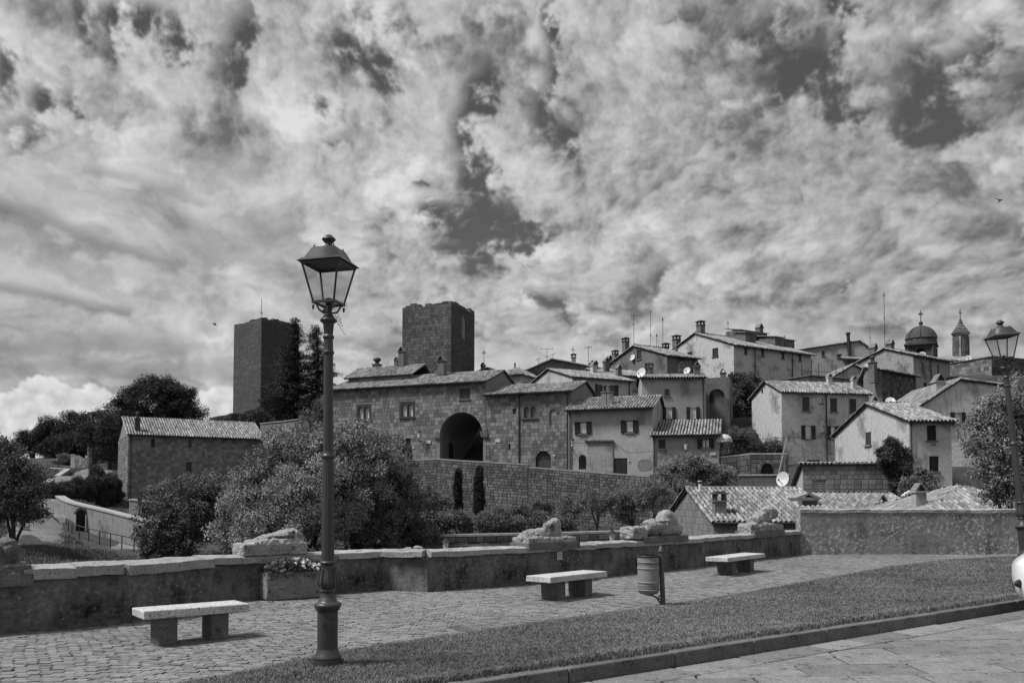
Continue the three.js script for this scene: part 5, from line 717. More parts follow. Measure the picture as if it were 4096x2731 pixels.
wallStrip('ruin_wall', 'low curved stone wall at the top of the gravel path', 'wall', [[296, 1818, 103], [330, 1836, 102], [400, 1838, 100], [470, 1836, 98]], 3, .6, M_rubble, null, { stones: MT.tuff, seed: 67, most: 120 });
wallStrip('hill_wall', 'rubble wall with a square pier below the taller tower', 'wall', [[836, 1668, 92], [870, 1660, 92], [905, 1655, 92], [925, 1648, 92], [975, 1650, 93], [985, 1672, 93]], 5, .6, M_rubble, null, { stones: MT.tuffDark, seed: 68, most: 150 });
wallStrip('hill_wall', 'plain grey terrace wall rising behind the big round bush', 'wall', [[1040, 1692, 86], [1120, 1684, 85], [1220, 1671, 84], [1340, 1668, 83]], 6, .6, M_oldwall, M_cop, {});
{ const p = at(1229, 1636, 83.8), g = thing('wall_pier', 'square rendered pier with pointed top on the terrace wall', 'pier', [p.x, p.y, p.z]); obj('shaft', [box(.5, 3, .5, 0, -1.8, 0)], M_oldwall, g, { uv: 1 }); obj('cap', [tf(new THREE.CylinderGeometry(.05, .42, .35, 4), 0, -.15, 0, 0, Math.PI / 4, 0)], M_oldwall, g, { uv: 1 }); }
wallStrip('street_wall', 'dark terrace wall with a low arched opening between the two house groups', 'wall', [[2880, 1826, 63], [2960, 1818, 62.5], [3005, 1812, 62], [3150, 1812, 61]], 4, .5, M_rubble, M_cop, { stones: MT.tuffDark, seed: 69, most: 200, ch: [.26, .4], cw: [.35, .8] });
{ const p = at(3068, 1880, 61.3), g = thing('arched_cellar_door', 'black arched cellar opening in the dark terrace wall', 'doorway', [p.x, p.y, p.z], Math.atan2(1, 9)); obj('opening', [new THREE.ExtrudeGeometry(archShape(.85, .95, .43), { depth: .06, bevelEnabled: false })], mat(.006, null, 1), g); const q = []; for (let i = 0; i < 11; i++) { const t = Math.PI * (i + .5) / 11; const m = obj('voussoir', [box(.13, .2, .1, 0, 0, .05)], MT.tuff[i % 6], g); m.position.set(Math.cos(t) * .53, .05 + Math.sin(t) * .53, .0); m.rotation.z = t - Math.PI / 2; } }
{ const p = at(327, 2083, 57.4), g = thing('arched_niche', 'narrow arched dark niche in the curving ramp wall', 'niche', [p.x, p.y, p.z + .25], .95); obj('opening', [new THREE.ExtrudeGeometry(archShape(.6, 1.5, .3), { depth: .05, bevelEnabled: false })], mat(.012, null, 1), g); for (let i = 0; i < 9; i++) { const t = Math.PI * (i + .5) / 9, m = obj('voussoir', [box(.13, .16, .1)], MT.tuff[2 + i % 4], g); m.position.set(Math.cos(t) * .38, .45 + Math.sin(t) * .38, .02); m.rotation.z = t - Math.PI / 2; } }
{ const p = at(292, 1822, 106), g = thing('gate_post', 'white square gate post at the top of the gravel path', 'post', [p.x, p.y, p.z]); obj('shaft', [box(.42, 1.6, .42, 0, -.75, 0)], MT.white2, g); obj('cap', [box(.54, .1, .54, 0, .1, 0)], MT.white2, g); }
wallStrip('lane_wall', 'straight lane parapet with bright coping above the near tiled roof', 'wall', [[2910, 1897, 55], [3085, 1896, 54], [3160, 1894, 53.6]], 3.5, .4, M_rubble, M_cop, {});
wallStrip('upper_terrace_wall', 'blackened terrace wall above the tiled roof of the pale gabled house', 'wall', [[3040, 1530, 79], [3150, 1512, 78.5], [3235, 1499, 78], [3245, 1497, 78], [3480, 1518, 77.5], [3545, 1524, 77.4]], 6, .5, mat(.09, T.old, .95), M_oldwall, {});
{ const g = thing('terrace_railing', 'thin post and wire railing on the blackened upper terrace', 'railing'); for (const [u, v] of [[3208, 1502], [3248, 1496], [3277, 1501], [3346, 1507], [3375, 1510], [3441, 1514]]) { const p = at(u, v, 77.4); obj('post', [rod(p, p.clone().add(V3(0, .9 + .5 * ((u * 7) % 3) / 3, 0)), .035)], MT.iron, g); } const a = at(3208, 1483, 77.4), b = at(3441, 1494, 77.4); obj('rail', [rod(a, b, .02)], MT.iron, g); }
{ const g = thing('leaning_pole', 'pair of thin leaning poles above the near tiled roof', 'pole'), z = 50; obj('pole', [rod(at(3110, 1924, z), at(3150, 1750, z), .045)], mat(.3, T.grain, .8), g); obj('pole', [rod(at(3140, 1890, z), at(3138, 1830, z), .04)], mat(.2, T.grain, .8), g); }
function gardenLamp(label, u, v, Z, h) { const p = at(u, v, Z), g = thing('garden_lamp', label, 'lamp', [p.x, p.y - h, p.z], 0, 'small lamps in the gardens'); obj('pole', [rod(V3(0, -1.5, 0), V3(0, h - .55, 0), .04)], MT.iron, g); obj('lantern', [tf(new THREE.CylinderGeometry(.17, .1, .36, 4), 0, h - .37, 0, 0, Math.PI / 4, 0)], MT.curtain, g); obj('cap', [tf(new THREE.CylinderGeometry(.03, .24, .16, 4), 0, h - .1, 0, 0, Math.PI / 4, 0), rod(V3(0, h - .05, 0), V3(0, h + .05, 0), .03)], MT.iron, g); }
gardenLamp('small lamp with white lantern on the lawn below the ramp at the left', 295, 2156, 52, 1.6); gardenLamp('little garden lamp showing just above the parapet right of the big bush', 1783, 2150, 36, 1); gardenLamp('little garden lamp showing above the parapet between two carved figures', 2449, 2116, 36, 1);
// ================================================================ THE TOWN
const P_ = { light: mat(.5, T.plaster, .95, T.bumpBig, .015), mid: mat(.40, T.plaster, .95, T.bumpBig, .015), old: mat(.5, T.old, .95, T.bumpBig, .02), dark: mat(.15, T.old, .95, T.bumpBig, .02), grey: mat(.32, T.old, .95, T.bumpBig, .015), pale: mat(.5, T.plaster, .95), stone: mat(.10, T.rock, .95), mortar: mat(.27, T.rock, 1) };
const yB = (v, Z) => yAt(v, Z);
// small plates on walls
function plate(F, u, v, pw, ph, name = 'plaque', m = MT.white2) { const [x, y] = F.pt(u, v); return obj(name, [box(F.px(pw), F.px(ph), .03, x, y, .07)], m, F.g); }
// ---------------- square stone house at the left
{
  rnd = mulberry(101);
  const F = house({ name: 'stone_house', label: 'square stone house with tiled roof and few small windows at the left', uL: 513, ZL: 75, yaw: 30, uR: 1051, vEave: 1733, base: yB(2062, 75), depth: 8, roof: 'x', pitch: 23, over: .3, wall: P_.mortar,
    win: [{ u: 610, v: 1772, pw: 14, ph: 34, arch: 1, pane: MT.shutterMid, sill: false, deep: .25 }, { u: 757, v: 1774, pw: 14, ph: 34, arch: 1, pane: MT.glassDark, sill: false, deep: .3 }, { u: 754, v: 1871, pw: 22, ph: 47, pane: MT.glassDark, bars: 3, sill: false, deep: .2 }],
    lwin: [{ u: 494, v: 1790, w: .5, h: 1.3, pane: MT.glassDark, sill: false }, { u: 489, v: 1890, w: .5, h: 1.4, pane: MT.glassDark, sill: false }], pipes: [{ u: 521, v: 1850 }], gutter: 1 });
  coursed(F, F.wall, { tones: variants([.17, .2, .23, .26, .3, .36], T.rock, .95), openings: F.wins, lo: .24, hi: .31, wlo: .24, whi: .44, y1: F.hE - .08, tone: (x, y) => (rnd() * 5 + .9 + 1.2 * n2(x * .5, y * .5)) });
  coursed(F, F.wall, { tones: MT.tuff, side: 'left', region: () => [.05, F.D - .05], lo: .24, hi: .33, wlo: .24, whi: .5, openings: [{ x: F.D - 2, y: 5, w: .6, h: 1.5 }], y1: F.hE - .1, most: 150 });
  chimney(F.roof, .75, F.roofY(0, -.6) - .2, -.6, .42, 1.3, 'pot', MT.tuffDark[1]);
}
// ---------------- gatehouse
{
  rnd = mulberry(102);
  const base = yB(1876, 70) - .4;
  const bif = (u, v) => ({ u, v, pw: 66, ph: 62, type: 'bifora', pane: MT.white, frame: MT.tuffDark[0], label: 'twin-light window with pale shutters' });
  const F = house({ name: 'gatehouse', label: 'long stone gatehouse pierced by a large dark archway', cat: 'gatehouse', uL: 1326, ZL: 75.6, uR: 1944, ZR: 70, vEave: 1557, base, depth: 7, roof: 'x', pitch: 20, over: .35, wall: P_.mortar, throughGate: 1,
    win: [bif(1455, 1648), bif(1629, 1637), { u: 1859, v: 1575, pw: 44, ph: 40, type: 'closed', shutter: MT.shutterMid, lintel: 1 }, { u: 1633, v: 1766, pw: 22, ph: 31, arch: 1, rise: .2, pane: MT.glassDark, bars: 3, deep: .2 }, { u: 1643, v: 1822, pw: 13, ph: 40, type: 'door', pane: MT.shutter, leaves: 1 }, { u: 1845, v: 1758, pw: 180, ph: 205, arch: 1, gate: 1, type: 'none' }].map((w) => w) , pipes: [] });
  const gate = F.wins.find((w) => w.gate);
  coursed(F, F.wall, { tones: MT.tuff, openings: F.wins.map((w) => (w.gate ? { ...w, pad: .42 } : w)), lo: .26, hi: .35, wlo: .25, whi: .48, y1: F.hE - .08, tone: (x, y) => rnd() * 5.2 + 1.2 + 1.1 * n2(x * .35, y * .4), weight: (x) => 1 });
  const r = gate.w / 2, ys = gate.y + gate.h / 2 - r; for (let i = 0; i < 19; i++) { const t = Math.PI * (i + .5) / 19, m = obj('voussoir', UNIT, MT.tuff[1 + (i * 7) % 5], F.wall); m.scale.set((r + .2) * Math.PI / 19 - .03, .42, .1); m.position.set(gate.x + Math.cos(t) * (r + .21), ys + Math.sin(t) * (r + .21), .02); m.rotation.z = t - Math.PI / 2; }
  for (const s of [-1, 1]) obj('impost', [box(.55, .16, .16, gate.x + s * (r + .18), ys - .05, .06)], MT.tuffDark[3], F.g, { uv: 1 });
  // vaulted passage: side walls, vault, back wall with dim light, stair
  const pm = mat(.2, T.rock, .95, T.bumpBig, .03), y0 = gate.y - gate.h / 2, D = 6.2; const vault = []; for (let i = 0; i < 12; i++) { const a = Math.PI * i / 12, b = Math.PI * (i + 1) / 12, am = (a + b) / 2; vault.push(box((r + .3) * Math.PI / 12 + .06, .25, D, gate.x + Math.cos(am) * (r + .13), ys + Math.sin(am) * (r + .13), -D / 2 - .36, 0, 0, am - Math.PI / 2)); }
  obj('passage', [...vault, bx(gate.x - r - .3, gate.x - r - .005, y0 - .2, ys, -D - .36, -.36), bx(gate.x + r + .005, gate.x + r + .3, y0 - .2, ys, -D - .36, -.36)], pm, F.g, { uv: 1 });
  obj('court_wall', [bx(gate.x - r - 2, gate.x + r + 2.5, y0, ys + r + 1.2, -13.6, -13.2), bx(gate.x + r + .3, gate.x + r + .7, y0, ys + r + .6, -13.2, -7.2), bx(gate.x - r - .7, gate.x - r - .3, y0, ys + r + .6, -13.2, -7.2)], P_.dark, F.g, { uv: 1 });
  for (let i = 0; i < 15; i++) obj('step', [bx(gate.x - r + .01, gate.x + r - .01, y0 - .2, y0 + .1 + i * .15, -3.2 - (i + 1) * .5 - (i === 14 ? 2.4 : 0), -3.2 - i * .5)], MT.tuff[3 + i % 3], F.g, { uv: 1 });
  obj('floor', [bx(gate.x - r + .01, gate.x + r - .01, y0 - .3, y0 + .02, -3.2, 2)], MT.tuff[1], F.g, { uv: 1 });
  obj('side_door', [new THREE.ExtrudeGeometry(archShape(.75, 2.1, .37), { depth: .05, bevelEnabled: false }).rotateY(Math.PI / 2).translate(gate.x - r + .0, y0 + 1.1, -2)], MT.glassDark, F.g);
  { const l = wallLamp(F.g, gate.x + r * .55, ys + .4, -2.2, 1.1); }
  wallLamp(F.g, ...F.pt(1688, 1738), .02, 1.1);
  const p1 = plate(F, 1714, 1768, 21, 11), p2 = plate(F, 1655, 1791, 7, 7, 'small_plate'), p3 = plate(F, 1911, 1665, 20, 6, 'inscription_stone', MT.tuff[5]);
  // cornice strip under the eaves, second roof step, chimneys, roof terrace rail
  obj('raised_roof_block', [bx(.4, 6.6, F.hE + .55, F.hE + 1.25, -5.6, -2.0)], P_.grey, F.g, { uv: 1 });
  { const h2 = F.hE + 1.25, up = tiledRoof(F.g, [[V3(.1, h2 - .1, -1.75), V3(6.9, h2 - .1, -1.75), V3(6.9, h2 + 1.1, -4.2), V3(.1, h2 + 1.1, -4.2)], [V3(6.9, h2 - .1, -6), V3(.1, h2 - .1, -6), V3(.1, h2 + 1.1, -4.2), V3(6.9, h2 + 1.1, -4.2)]], [[V3(.1, h2 + 1.12, -4.2), V3(6.9, h2 + 1.12, -4.2)]], { seed: 3, most: 200 });
    chimney(up, 1.9, h2 + .7, -4.4, .62, .75, 'ball', P_.dark); chimney(up, 4.05, h2 + .9, -4.2, .35, .75, 'hood', P_.dark); chimney(up, 4.75, h2 + .8, -4.0, .55, 1.55, 'hood', P_.dark); }
  chimney(F.roof, 8.6, F.roofY(0, -2.9) - .1, -3.6, .45, .9, 'hood', P_.dark); chimney(F.roof, 9.45, F.roofY(0, -2.4) - .1, -2.6, .62, 1.5, 'hood', P_.dark);
  { const rl = []; for (let i = 0; i <= 20; i++) rl.push(rod(V3(5.2 + i * .17, F.hE + 1.7, -5), V3(5.2 + i * .17, F.hE + 3.1, -5), .012, 4)); rl.push(rod(V3(5.2, F.hE + 3.1, -5), V3(8.6, F.hE + 3.1, -5), .015)); obj('roof_railing', rl, MT.ironLight, F.g); }
}
{ // lower right wing
  rnd = mulberry(103);
  const F = house({ name: 'stone_house', label: 'lower stone wing right of the archway with a fanlight door', uL: 1945, ZL: 70.02, uR: 2287, ZR: 67.3, vEave: 1577, base: yB(1890, 68) - .4, depth: 7, roof: 'x', pitch: 17, ridge: .5, over: .4, wall: P_.mortar,
    win: [{ u: 2120, v: 1645, pw: 66, ph: 56, type: 'bifora', pane: mat(.12, null, .3), frame: MT.tuffDark[4], label: 'twin-light window with grey panes' }, { u: 2058, v: 1643, pw: 15, ph: 24, arch: 1, pane: MT.shutterMid, sill: false }, { u: 2037.5, v: 1787, pw: 9, ph: 25, pane: MT.glassDark, sill: false, deep: .3 }, { u: 2173, v: 1838, pw: 64, ph: 68, arch: 1, type: 'door', pane: MT.wood, deep: .22 }], pipes: [{ u: 2077 }, { u: 2271 }] });
  coursed(F, F.wall, { tones: MT.tuff, openings: F.wins, lo: .26, hi: .35, wlo: .25, whi: .48, y1: F.hE - .08, tone: (x, y) => rnd() * 5.4 + .8 + 1.1 * n2(x * .35 + 4, y * .4) });
  { const [x, y] = F.pt(2214, 1655), q = []; for (let i = 0; i < 7; i++) { const t = Math.PI * (i + .5) / 7; q.push(box(.16, .12, .1, x + Math.cos(t) * .34, y + .1 + Math.sin(t) * .34, .07, 0, 0, t)); } obj('blind_arch', [...q, box(.12, .8, .1, x - .34, y - .3, .07)], MT.tuff[1], F.g, { uv: 1 }); }
  plate(F, 1992, 1763, 22, 11); plate(F, 2218, 1821, 7, 7, 'small_plate');
}
// ---------------- plastered row in front
{
  rnd = mulberry(104);
  const sh = (u, v) => ({ u, v, pw: 30, ph: 46, open: 1, pane: MT.pane, sw: .36 });
  const F = house({ label: 'plastered two-storey house with two pairs of open dark shutters beside the stone wing', uL: 2274, ZL: 66.5, uR: 2611, ZR: 64.4, vEave: 1636, base: yB(1905, 65) - .4, depth: 5.2, roof: 'x', ridge: .62, pitch: 19, over: .5, wall: P_.mid,
    win: [sh(2333, 1712), sh(2519, 1706), { u: 2330, v: 1848, pw: 30, ph: 58, arch: 1, pane: MT.shutterMid, bars: 4, deep: .12, sill: false }, { u: 2483, v: 1866, pw: 53, ph: 66, type: 'door', pane: MT.shutter }], pipes: [{ u: 2281 }] });
  const [x0, y0] = F.pt(2352, 1890), [x1, y1] = F.pt(2452, 1768); obj('blocked_bay', [bx(x0, x1, y0, y1, .005, .09)], P_.grey, F.g, { uv: 1 });
  const list = []; for (let x = x0 - .1; x < x1 + .1; x += .2) list.push({ matrix: M4(x, y1 + .06, .02, 1, .6, 1, 1.1, 0, 0).multiply(new THREE.Matrix4()), size: 1, tone: Math.floor(rnd() * 5) }); const lg = obj('ledge', [bx(x0 - .12, x1 + .12, y1 + .0, y1 + .06, .0, .22)], MT.tileBed, F.g); pieces(lg, 'ledge_tile', list, TILE, MT.tiles);
  chimney(F.roof, F.pt(2408, 1600)[0], F.roofY(0, -.8) - .05, -.8, .42, 1.05, 'pot'); chimney(F.roof, F.pt(2432, 1600)[0], F.roofY(0, -.8) - .05, -.8, .42, 1.05, 'pot');
  wallLamp(F.g, ...F.pt(2297, 1770), .02, 1.1); plate(F, 2516, 1841, 6, 6, 'small_plate');
  { const [x, y] = F.pt(2582, 1860), s = new THREE.Shape(); for (let i = 0; i < 22; i++) { const t = TAU * i / 22, r = 1 + .22 * n2(i * .9, 3); s[i ? 'lineTo' : 'moveTo'](x + Math.cos(t) * .62 * r, y + Math.sin(t) * .46 * r); } obj('bare_patch', [new THREE.ExtrudeGeometry(s, { depth: .012, bevelEnabled: false })], MT.tuff[4], F.g, { uv: 1, label: 'patch where the plaster has fallen' }); }
}
{
  rnd = mulberry(105);
  const sh = (u, v) => ({ u, v, pw: 23, ph: 45, open: 1, pane: MT.curtain, sw: .28, frame: MT.white });
  const F = house({ label: 'tall plastered house with an arched niche and two shuttered windows', uL: 2568, ZL: 69, uR: 2822, ZR: 68.6, vEave: 1511, base: yB(1900, 66), depth: 4.5, roof: 'x', pitch: 13, over: .35, wall: P_.mid, win: [{ u: 2669, v: 1569, pw: 22, ph: 30, arch: 1, pane: MT.glassDark, frame: MT.trim }, sh(2677, 1653), sh(2773, 1652)], pipes: [{ u: 2815 }] });
  dish(F.g, .0, F.hE + .35, .1, .42, -.7); chimney(F.roof, .9, F.hE + .3, -2.4, .4, .9, 'pots', P_.dark); chimney(F.roof, F.W - .5, F.hE, -1.2, .5, 1, 'hood', P_.dark); dish(F.g, F.W - 1.2, F.hE + .75, -1.6, .3, -.6); chimney(F.roof, F.W - 1.6, F.hE + .2, -2.4, .42, 1.05, 'hood', P_.dark);
}
{
  rnd = mulberry(106);
  const F = house({ label: 'low plastered house with a wall lantern and an open curtained window', uL: 2611, ZL: 64, uR: 2874, ZR: 62.8, vEave: 1738, base: yB(1960, 63), depth: 3.8, roof: 'shed', pitch: 19, over: .4, wall: P_.grey, win: [{ u: 2649, v: 1776, pw: 28, ph: 36, type: 'closed', shutter: MT.shutterMid }, { u: 2824, v: 1774, pw: 30, ph: 35, open: 1, mullion: 1, pane: MT.curtain, shutter: MT.shutter, sw: .3 }, { u: 2737, v: 1845, pw: 26, ph: 18, pane: MT.glassDark }], pipes: [{ u: 2617 }] });
  wallLamp(F.g, ...F.pt(2746, 1782), .02, 1.1); plate(F, 2852, 1815, 22, 11); plate(F, 2774, 1846, 7, 7, 'small_plate');
}
{ // buttress house with blind arch
  rnd = mulberry(107);
  const F = house({ name: 'stone_house', label: 'dark stone building with a tall blind arch right of the plastered row', uL: 2824, ZL: 73, uR: 2918, ZR: 72.4, vEave: 1512, base: yB(1880, 70), depth: 4, wall: P_.dark, win: [{ u: 2868, v: 1640, pw: 62, ph: 170, arch: 1, type: 'recess', sill: false, pane: mat(.13, T.old, 1), deep: .3, frame: P_.dark }] });
  const [x, y] = F.pt(2846, 1590); obj('window', [box(.36, .8, .06, x, y, -.24)], MT.shutter, F.g); chimney(F.wall, F.W * .7, F.hE - .1, -1, .45, .6, 'hood', P_.dark);
  const q = at(2896, 1764, 63), aw = tag(obj('awning', [new THREE.SphereGeometry(.62, 18, 8, 0, TAU, 0, Math.PI / 2), tf(new THREE.CylinderGeometry(.62, .62, .12, 18, 1, true), 0, -.06, 0)], Object.assign(MT.white2.clone(), { side: THREE.DoubleSide })), 'small rounded white awning beside the low plastered house', 'awning'); aw.position.copy(q); aw.scale.set(1, .8, 1);
}
{ const g = thing('street_cable', 'thin cable sagging along the fronts of the plastered row', 'cable'), z = 62.6; obj('wire', [tube([at(2280, 1770, 65.8), at(2350, 1772, 65.3), at(2452, 1768, 64.6), at(2508, 1808, 64.1), at(2604, 1806, 63.6), at(2680, 1816, 63.2), at(2745, 1800, 63.0), at(2800, 1826, 62.7), at(2860, 1800, 62.5)], .018, 90, 5)], MT.iron, g); }
{ const g = thing('street_cable', 'thin cable strung across to the pale damp-streaked house', 'cable'); obj('wire', [tube([at(2880, 1755, 62), at(3000, 1756, 63), at(3130, 1752, 65), at(3330, 1740, 67), at(3390, 1720, 67.5)], .018, 60, 5), tube([at(3150, 1752, 60), at(3250, 1815, 62), at(3310, 1850, 64)], .014, 40, 5)], MT.ironLight, g); }
// ---------------- houses behind the row
const dk = MT.glassDark, sw2 = (u, v, pw, ph) => ({ u, v, pw, ph, pane: dk, deep: .2 });
{
  rnd = mulberry(108);
  const F = house({ label: 'pale gabled house with an arched loggia behind the stone wing', uL: 2290, ZL: 80, uR: 2530, yaw: 27, vEave: 1505, base: yB(1700, 82), depth: 8.9, roof: 'x', pitch: 16, over: .35, wall: P_.light, win: [{ u: 2322, v: 1556, pw: 30, ph: 62, arch: 1, pane: P_.mid, deep: .3, sill: false, frame: P_.light }, { u: 2399, v: 1560, pw: 24, ph: 44, pane: dk, open: 1, sw: .2 }, { u: 2455, v: 1562, pw: 24, ph: 44, pane: dk, open: 1, sw: .2 }], pipes: [{ u: 2517 }] });
  chimney(F.roof, 4.6, F.roofY(0, -3.5), -3.6, .5, .8, 'hood', P_.light); chimney(F.roof, 6.6, F.roofY(0, -2) - .1, -2.2, .45, 1, 'hood', P_.dark);
}
{
  rnd = mulberry(109);
  const F = house({ label: 'broad dark gable behind the pale loggia house carrying several aerials', uL: 2085, ZL: 98, uR: 2420, ZR: 98, vEave: 1490, hR: yB(1478, 98) - yB(1700, 98), base: yB(1700, 98), depth: 8, roof: 'z', ridge: .37, pitch: 23, over: .2, wall: P_.dark, far: 1, win: [] });
  chimney(F.roof, F.pt(2296, 1440)[0], F.ridgeY - 1.0, -.6, .5, 1.35, 'pots', P_.mid);
  const an = (u, v, vt, arms, z = -1.5) => { const [x] = F.pt(u, v), y = F.roofY(x, z), [, yt] = F.pt(u, vt); antenna(F.g, x, y - .1, z, yt - y, arms); };
  an(2155, 1420, 1422, [[.95, .5, .2, 3]]); an(2190, 1400, 1381, [[.98, 1.4, 0, 2], [.5, .3, 0, 2]]); an(2214, 1400, 1403, [[.95, .5, .3, 3]]); an(2294, 1400, 1376, [[.8, .5, 0, 4]], -.6);
}
{ rnd = mulberry(110); const F = house({ label: 'small hip-roofed house with two arched windows beside the square tower', uL: 1982, ZL: 90, uR: 2085, ZR: 88.5, vEave: 1503, base: yB(1700, 90), depth: 4, roof: 'hip', pitch: 24, over: .3, wall: P_.mid, far: 1, win: [{ u: 2004, v: 1530, pw: 12, ph: 22, arch: 1, pane: dk }, { u: 2020, v: 1529, pw: 12, ph: 22, arch: 1, pane: dk }] }); chimney(F.roof, 1.2, F.ridgeY - .3, -2, .25, .35, 'pot', P_.dark); }
{ rnd = mulberry(111); const F = house({ label: 'low dark roof tucked against the right side of the square tower', uL: 1900, ZL: 94, uR: 1985, ZR: 93, vEave: 1492, base: yB(1700, 94), depth: 4, roof: 'z', ridge: .6, pitch: 14, over: .3, wall: P_.dark, far: 1 }); chimney(F.roof, .5, F.hE, -1, .4, .9, 'hood', P_.dark); antenna(F.g, .5, F.hE + .8, -1.2, 1.9, [[.8, .5, 0, 4], [.9, .3, 0, 3]]); }
{ rnd = mulberry(112); const F = house({ label: 'low house with a tiled roof and paired hooded chimneys behind the loggia house', uL: 2400, ZL: 92, uR: 2600, ZR: 94, vEave: 1496, base: yB(1700, 92), depth: 6, roof: 'x', pitch: 18, over: .3, wall: P_.grey, far: 1 });
  for (const u of [2368 + 40, 2382 + 42]) chimney(F.roof, F.pt(u, 1480)[0], F.roofY(0, -2.5) - .1, -2.6, .42, .8, 'hood', P_.dark); chimney(F.roof, 1.4, F.roofY(0, -1.5), -1.4, .55, 1.1, 'hood', P_.dark); antenna(F.g, 0.0 + F.pt(2394, 1400)[0], F.hE + .8, -2.6, 2.6, [[.96, .8, .15, 4]]); }
{
  rnd = mulberry(113);
  const F = house({ label: 'dark gabled house crowned by round-capped chimneys and tall aerials', uL: 2669, ZL: 92, uR: 2792, yaw: 31, vEave: 1419, base: yB(1640, 92), depth: 11, roof: 'x', pitch: 18, over: .4, wall: P_.dark, far: 1, win: [sw2(2728, 1480, 18, 12)], lwin: [{ u: 2557, v: 1419, w: .8, h: 1, pane: dk }, { u: 2588, v: 1470, w: .7, h: 1, pane: dk }], pipes: [{ u: 2775 }] });
  const rz = -5.5; chimney(F.roof, .1, F.hE - .1, -10.2, .5, 1.1, 'hood', P_.dark); chimney(F.roof, .2, F.hE + .35, -9.2, .55, 1.1, 'pots', P_.dark); chimney(F.roof, .3, F.hE + 1.1, -7.4, .6, 1.5, 'pots', P_.dark); chimney(F.roof, 4.6, F.ridgeY - .4, rz, .6, .7, 'pots', P_.dark); dish(F.g, -.1, F.ridgeY - 1.3, rz - .1, .36, -1.4);
  antenna(F.g, .2, F.ridgeY - .3, rz - .3, 3.9, [[.98, 1.5, .15, 2], [.72, .8, .15, 3]], .5); antenna(F.g, 2.4, F.ridgeY - .1, rz, 4.4, [[.97, .9, .2, 2], [.35, .3, 0, 3]], .5); antenna(F.g, 3.3, F.ridgeY - .1, rz, 1.8, [[.9, .6, 0, 4]], .6); antenna(F.g, 4.2, F.ridgeY - .1, rz, 3.8, [[.93, .5, 0, 4]], .6);
}
{
  rnd = mulberry(114);
  const F = house({ label: 'large pale gabled house high on the hill with four square windows under the eaves', uL: 2936, ZL: 100, uR: 3245, yaw: 32, vEave: 1376, base: yB(1540, 100), depth: 12.5, roof: 'x', pitch: 20, over: .55, wall: P_.old, far: 1, win: [[2984, 1404], [3052, 1414], [3133, 1424], [3201, 1433]].map(([u, v]) => ({ u, v, pw: 18, ph: 25, pane: dk, mullion: 1, lintel: 1 })), lwin: [{ u: 2862, v: 1409, w: .95, h: 1.0, pane: dk, sillMat: MT.shutterMid }, { u: 2760, v: 1416, w: .9, h: .5, pane: dk }], pipes: [{ u: 3023 }, { u: 3173 }] });
  const rz = -6.25; chimney(F.roof, .2, F.hE + .6, -9.8, .75, 1.5, 'pots', P_.dark); chimney(F.roof, .9, F.ridgeY - .5, rz, .75, 1.6, 'pots', P_.dark);
  // roof rooms
  const dorm = (x0, x1, z0, z1, y0, h, wx) => { const d = obj('dormer', [bx(x0, x1, y0, y0 + h, z0, z1)], P_.dark, F.g, { uv: 1 }); obj('roof', [roofDeck([V3(x0 - .2, y0 + h - .05, z1 + .2), V3(x1 + .2, y0 + h - .05, z1 + .2), V3(x1 + .2, y0 + h + .5, z0 - .1), V3(x0 - .2, y0 + h + .5, z0 - .1)])], MT.tiles[1], d); obj('window', [bx(wx, wx + .6, y0 + h * .35, y0 + h * .8, z1 + .01, z1 + .06)], dk, d); };
  dorm(5.4, 7.2, -6, -3.2, F.hE + 1, 1.55, 6.2); dorm(7.6, 12.6, -8.6, -6.2, F.hE + 1.6, 2.0, 9); dorm(10.6, 12.2, -6, -3.2, F.hE + 1, 1.55, 11.1); dorm(12.2, 15.2, -6, -4, F.hE + 1.2, 1.4, 13); chimney(F.roof, 11.6, F.hE + 3.2, -6.6, .7, 1.0, 'hood', P_.dark);
  antenna(F.g, 7.4, F.ridgeY + .6, -8, 2, [[.9, .7, .1, 3]], .5); antenna(F.g, 16, F.ridgeY - .8, rz, 2.2, [[.92, 1.2, .2, 3], [.5, 1, .2, 3]], .5);
}
{ rnd = mulberry(115); const F = house({ label: 'long low-pitched grey house with a black stove pipe on the skyline', uL: 3206, ZL: 116, uR: 3492, ZR: 114, vEave: 1398, hR: yB(1408, 114) - yB(1520, 114), base: yB(1520, 116), depth: 8, roof: 'z', ridge: .82, pitch: 6.5, over: .4, wall: P_.grey, far: 1, win: [sw2(3294, 1413, 12, 19), sw2(3359, 1423, 18, 14)] });
  obj('stove_pipe', [rod(V3(F.pt(3398, 1400)[0], F.hE - 1, .2), V3(F.pt(3394, 1400)[0], F.hE + 1.75, .2), .22, 10), rod(V3(F.pt(3394, 1400)[0], F.hE + 1.7, .2), V3(F.pt(3394, 1400)[0], F.hE + 2.0, .2), .3, 10)], MT.iron, F.g); antenna(F.g, F.W - .2, F.hE - .3, -.6, 3.2, [[.94, .9, .2, 3], [.5, .3, 0, 2]]);
  const s = obj('lean_to_roof', [roofDeck([V3(F.W * .55, F.hE - 1.6, 2), V3(F.W + 1, F.hE - 2.1, 2), V3(F.W + 1, F.hE - 1.5, .1), V3(F.W * .55, F.hE - 1.1, .1)])], MT.tiles[1], F.g); }
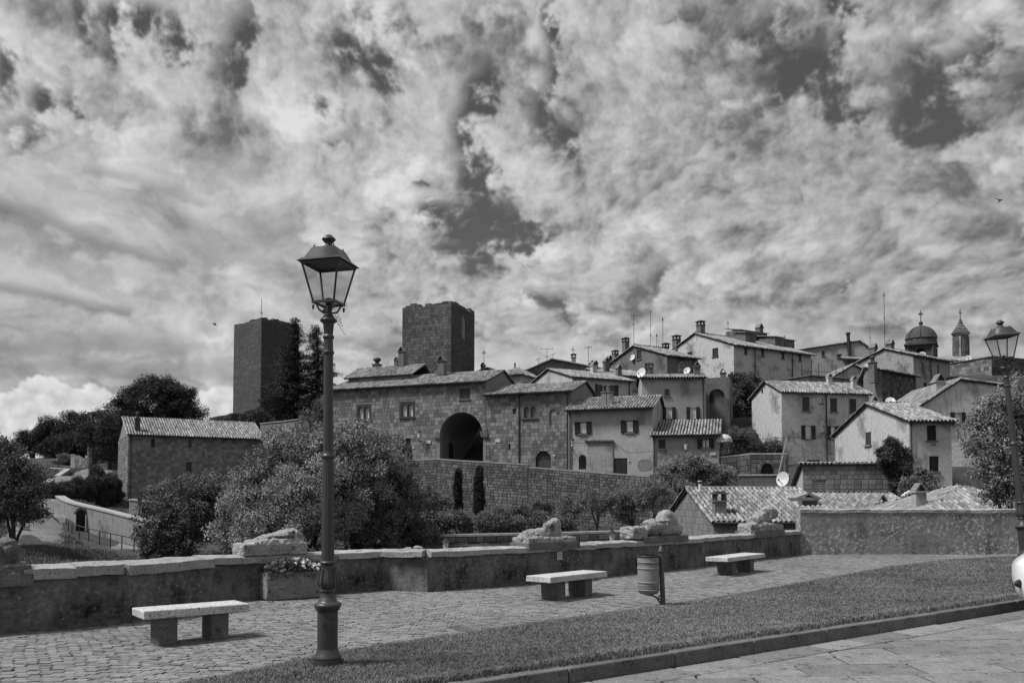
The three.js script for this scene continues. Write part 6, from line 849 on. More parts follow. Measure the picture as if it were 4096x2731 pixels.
{
  rnd = mulberry(116);
  const F = house({ label: 'grey gabled house with a round dish on its side wall below the church dome', uL: 3655, ZL: 90, uR: 3800, yaw: 36, vEave: 1418, base: yB(1680, 90), depth: 6.3, roof: 'x', pitch: 18.6, over: .45, wall: P_.grey, far: 1, win: [sw2(3694, 1468, 13, 38), sw2(3755, 1478, 14, 40), { u: 3703, v: 1550, pw: 24, ph: 42, pane: dk, mullion: 1 }, sw2(3719, 1468, 8, 20), sw2(3726, 1549, 7, 18)], pipes: [{ u: 3728 }] });
  dish(F.g, -.25, F.pt(3655, 1460)[1] + .3, -4.9, .5, -1.2); chimney(F.roof, .2, F.ridgeY - .6, -4.6, .6, .9, 'hood', P_.dark); chimney(F.roof, .6, F.ridgeY - .2, -2.9, .6, .7, 'hood', P_.dark); antenna(F.g, .1, F.ridgeY, -3.2, 6, [[.97, .7, .1, 4], [.55, .5, 0, 3], [.3, .6, .2, 2]], .4);
}
{ rnd = mulberry(117); const F = house({ label: 'white gabled attic beside the blackened upper terrace', uL: 3335, ZL: 84, uR: 3502, ZR: 84, vEave: 1506, base: yB(1640, 84), depth: 6, roof: 'z', ridge: .48, pitch: 31, over: .25, wall: P_.pale, far: 1 }); }
{
  rnd = mulberry(118);
  const F = house({ name: 'stone_house', label: 'dark stone house with paired shuttered windows left of the grey gabled house', uL: 3528, ZL: 76, uR: 3664, ZR: 80, vEave: 1478, base: yB(1680, 78), depth: 1.7, roof: 'x', ridge: .9, pitch: 12, over: .4, wall: P_.mortar, win: [{ u: 3602, v: 1537, pw: 15, ph: 38, type: 'closed', shutter: MT.shutter }, { u: 3626, v: 1538, pw: 10, ph: 36, type: 'closed', shutter: MT.shutter }, { u: 3650, v: 1546, pw: 12, ph: 40, type: 'closed', shutter: MT.shutterMid }] });
  coursed(F, F.wall, { tones: MT.tuffDark, openings: F.wins, lo: .28, hi: .4, wlo: .3, whi: .6, y1: F.hE - .1 }); chimney(F.roof, -.6, F.hE - 1.2, -.5, .55, 1.8, 'pot', P_.dark);
}
// ---------------- pale house with gable, mid right
{
  rnd = mulberry(119);
  const cl = (u, v) => ({ u, v, pw: 31, ph: 56, type: 'closed', shutter: MT.shutterMid });
  const F = house({ label: 'pale gabled house streaked with damp, with a long facade of brown closed shutters', uL: 3127, ZL: 68, uR: 3476, ZR: 69.5, vEave: 1563, base: yB(1870, 68), depth: 5, roof: 'x', pitch: 23, over: .35, wall: P_.old, win: [cl(3225, 1616), cl(3336, 1620), cl(3413, 1622), { u: 3287, v: 1603, pw: 12, ph: 21, pane: MT.curtain }, { u: 3234, v: 1729, pw: 26, ph: 52, open: 1, mullion: 1, pane: MT.pane, frame: MT.white, sw: .34 }, { u: 3294, v: 1716, pw: 13, ph: 27, pane: MT.curtain, frame: MT.shutterMid }, { u: 3334, v: 1731, pw: 22, ph: 52, open: 1, pane: MT.pane, sw: .3 }, { u: 3256, v: 1850, pw: 56, ph: 22, type: 'door', pane: dk }], lwin: [{ u: 3050, v: 1565, w: .3, h: .35, pane: dk, sill: false }], pipes: [{ u: 3306 }] });
  plate(F, 3164, 1823, 17, 10); chimney(F.roof, F.pt(3372, 1560)[0], F.ridgeY - .5, -1.9, .36, .9, 'hood', P_.light); chimney(F.roof, F.pt(3440, 1560)[0], F.roofY(0, -.6), -.8, .36, .9, 'hood', P_.light); antenna(F.g, F.pt(3378, 1560)[0], F.hE - 2.4, .6, 2.6, [[.9, 1.4, -.15, 3]], .3, .02);
}
// ---------------- near right house, gable to the left
{
  rnd = mulberry(120);
  const F = house({ label: 'near pale house with a wide streaked gable and two dark shuttered windows', uL: 3638, ZL: 52, uR: 3806, ZR: 52, vEave: 1680, base: yB(2010, 52), depth: 12, roof: 'x', pitch: 15.4, over: .4, wall: P_.old, win: [{ u: 3728, v: 1731, pw: 37, ph: 61, type: 'closed', shutter: MT.shutter }, { u: 3738, v: 1855, pw: 38, ph: 61, type: 'closed', shutter: MT.shutter }], lwin: [{ u: 3474, v: 1754, w: .95, h: .85, type: 'closed', shutter: MT.shutterMid, sillMat: MT.trim }], pipes: [{ u: 3644 }] });
  for (const du of [-6, 6]) { const [x, y] = F.pt(3736 + du, 1778); obj('vent', [tf(new THREE.TorusGeometry(.055, .018, 6, 14), x, y, .03)], MT.trim, F.g); }
  chimney(F.roof, 1.0, F.ridgeY - .7, -7.4, .42, 1.0, 'hood', P_.light); dish(F.g, 1.6, F.ridgeY + .15, -6.2, .32, -.3, -.5); dish(F.g, -.4, F.pt(3640, 1900)[1] - .2, -8.8, .42, -2.2);
}
{ rnd = mulberry(121); const F = house({ label: 'pale gable with peeling edges behind the near house at the far right', uL: 3681, ZL: 61, uR: 4130, ZR: 61, vEave: 1622, hR: yB(1556, 61) - yB(2010, 61), base: yB(2010, 61), depth: 7, roof: 'z', ridge: .36, pitch: 33, over: .1, overF: .2, wall: mat(.62, T.old, .95, T.bumpBig, .02), win: [{ u: 3833, v: 1674, pw: 26, ph: 46, open: 1, pane: MT.curtain, sw: .3 }, { u: 3877, v: 1671, pw: 14, ph: 18, pane: MT.pane, frame: MT.trim }] }); chimney(F.roof, F.pt(3784, 1540)[0], F.roofY(F.pt(3784, 1540)[0], 0) - .3, -1, .7, .9, 'hood', P_.light); }
// ---------------- church
{
  rnd = mulberry(122);
  const m0 = mat(.06, T.old, .9), Z = 112, k = Z / FOCAL, c = at(3688, 1436, Z), g = thing('church_bell_cupola', 'domed church cupola with arched openings and a cross on the skyline', 'cupola', [c.x, c.y - 3, c.z], -.5), m = m0;
  const hw = 46 * k, y1 = 3 + 46 * k, panel = (a) => wallPanel([[-hw, 0], [hw, 0], [hw, y1], [-hw, y1]], [{ x: 0, y: 3 + 14 * k, w: hw * .8, h: 46 * k, arch: 1 }], .35).translate(0, 0, hw).rotateY(a);
  obj('drum', [panel(0), panel(Math.PI / 2), panel(Math.PI), panel(-Math.PI / 2)].map((q, i) => (i % 2 ? q.scale(1, 1, .995) : q)), m0, g, { uv: 1 });
  for (const [a, b] of [[1, 1], [-1, 1], [1, -1], [-1, -1]]) obj('pilaster', [box(.5, y1, .5, a * hw, y1 / 2, b * hw, .785)], m0, g, { uv: 1 });
  obj('cornice', [box(hw * 2 + .5, .16, hw * 2 + .5, 0, y1 + .08, 0), box(hw * 2 + .9, .16, hw * 2 + .9, 0, y1 + .24, 0)], m0, g, { uv: 1 });
  obj('attic', [tf(new THREE.CylinderGeometry(hw * 1.22, hw * 1.3, .8, 16), 0, y1 + .72, 0)], m, g, { uv: 1 });
  const R = 56 * k, yd = y1 + 1.1; obj('dome', [tf(lathe([[R * 1.08, 0], [R * 1.04, .12], [R * .98, .4], [R * .9, .75], [R * .76, 1.1], [R * .55, 1.42], [R * .3, 1.62], [R * .14, 1.7], [R * .1, 1.95], [0, 2.0]], 16), 0, yd, 0, 0, Math.PI / 16, 0)], m, g, { uv: 1 });
  for (let i = 0; i < 8; i++) { const q = obj('rib', [tube([V3(0, .1, R * 1.05), V3(0, .4, R * .99), V3(0, .75, R * .91), V3(0, 1.1, R * .77), V3(0, 1.43, R * .55), V3(0, 1.66, R * .2)], .07, 16, 5)], m0, g); q.position.y = yd; q.rotation.y = TAU * i / 8; }
  const yt = yd + 1.9; obj('finial', [tf(new THREE.SphereGeometry(.26, 12, 8), 0, yt + .2, 0), rod(V3(0, yt, 0), V3(0, yt + 1.9, 0), .05), box(.7, .09, .09, 0, yt + 1.4, 0, .5), tf(new THREE.TorusGeometry(.2, .04, 5, 12), 0, yt + 1.4, 0, 0, .5, 0)], MT.iron, g);
}
{
  rnd = mulberry(123);
  const c = at(3846, 1405, 112), g = thing('church_lantern', 'slender round church lantern with a conical tiled cap and small cross', 'lantern tower', [c.x, c.y - 1.5, c.z], .2), k = 112 / FOCAL, r = 28 * k;
  obj('drum', [tf(new THREE.CylinderGeometry(r, r * 1.06, 64 * k + 1.5, 20), 0, (64 * k + 1.5) / 2, 0)], mat(.11, T.old, .95), g, { uv: 1 }); const y = 64 * k + 1.5;
  for (let i = 0; i < 8; i++) { const a = TAU * i / 8, q = obj(i % 2 ? 'pilaster' : 'blind_window', i % 2 ? [box(.22, y - .4, .14, 0, y / 2, r + .03)] : [new THREE.ExtrudeGeometry(archShape(.5, 1.2, .25), { depth: .05, bevelEnabled: false }).translate(0, y * .55, r + .01)], i % 2 ? P_.grey : P_.dark, g, { uv: 1 }); q.rotation.y = a; }
  obj('cornice', [tf(new THREE.CylinderGeometry(r * 1.18, r * 1.05, .3, 20), 0, y + .1, 0)], P_.grey, g, { uv: 1 });
  const list = []; for (let j = 0; j < 6; j++) { const n = 26 - j * 4; for (let i = 0; i < n; i++) { const a = TAU * i / n, rr_ = r * 1.22 * (1 - j / 7); list.push({ matrix: new THREE.Matrix4().makeRotationY(a).multiply(M4(0, y + .22 + j * .24, rr_, 1.5, .9, 1.2, -1.0, 0, 0)), size: 1, tone: Math.floor(rnd() * 4) }); } }
  const cap_ = obj('conical_roof', [tf(new THREE.ConeGeometry(r * 1.25, 1.55, 20), 0, y + .25 + .77, 0)], MT.tileBed, g); pieces(cap_, 'roof_tile', list, TILE, MT.tiles, 0, 'roof_tiles');
  obj('cross', [rod(V3(0, y + 1.7, 0), V3(0, y + 3.5, 0), .05), tf(lathe([[.3, 0], [.2, .3], [.08, .6], [0, .62]], 10), 0, y + 1.6, 0), box(.6, .08, .08, 0, y + 3, 0)], MT.iron, g);
}
{
  rnd = mulberry(124);
  const F = house({ name: 'church_nave', label: 'low church roof spreading below the round lantern', cat: 'church', uL: 3762, ZL: 106, uR: 4060, ZR: 108, vEave: 1440, base: yB(1560, 106), depth: 8, roof: 'hip', pitch: 16, over: .3, wall: P_.grey, far: 1 });
}
{
  rnd = mulberry(125);
  const F = house({ name: 'church_wall', label: 'block of large squared stones at the far right below the church', cat: 'building', uL: 3968, ZL: 93, uR: 4230, ZR: 97, vEave: 1427, base: yB(1600, 93), depth: 6.6, wall: P_.mortar, win: [] });
  coursed(F, F.wall, { tones: MT.tuffDark, lo: .3, hi: .4, wlo: .35, whi: .65, most: 150 });
  coursed(F, F.wall, { tones: MT.tuff, side: 'left', region: () => [.02, F.D - .02], lo: .3, hi: .4, wlo: .35, whi: .65, openings: [{ x: F.D - 2.2, y: F.hE - 3.2, w: .9, h: .5, arch: 1 }], most: 200 });
  obj('opening', [new THREE.ExtrudeGeometry(archShape(.9, .5, .25), { depth: .03, bevelEnabled: false }).rotateY(-Math.PI / 2).translate(-.03, F.hE - 3.2, -2.2)], dk, F.g);
  obj('coping', [bx(-.15, F.W + .1, F.hE, F.hE + .1, -F.D, .15)], MT.tuff[3], F.g, { uv: 1 }); dish(F.g, .1, F.hE + .3, -3, .35, -.6);
}
// ---------------- near tiled roofs below the terrace
{
  rnd = mulberry(126);
  const F = house({ name: 'stone_house', label: 'near stone house whose broad tiled roof rises just behind the parapet', uL: 2856, ZL: 36, uR: 3345, ZR: 36, vEave: 2080, base: -4.5, depth: 10.2, roof: 'x', pitch: 15, over: .35, tile: .92, wall: mat(.30, T.rock, .95), win: [] });
  coursed(F, F.wall, { tones: variants([.2, .225, .25, .28], T.rock, .95), side: 'left', region: (y) => { const t = Math.max(0, y - F.hE) / (F.ridgeY - F.hE); return [.05 + t * 5.1, F.D - .05 - t * 5.1]; }, y0: 3, y1: F.ridgeY - .25, lo: .26, hi: .34, wlo: .3, whi: .55, joint: .012, most: 200 });
  chimney(F.roof, .45, F.roofY(0, -.9) - .3, -.9, .5, .85, 'pots', MT.tuff[3], 'brick chimney with open pillared top'); obj('vent_pipe', [rod(V3(.35, F.roofY(0, -4.2), -4.2), V3(.35, F.roofY(0, -4.2) + .45, -4.2), .07, 10), rod(V3(.35, F.roofY(0, -4.2) + .55, -4.2), V3(.35, F.roofY(0, -4.2) + .6, -4.2), .1, 10)], MT.white, F.roof);
  const dx = F.pt(3227, 2030)[0] + .72, dy = F.roofY(0, -2.2); const d = obj('dormer', [bx(dx - .48, dx + .48, dy - .25, dy + .36, -2.8, -1.9)], MT.white2, F.g, { uv: 1 }); obj('roof', [roofDeck([V3(dx - .56, dy + .35, -1.8), V3(dx, dy + .56, -1.8), V3(dx, dy + .56, -3), V3(dx - .56, dy + .35, -3)]), roofDeck([V3(dx + .56, dy + .35, -3), V3(dx, dy + .56, -3), V3(dx, dy + .56, -1.8), V3(dx + .56, dy + .35, -1.8)])], MT.tiles[2], d); obj('window', [bx(dx - .26, dx + .4, dy - .02, dy + .22, -1.9, -1.87)], dk, d);
  obj('gutter', [rod(V3(-.1, F.hE - .12, .42), V3(F.W, F.hE - .12, .42), .06, 8)], MT.pipe, F.g);
}
{ rnd = mulberry(127); const F = house({ name: 'outbuilding', label: 'low tiled roof in front of the block-walled outhouse', cat: 'outbuilding', uL: 3300, ZL: 39, uR: 3690, ZR: 39, vEave: 2050, base: -4, depth: 7, roof: 'x', ridge: .5, pitch: 13, over: .3, wall: P_.grey }); chimney(F.roof, 2.8, F.roofY(0, -.5), -.6, .4, .35, 'hood', P_.light); }
{
  rnd = mulberry(128);
  const F = house({ name: 'outhouse', label: 'square-block outhouse with closed pale shutters beyond the near tiled roof', cat: 'outhouse', uL: 3213, ZL: 47.5, uR: 3600, ZR: 46.5, vEave: 1857, base: -1, depth: 6, roof: 'x', ridge: .04, hB: yB(1857, 47.5) + 1 - 1.6, pitch: 6, over: .1, wall: P_.mortar, win: [{ u: 3280, v: 1953, pw: 46, ph: 62, type: 'closed', shutter: mat(.2, T.grain, .8), frame: MT.trim }] });
  coursed(F, F.wall, { tones: MT.tuff.slice(1, 5), openings: F.wins, lo: .24, hi: .29, wlo: .26, whi: .42, joint: .035, y1: F.hE - .06, y0: .8, most: 300 });
  obj('side_render', [new THREE.ExtrudeGeometry(poly2([[-.05, 0], [-5.95, 0], [-5.95, F.hE - 1.65], [-.05, F.hE - .12]]), { depth: .03, bevelEnabled: false }).rotateY(-Math.PI / 2).translate(-.002, 0, 0)], P_.light, F.g, { uv: 1 });
  dish(F.g, -.95, F.hE - .8, -.6, .42, -.75, -.15); obj('beam', [rod(V3(-.12, F.hE - .02, .1), V3(-.12, F.hE - 1.62, -5.9), .09, 8)], MT.wood, F.g); obj('dish_pole', [rod(V3(-.95, F.hE - 2.6, -.7), V3(-.95, F.hE - .8, -.7), .035, 6)], MT.ironLight, F.g);
}
{ rnd = mulberry(129); const F = house({ name: 'outbuilding', label: 'hipped tiled roof under the leafy tree at the right', cat: 'outbuilding', uL: 3700, ZL: 34, uR: 4290, ZR: 34, vEave: 2048, base: -4, depth: 6, roof: 'hip', pitch: 19, over: .3, wall: P_.grey }); chimney(F.roof, .35, F.hE - .2, -1.2, .42, 1.0, 'hood', P_.mid, 'tall chimney with an arched hood'); }
// ---------------- towers
function ragged(F, parent, tones, z0) { const list = []; const run = (L, f) => { let x = 0; while (x < L - .1) { const w = Math.min(L - x, rr(.35, .8)), h = Math.max(0, .28 + .35 * n2(x * .8 + z0, 3.3) + rr(-.1, .12)); if (h > .1) { const [px, pz, ry] = f(x + w / 2); list.push({ matrix: M4(px, F.hE + h / 2 - .05, pz, w, h + .1, .7, 0, ry, 0), size: 1, tone: Math.floor(rnd() * tones.length) }); } x += w; } }; run(F.W, (x) => [x, -.35, 0]); run(F.D, (x) => [F.W - .35, -x, Math.PI / 2]); run(F.D, (x) => [.35, -x, Math.PI / 2]); run(F.W, (x) => [x, -F.D + .35, 0]); pieces(parent, 'top_stone', list, UNIT, tones); }
{
  rnd = mulberry(130);
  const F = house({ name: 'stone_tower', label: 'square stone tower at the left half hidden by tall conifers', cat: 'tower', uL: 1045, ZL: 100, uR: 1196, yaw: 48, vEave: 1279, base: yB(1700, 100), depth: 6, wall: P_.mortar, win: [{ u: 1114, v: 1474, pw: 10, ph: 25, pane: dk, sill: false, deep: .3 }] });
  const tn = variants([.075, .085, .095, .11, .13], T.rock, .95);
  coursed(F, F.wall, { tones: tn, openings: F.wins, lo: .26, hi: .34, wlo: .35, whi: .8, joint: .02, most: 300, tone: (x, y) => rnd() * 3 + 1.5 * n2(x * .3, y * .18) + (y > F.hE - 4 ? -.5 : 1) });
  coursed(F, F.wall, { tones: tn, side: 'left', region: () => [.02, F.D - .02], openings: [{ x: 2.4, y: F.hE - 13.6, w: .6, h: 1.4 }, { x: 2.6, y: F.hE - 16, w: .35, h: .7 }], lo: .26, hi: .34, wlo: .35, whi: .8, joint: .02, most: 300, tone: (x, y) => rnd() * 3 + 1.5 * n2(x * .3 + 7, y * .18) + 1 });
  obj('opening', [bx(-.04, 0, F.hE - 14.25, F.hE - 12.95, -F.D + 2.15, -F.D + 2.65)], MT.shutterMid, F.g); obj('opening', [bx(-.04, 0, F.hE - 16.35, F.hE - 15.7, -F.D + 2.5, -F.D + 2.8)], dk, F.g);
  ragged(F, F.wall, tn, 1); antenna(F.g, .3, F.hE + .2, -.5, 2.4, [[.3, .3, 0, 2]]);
}
{
  rnd = mulberry(131);
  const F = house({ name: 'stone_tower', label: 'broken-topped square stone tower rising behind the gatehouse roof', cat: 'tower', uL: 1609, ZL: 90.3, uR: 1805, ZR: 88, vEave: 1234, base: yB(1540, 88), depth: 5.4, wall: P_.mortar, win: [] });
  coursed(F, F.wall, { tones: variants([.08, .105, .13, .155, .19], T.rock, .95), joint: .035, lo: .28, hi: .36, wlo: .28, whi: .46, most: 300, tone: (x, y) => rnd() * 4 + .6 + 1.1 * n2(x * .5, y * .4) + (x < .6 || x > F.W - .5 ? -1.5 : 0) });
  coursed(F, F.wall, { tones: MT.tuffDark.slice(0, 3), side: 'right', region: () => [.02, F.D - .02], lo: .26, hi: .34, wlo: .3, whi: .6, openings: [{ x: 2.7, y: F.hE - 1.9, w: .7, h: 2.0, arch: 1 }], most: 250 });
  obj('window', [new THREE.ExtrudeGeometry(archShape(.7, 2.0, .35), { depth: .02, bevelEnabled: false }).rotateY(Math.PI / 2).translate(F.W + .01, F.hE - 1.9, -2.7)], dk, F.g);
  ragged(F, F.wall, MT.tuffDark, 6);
}
// ================================================================ TREES AND SHRUBS
const LF = { bush: { leaves: 26, len: .14, wid: .05, spread: .16, knot: .62, kd: .42, per: 19, tone: [.13, .32], up: .5, inner: 3 }, dark: { leaves: 24, len: .24, wid: .07, spread: .32, knot: .9, kd: .6, per: 16, tone: [.018, .042], up: .5 } };
const gp = (u, Z) => { const x = xAt(u, Z); return V3(x, groundY(x, -Z), -Z); };
{ // the big round bush, two shrubs grown together
  const L = lobesAt([[1180, 1870, 160, 130], [1350, 1815, 150, 110], [1480, 1850, 120, 120], [1060, 2010, 150, 140], [1270, 2000, 200, 160, -1.5], [960, 2130, 85, 110], [1170, 2150, 210, 110, -2], [1010, 1900, 60, 60], [1100, 1800, 60, 50], [1240, 1750, 60, 40], [1410, 1735, 60, 38]], 38);
  plant('broadleaf_bush', 'big round leafy bush with bright clusters behind the lamp post', 'bush', L, { ...LF.bush, seed: 201, flat: .75 }, { base: at(1200, 2330, 38), tops: [at(1180, 1950, 38), at(1350, 1920, 38), at(1050, 2050, 38)], r: .25 });
  const L2 = lobesAt([[1540, 1990, 140, 150], [1470, 2120, 200, 120, -1], [1630, 2110, 90, 110], [1560, 1860, 80, 90], [1400, 2060, 120, 120, -2], [1690, 2180, 55, 50]], 40);
  plant('broadleaf_bush', 'darker leafy bush grown into the right flank of the big round bush', 'bush', L2, { ...LF.bush, tone: [0.061, 0.131], seed: 202 }, { base: at(1540, 2330, 40), tops: [at(1540, 2000, 40), at(1450, 2100, 40)], r: .2 });
}
plant('shrub', 'dense dark shrub left of the big round bush', 'shrub', lobesAt([[640, 2110, 80, 110], [740, 2060, 100, 110], [840, 2070, 70, 110], [700, 2180, 130, 70], [600, 2180, 40, 50], [800, 1960, 60, 50]], 42), { ...LF.bush, tone: [0.052, 0.131], seed: 203, len: .14, wid: .05 }, { base: at(720, 2330, 42), tops: [at(700, 2050, 42), at(800, 2050, 42)], r: .15 });
plant('shrub', 'pale-topped shrub against the wall of the square stone house', 'shrub', lobesAt([[645, 1960, 45, 36], [600, 1985, 30, 25], [700, 1975, 40, 40]], 64), { ...LF.bush, tone: [0.105, 0.210], seed: 204 }, { base: gp(650, 64), tops: [at(645, 1960, 64)], r: .1 });
plant('shrub', 'bright leafy shrub in front of the right end of the stone house', 'shrub', lobesAt([[800, 1945, 60, 40], [850, 1960, 50, 45], [760, 1965, 40, 35]], 62), { ...LF.bush, tone: [0.140, 0.245], seed: 205 }, { base: gp(800, 62), tops: [at(800, 1945, 62)], r: .1 });
plant('broadleaf_tree', 'loose grey tree at the left edge beside the gravel path', 'tree', lobesAt([[70, 1850, 60, 50], [20, 1930, 80, 70], [120, 1960, 50, 50], [40, 2020, 90, 55], [150, 2050, 50, 30], [-60, 1850, 100, 110], [-80, 2000, 110, 100], [10, 1790, 45, 30], [110, 1880, 35, 30], [160, 1990, 25, 25], [90, 2075, 50, 25]], 42), { ...LF.bush, leaves: 14, len: .16, wid: .05, knot: .38, kd: .5, per: 10, inner: 1.2, tone: [.07, .15], seed: 206 }, { base: gp(60, 42), tops: [at(60, 1870, 42), at(110, 1980, 42), at(10, 1940, 42)], r: .13 });
plant('evergreen_tree', 'large dark evergreen oak rising behind the square stone house', 'tree', lobesAt([[600, 1610, 120, 90], [700, 1590, 85, 68], [490, 1680, 85, 75], [745, 1670, 70, 55], [430, 1770, 55, 60], [600, 1720, 170, 70], [470, 1800, 60, 45], [640, 1550, 60, 32]], 108), { ...LF.dark, seed: 207 }, { base: gp(600, 108), tops: [at(600, 1650, 108), at(480, 1720, 108), at(720, 1660, 108)], r: .6 });
[[130, 1765, 55, 48, 150, 'leftmost round-topped dark pine of the hill wood'], [210, 1735, 65, 55, 148, 'second dark pine of the hill wood from the left'], [300, 1712, 70, 55, 146, 'tallest dark pine in the middle of the hill wood'], [385, 1712, 70, 60, 142, 'dark pine of the hill wood next to the big evergreen oak'], [330, 1780, 90, 45, 136, 'broad dark pine low in front of the hill wood'], [215, 1800, 60, 40, 138, 'small dark pine low at the left foot of the hill wood']].forEach(([u, v, w, h, Z, l], i) => plant('pine_tree', l, 'tree', lobesAt([[u, v, w, h], [u - w * .5, v + h * .3, w * .6, h * .6], [u + w * .5, v + h * .25, w * .6, h * .6]], Z), { ...LF.dark, len: .35, wid: .08, knot: 1.2, tone: [0.016, 0.036], seed: 210 + i }, { base: gp(u, Z), tops: [at(u, v, Z), at(u - w * .4, v + h * .2, Z)], r: .4 }, 'pines of the hill wood'));
plant('tree', 'dark tree overgrowing the broken wall on the left hill', 'tree', lobesAt([[430, 1790, 40, 55], [450, 1720, 45, 60], [350, 1745, 35, 50]], 97), { ...LF.dark, tone: [0.023, 0.052], seed: 219 }, { base: gp(440, 97), tops: [at(440, 1760, 97)], r: .3 });
// trimmed hedge in steps, topiary ball
{ const pts = [[240, 1958, 66, 20], [262, 1948, 67, 26], [290, 1938, 68, 34], [320, 1930, 69, 44], [350, 1924, 70, 52], [385, 1920, 71, 58], [420, 1916, 72, 60], [450, 1912, 73, 62]]; const g = thing('clipped_hedge', 'dark hedge clipped in steps beside the gravel path', 'hedge'); rnd = mulberry(220); const c = []; pts.forEach(([u, v, Z, h]) => { const p = at(u, v, Z), k = Z / FOCAL; for (let i = 0; i < 6; i++) c.push([p.x + rr(-.4, .4), p.y - h * k * (i + .5) / 6 * 1.4 - .1, p.z + rr(-.4, .4), 22 * k, .5, .6]); }); crown(g, c, { ...LF.bush, len: .12, wid: .05, knot: .3, tone: [0.026, 0.058], per: 10 }); }
plant('topiary_ball', 'round clipped topiary ball at the top of the gravel path', 'shrub', lobesAt([[386, 1893, 26, 24]], 76), { ...LF.bush, len: .1, wid: .05, knot: .25, tone: [0.044, 0.096], per: 14, seed: 221 }, { base: gp(386, 76), tops: [at(386, 1895, 76)], r: .08 });
[[255, 1850, 40, 22, 118], [330, 1852, 30, 14, 112], [200, 1865, 30, 16, 120]].forEach(([u, v, w, h, Z], i) => plant('shrub', ['grey shrubs beyond the low path wall', 'small shrub beside the white gate post on the hill', 'low shrub at the left of the path bend'][i], 'shrub', lobesAt([[u, v, w, h]], Z), { ...LF.bush, len: .25, knot: .6, tone: [0.088, 0.175], seed: 222 + i }));
// conifers by the tower
function conifer(label, u, vTop, vBase, Z, wpx, seed) {
  rnd = mulberry(seed); const b = at(u, vBase, Z), t = at(u, vTop, Z), H = t.y - b.y, g = thing('cedar_tree', label, 'tree', [0, 0, 0], 0, 'tall conifers by the tower'), q = [limb([b, b.clone().lerp(t, .5).add(V3(rr(-.2, .2), 0, 0)), t], .32, .04)], k = Z / FOCAL, sp = leafClump(22, .42, .08, .3, { up: -.1 }), M = [], C = [];
  const n = Math.round(H * 9); for (let i = 0; i < n; i++) { const f = Math.pow(i / n, .92), y = b.y + H * (.06 + .94 * f), R = wpx * k * Math.pow(1 - f, .65) * rr(.35, 1.2) + .15, a = rnd() * TAU, c = b.clone().lerp(t, .06 + .94 * f), e = V3(c.x + Math.cos(a) * R, y - R * rr(.05, .28), c.z + Math.sin(a) * R); q.push(limb([V3(c.x, y, c.z), V3((c.x + e.x) / 2, y + .06 * R, (c.z + e.z) / 2), e], .06 * (1 - f) + .02, .012, 4)); const m = Math.ceil(R * 4.2); for (let j = 0; j < m; j++) { const s = (j + .6) / m; M.push(M4(mix(c.x, e.x, s) + rr(-.12, .12), mix(y, e.y, s) + rr(-.1, .04), mix(c.z, e.z, s) + rr(-.12, .12), rr(.7, 1.1), rr(.35, .6), rr(.7, 1.1), rr(-.2, .2), rnd() * TAU, rr(-.2, .2))); C.push(rr(.015, .04)); } }
  obj('trunk', q, M_bark, g); const im = new THREE.InstancedMesh(sp, M_leaf, M.length); im.name = 'crown'; im.userData.kind = 'stuff'; const c = new THREE.Color(); M.forEach((m, i) => { im.setMatrixAt(i, m); im.setColorAt(i, c.setRGB(C[i], C[i], C[i])); }); g.add(im);
}
conifer('tallest conifer standing against the right side of the left tower', 1180, 1270, 1690, 93, 150, 231); conifer('conifer with open crown just left of the lamp post', 1264, 1302, 1690, 92, 125, 232); conifer('dense lower conifer in front of the left tower wall', 1150, 1400, 1690, 91, 110, 233); conifer('slim conifer partly hidden behind the lamp post', 1300, 1420, 1700, 94, 80, 234);
plant('shrub', 'leafy shrub below the conifers beside the lamp post', 'shrub', lobesAt([[1300, 1640, 45, 45], [1260, 1670, 40, 30], [1330, 1690, 40, 30]], 80), { ...LF.bush, tone: [0.088, 0.175], seed: 235, len: .25, knot: .7 });
plant('shrub', 'wispy dark weeds at the foot of the left tower', 'shrub', lobesAt([[1000, 1680, 40, 25], [1040, 1672, 30, 28], [1065, 1685, 25, 20], [1046, 1725, 24, 22]], 88), { ...LF.bush, tone: [0.052, 0.105], seed: 236, len: .3, wid: .05, knot: .5 });
// cypresses
function cypress(label, u, v0, v1, w, Z, seed) { const L = []; const n = 9; for (let i = 0; i < n; i++) { const f = (i + .5) / n; L.push([u + 2 * Math.sin(i), mix(v1, v0, f), w * (1 - .55 * f * f) / 2, (v1 - v0) / n * .9]); } plant('cypress', label, 'tree', lobesAt(L, Z, 1).map((l) => [l[0], l[1], l[2], l[3], l[4], l[3]]), { ...LF.bush, len: .12, wid: .03, spread: .1, knot: .14, kd: .5, per: 6, tone: [0.016, 0.036], seed, up: 1 }, { base: at(u, v1 + 60, Z), tops: [at(u, v0 + 20, Z)], r: .12 }, 'thin cypresses in the garden'); }
cypress('thinner cypress column in front of the retaining wall', 1832, 1884, 2050, 20, 54, 241); cypress('thicker cypress column in front of the retaining wall', 1915, 1876, 2050, 32, 54, 242);
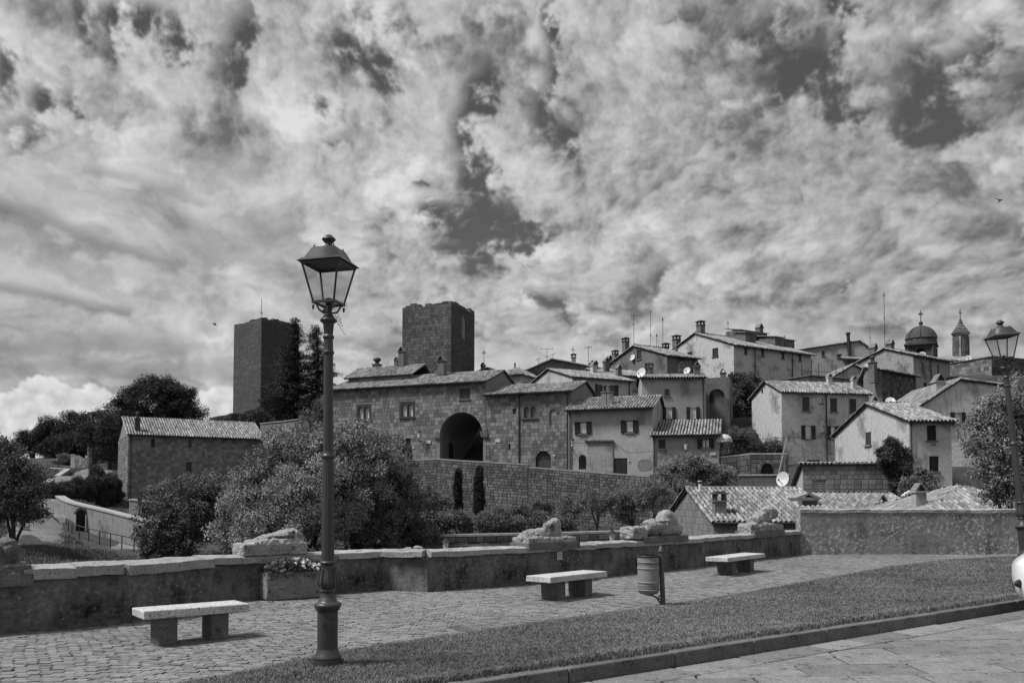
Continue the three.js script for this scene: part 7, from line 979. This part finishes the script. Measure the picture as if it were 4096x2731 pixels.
// garden shrubs along the lower wall
[[1762, 2100, 36, 32], [1828, 2094, 32, 38], [1872, 2110, 22, 22], [1938, 2096, 42, 36], [1990, 2098, 36, 34], [2032, 2114, 18, 18], [2066, 2104, 26, 30], [2118, 2110, 22, 20], [2178, 2090, 58, 28], [2268, 2106, 38, 20]].forEach(([u, v, w, h], i) => plant('garden_shrub', ['first', 'second', 'third', 'fourth', 'fifth', 'sixth', 'seventh', 'eighth', 'ninth', 'tenth'][i] + ' rounded shrub from the left along the low garden wall', 'shrub', lobesAt([[u, v, w, h]], 43), { ...LF.bush, len: .11, wid: .045, knot: .28, tone: [0.061, 0.175], seed: 250 + i, per: 12 }, { base: at(u, 2140, 43), tops: [at(u, v, 43)], r: .06 }, 'rounded shrubs along the garden wall'));
[[2290, 2018, 50, 36, 50, 2110], [2390, 2005, 70, 50, 48, 2112], [2530, 2000, 75, 50, 49, 2098], [2625, 1985, 60, 55, 48, 2100]].forEach(([u, v, w, h, Z, vb], i) => plant('olive_tree', ['small grey garden tree nearest the cypresses', 'many-stemmed small tree on the lawn behind the middle carved figure', 'small spreading tree right of the many-stemmed one', 'small tree beside the gable of the near tiled house'][i], 'tree', lobesAt([[u, v, w, h], [u - w * .5, v + 15, w * .6, h * .6], [u + w * .5, v + 10, w * .6, h * .6]], Z), { ...LF.bush, len: .12, wid: .035, knot: .4, per: 9, inner: .8, tone: [0.096, 0.210], seed: 270 + i }, { base: at(u, vb, Z), tops: [at(u - w * .4, v + 10, Z), at(u, v, Z), at(u + w * .4, v + 10, Z)], r: .07 }, 'small trees on the garden lawn'));
[[1750, 1985, 55, 40], [1700, 1960, 50, 55], [1995, 2030, 40, 18], [2085, 2020, 45, 22], [2170, 2000, 50, 34], [2480, 1995, 50, 35], [2220, 2045, 40, 20]].forEach(([u, v, w, h], i) => plant('wall_shrub', ['sprawling shrub against the retaining wall behind the cypress pair', 'tall shrub against the retaining wall beside the big bush', 'low shrub right of the thicker cypress', 'grey shrub against the retaining wall left of the garden trees', 'pale shrub under the step of the retaining wall', 'shrub between the two larger garden trees', 'low shrub on the lawn below the retaining wall step'][i], 'shrub', lobesAt([[u, v + 25, w * .8, h * .7], [u + w * .4, v + 25 + h * .4, w * .6, h * .6]], 58), { ...LF.bush, len: .13, wid: .05, knot: .4, tone: [0.079, 0.175], seed: 280 + i, per: 10 }, null, 'shrubs below the retaining wall'));
// shrubs by the plastered row
plant('shrub', 'pale leafy shrub climbing before the low plastered house', 'shrub', lobesAt([[2760, 1870, 70, 40], [2700, 1905, 60, 40], [2830, 1885, 60, 40], [2740, 1945, 90, 40], [2880, 1920, 60, 40], [2640, 1950, 40, 40]], 50), { ...LF.bush, tone: [0.123, 0.245], len: .15, seed: 291, knot: .45 }, { base: gp(2760, 50), tops: [at(2760, 1890, 50)], r: .1 });
plant('shrub', 'scrubby thicket climbing the slope left of the pale damp-streaked house', 'shrub', lobesAt([[2960, 1545, 50, 45], [3010, 1560, 40, 60], [2960, 1610, 50, 60], [2985, 1670, 40, 40], [2940, 1680, 30, 30]], 84), { ...LF.bush, len: .25, wid: .08, knot: .7, tone: [0.044, 0.123], seed: 292 });
plant('shrub', 'weedy growth on the dark rubble below the slope thicket', 'shrub', lobesAt([[2960, 1760, 50, 35], [3010, 1780, 30, 20], [2930, 1790, 20, 30], [3060, 1790, 25, 18], [3095, 1792, 20, 16]], 68), { ...LF.bush, len: .2, tone: [0.052, 0.123], seed: 293 });
plant('laurel', 'upright dark laurel growing beside the near pale house', 'shrub', lobesAt([[3570, 1795, 22, 35], [3585, 1860, 30, 40], [3540, 1830, 20, 30], [3620, 1830, 14, 22], [3615, 1900, 25, 40], [3600, 1935, 30, 40]], 46), { ...LF.bush, len: .14, wid: .05, tone: [0.035, 0.088], seed: 294, knot: .25, inner: .5 }, { base: gp(3590, 46), tops: [at(3570, 1800, 46), at(3615, 1850, 46)], r: .05 });
{ const g = plant('rose_bush', 'rose bush with white blooms between the tiled roofs at the right', 'shrub', lobesAt([[3670, 1960, 50, 40], [3640, 1985, 35, 30], [3710, 1975, 35, 35], [3690, 1910, 40, 30]], 43), { ...LF.bush, len: .12, wid: .05, tone: [0.088, 0.175], seed: 295, knot: .35 }, { base: gp(3670, 43), tops: [at(3670, 1960, 43)], r: .06 }); const bg = roughen(new THREE.IcosahedronGeometry(.09, 1), .03, 12); rnd = mulberry(5); for (const [u, v] of [[3625, 1976], [3638, 1970], [3630, 1988], [3615, 1983], [3705, 1972], [3715, 1985], [3722, 1980], [3700, 1976], [3660, 2000], [3668, 2012], [3676, 2005]]) { const m = new THREE.Mesh(bg, MT.white); m.name = 'bloom'; m.position.copy(at(u, v, 42)); m.scale.setScalar(rr(.7, 1.3)); g.add(m); } }
plant('broadleaf_tree', 'bright leafy tree at the right edge behind the leaning lamp post', 'tree', lobesAt([[4000, 1660, 90, 80], [4090, 1610, 90, 80], [3950, 1760, 80, 80], [4070, 1780, 120, 120], [3975, 1880, 80, 70], [4080, 1930, 110, 90], [4010, 1980, 70, 45], [4180, 1750, 110, 160], [3930, 1690, 40, 40], [4170, 1950, 120, 90]], 30), { ...LF.bush, leaves: 16, len: .12, wid: .05, knot: .4, per: 11, tone: [0.105, 0.263], seed: 296, inner: .8 }, { base: gp(4090, 30), tops: [at(4000, 1700, 30), at(4090, 1650, 30), at(3960, 1850, 30)], r: .16 });

// rough grass on the left slope and in the garden
{
  rnd = mulberry(301); const geo = bladeTuft(16, .28, .03, .3), M = new THREE.MeshStandardMaterial({ color: lin(1), roughness: .85, side: THREE.DoubleSide }), pts = []; let tries = 0;
  while (pts.length < 26000 && tries++ < 4e5) { const Z = 30 + 75 * Math.pow(rnd(), 1.6), u = rr(-300, 1050), x = xAt(u, Z); const v = PCY; if (Z > 48 && u > 500) continue; pts.push([x, -Z]); }
  for (let i = 0; i < 7000; i++) { const Z = rr(41, 58), u = rr(1640, 2680); pts.push([xAt(u, Z), -Z]); }
  const pathC = new THREE.CatmullRomCurve3([at(110, 2150, 46), at(130, 2112, 50), at(160, 2050, 57), at(205, 1990, 66), at(250, 1950, 74), at(310, 1910, 84), at(430, 1882, 100), at(560, 1870, 112)]).getSpacedPoints(60), rampC = new THREE.CatmullRomCurve3([at(248, 2107, 59.7), at(308, 2140, 56), at(448, 2178, 51.8), at(600, 2217, 48)]).getSpacedPoints(30);
  const keep = pts.filter(([x, z]) => !pathC.some((p) => Math.hypot(p.x - x, p.z - z) < 1.5 + .5 * n2(x, z)) && !rampC.some((p) => Math.hypot(p.x - x, p.z - z) < 1.9));
  const im = new THREE.InstancedMesh(geo, M, keep.length), c = new THREE.Color(); im.name = 'meadow_grass'; im.userData = { kind: 'stuff', label: 'rough meadow grass on the slope and garden beyond the parapet' };
  keep.forEach(([x, z], i) => { const garden = x > xAt(1600, 50) && -z > 40, y = garden ? -.16 : groundY(x, z), s = rr(.6, 1.4) * (garden ? .5 : .8), t = clamp(.10 + .05 * n2(x * .3, z * .3) + rr(-.03, .05), .03, .25); im.setMatrixAt(i, M4(x, y - .02, z, s, s * rr(.5, 1), s, 0, rnd() * TAU, 0)); im.setColorAt(i, c.setRGB(t, t, t)); }); scene.add(im);
}
scene.traverse((o) => { if (o.isMesh) { o.castShadow = true; o.receiveShadow = true; } });
renderer.render(scene, camera);
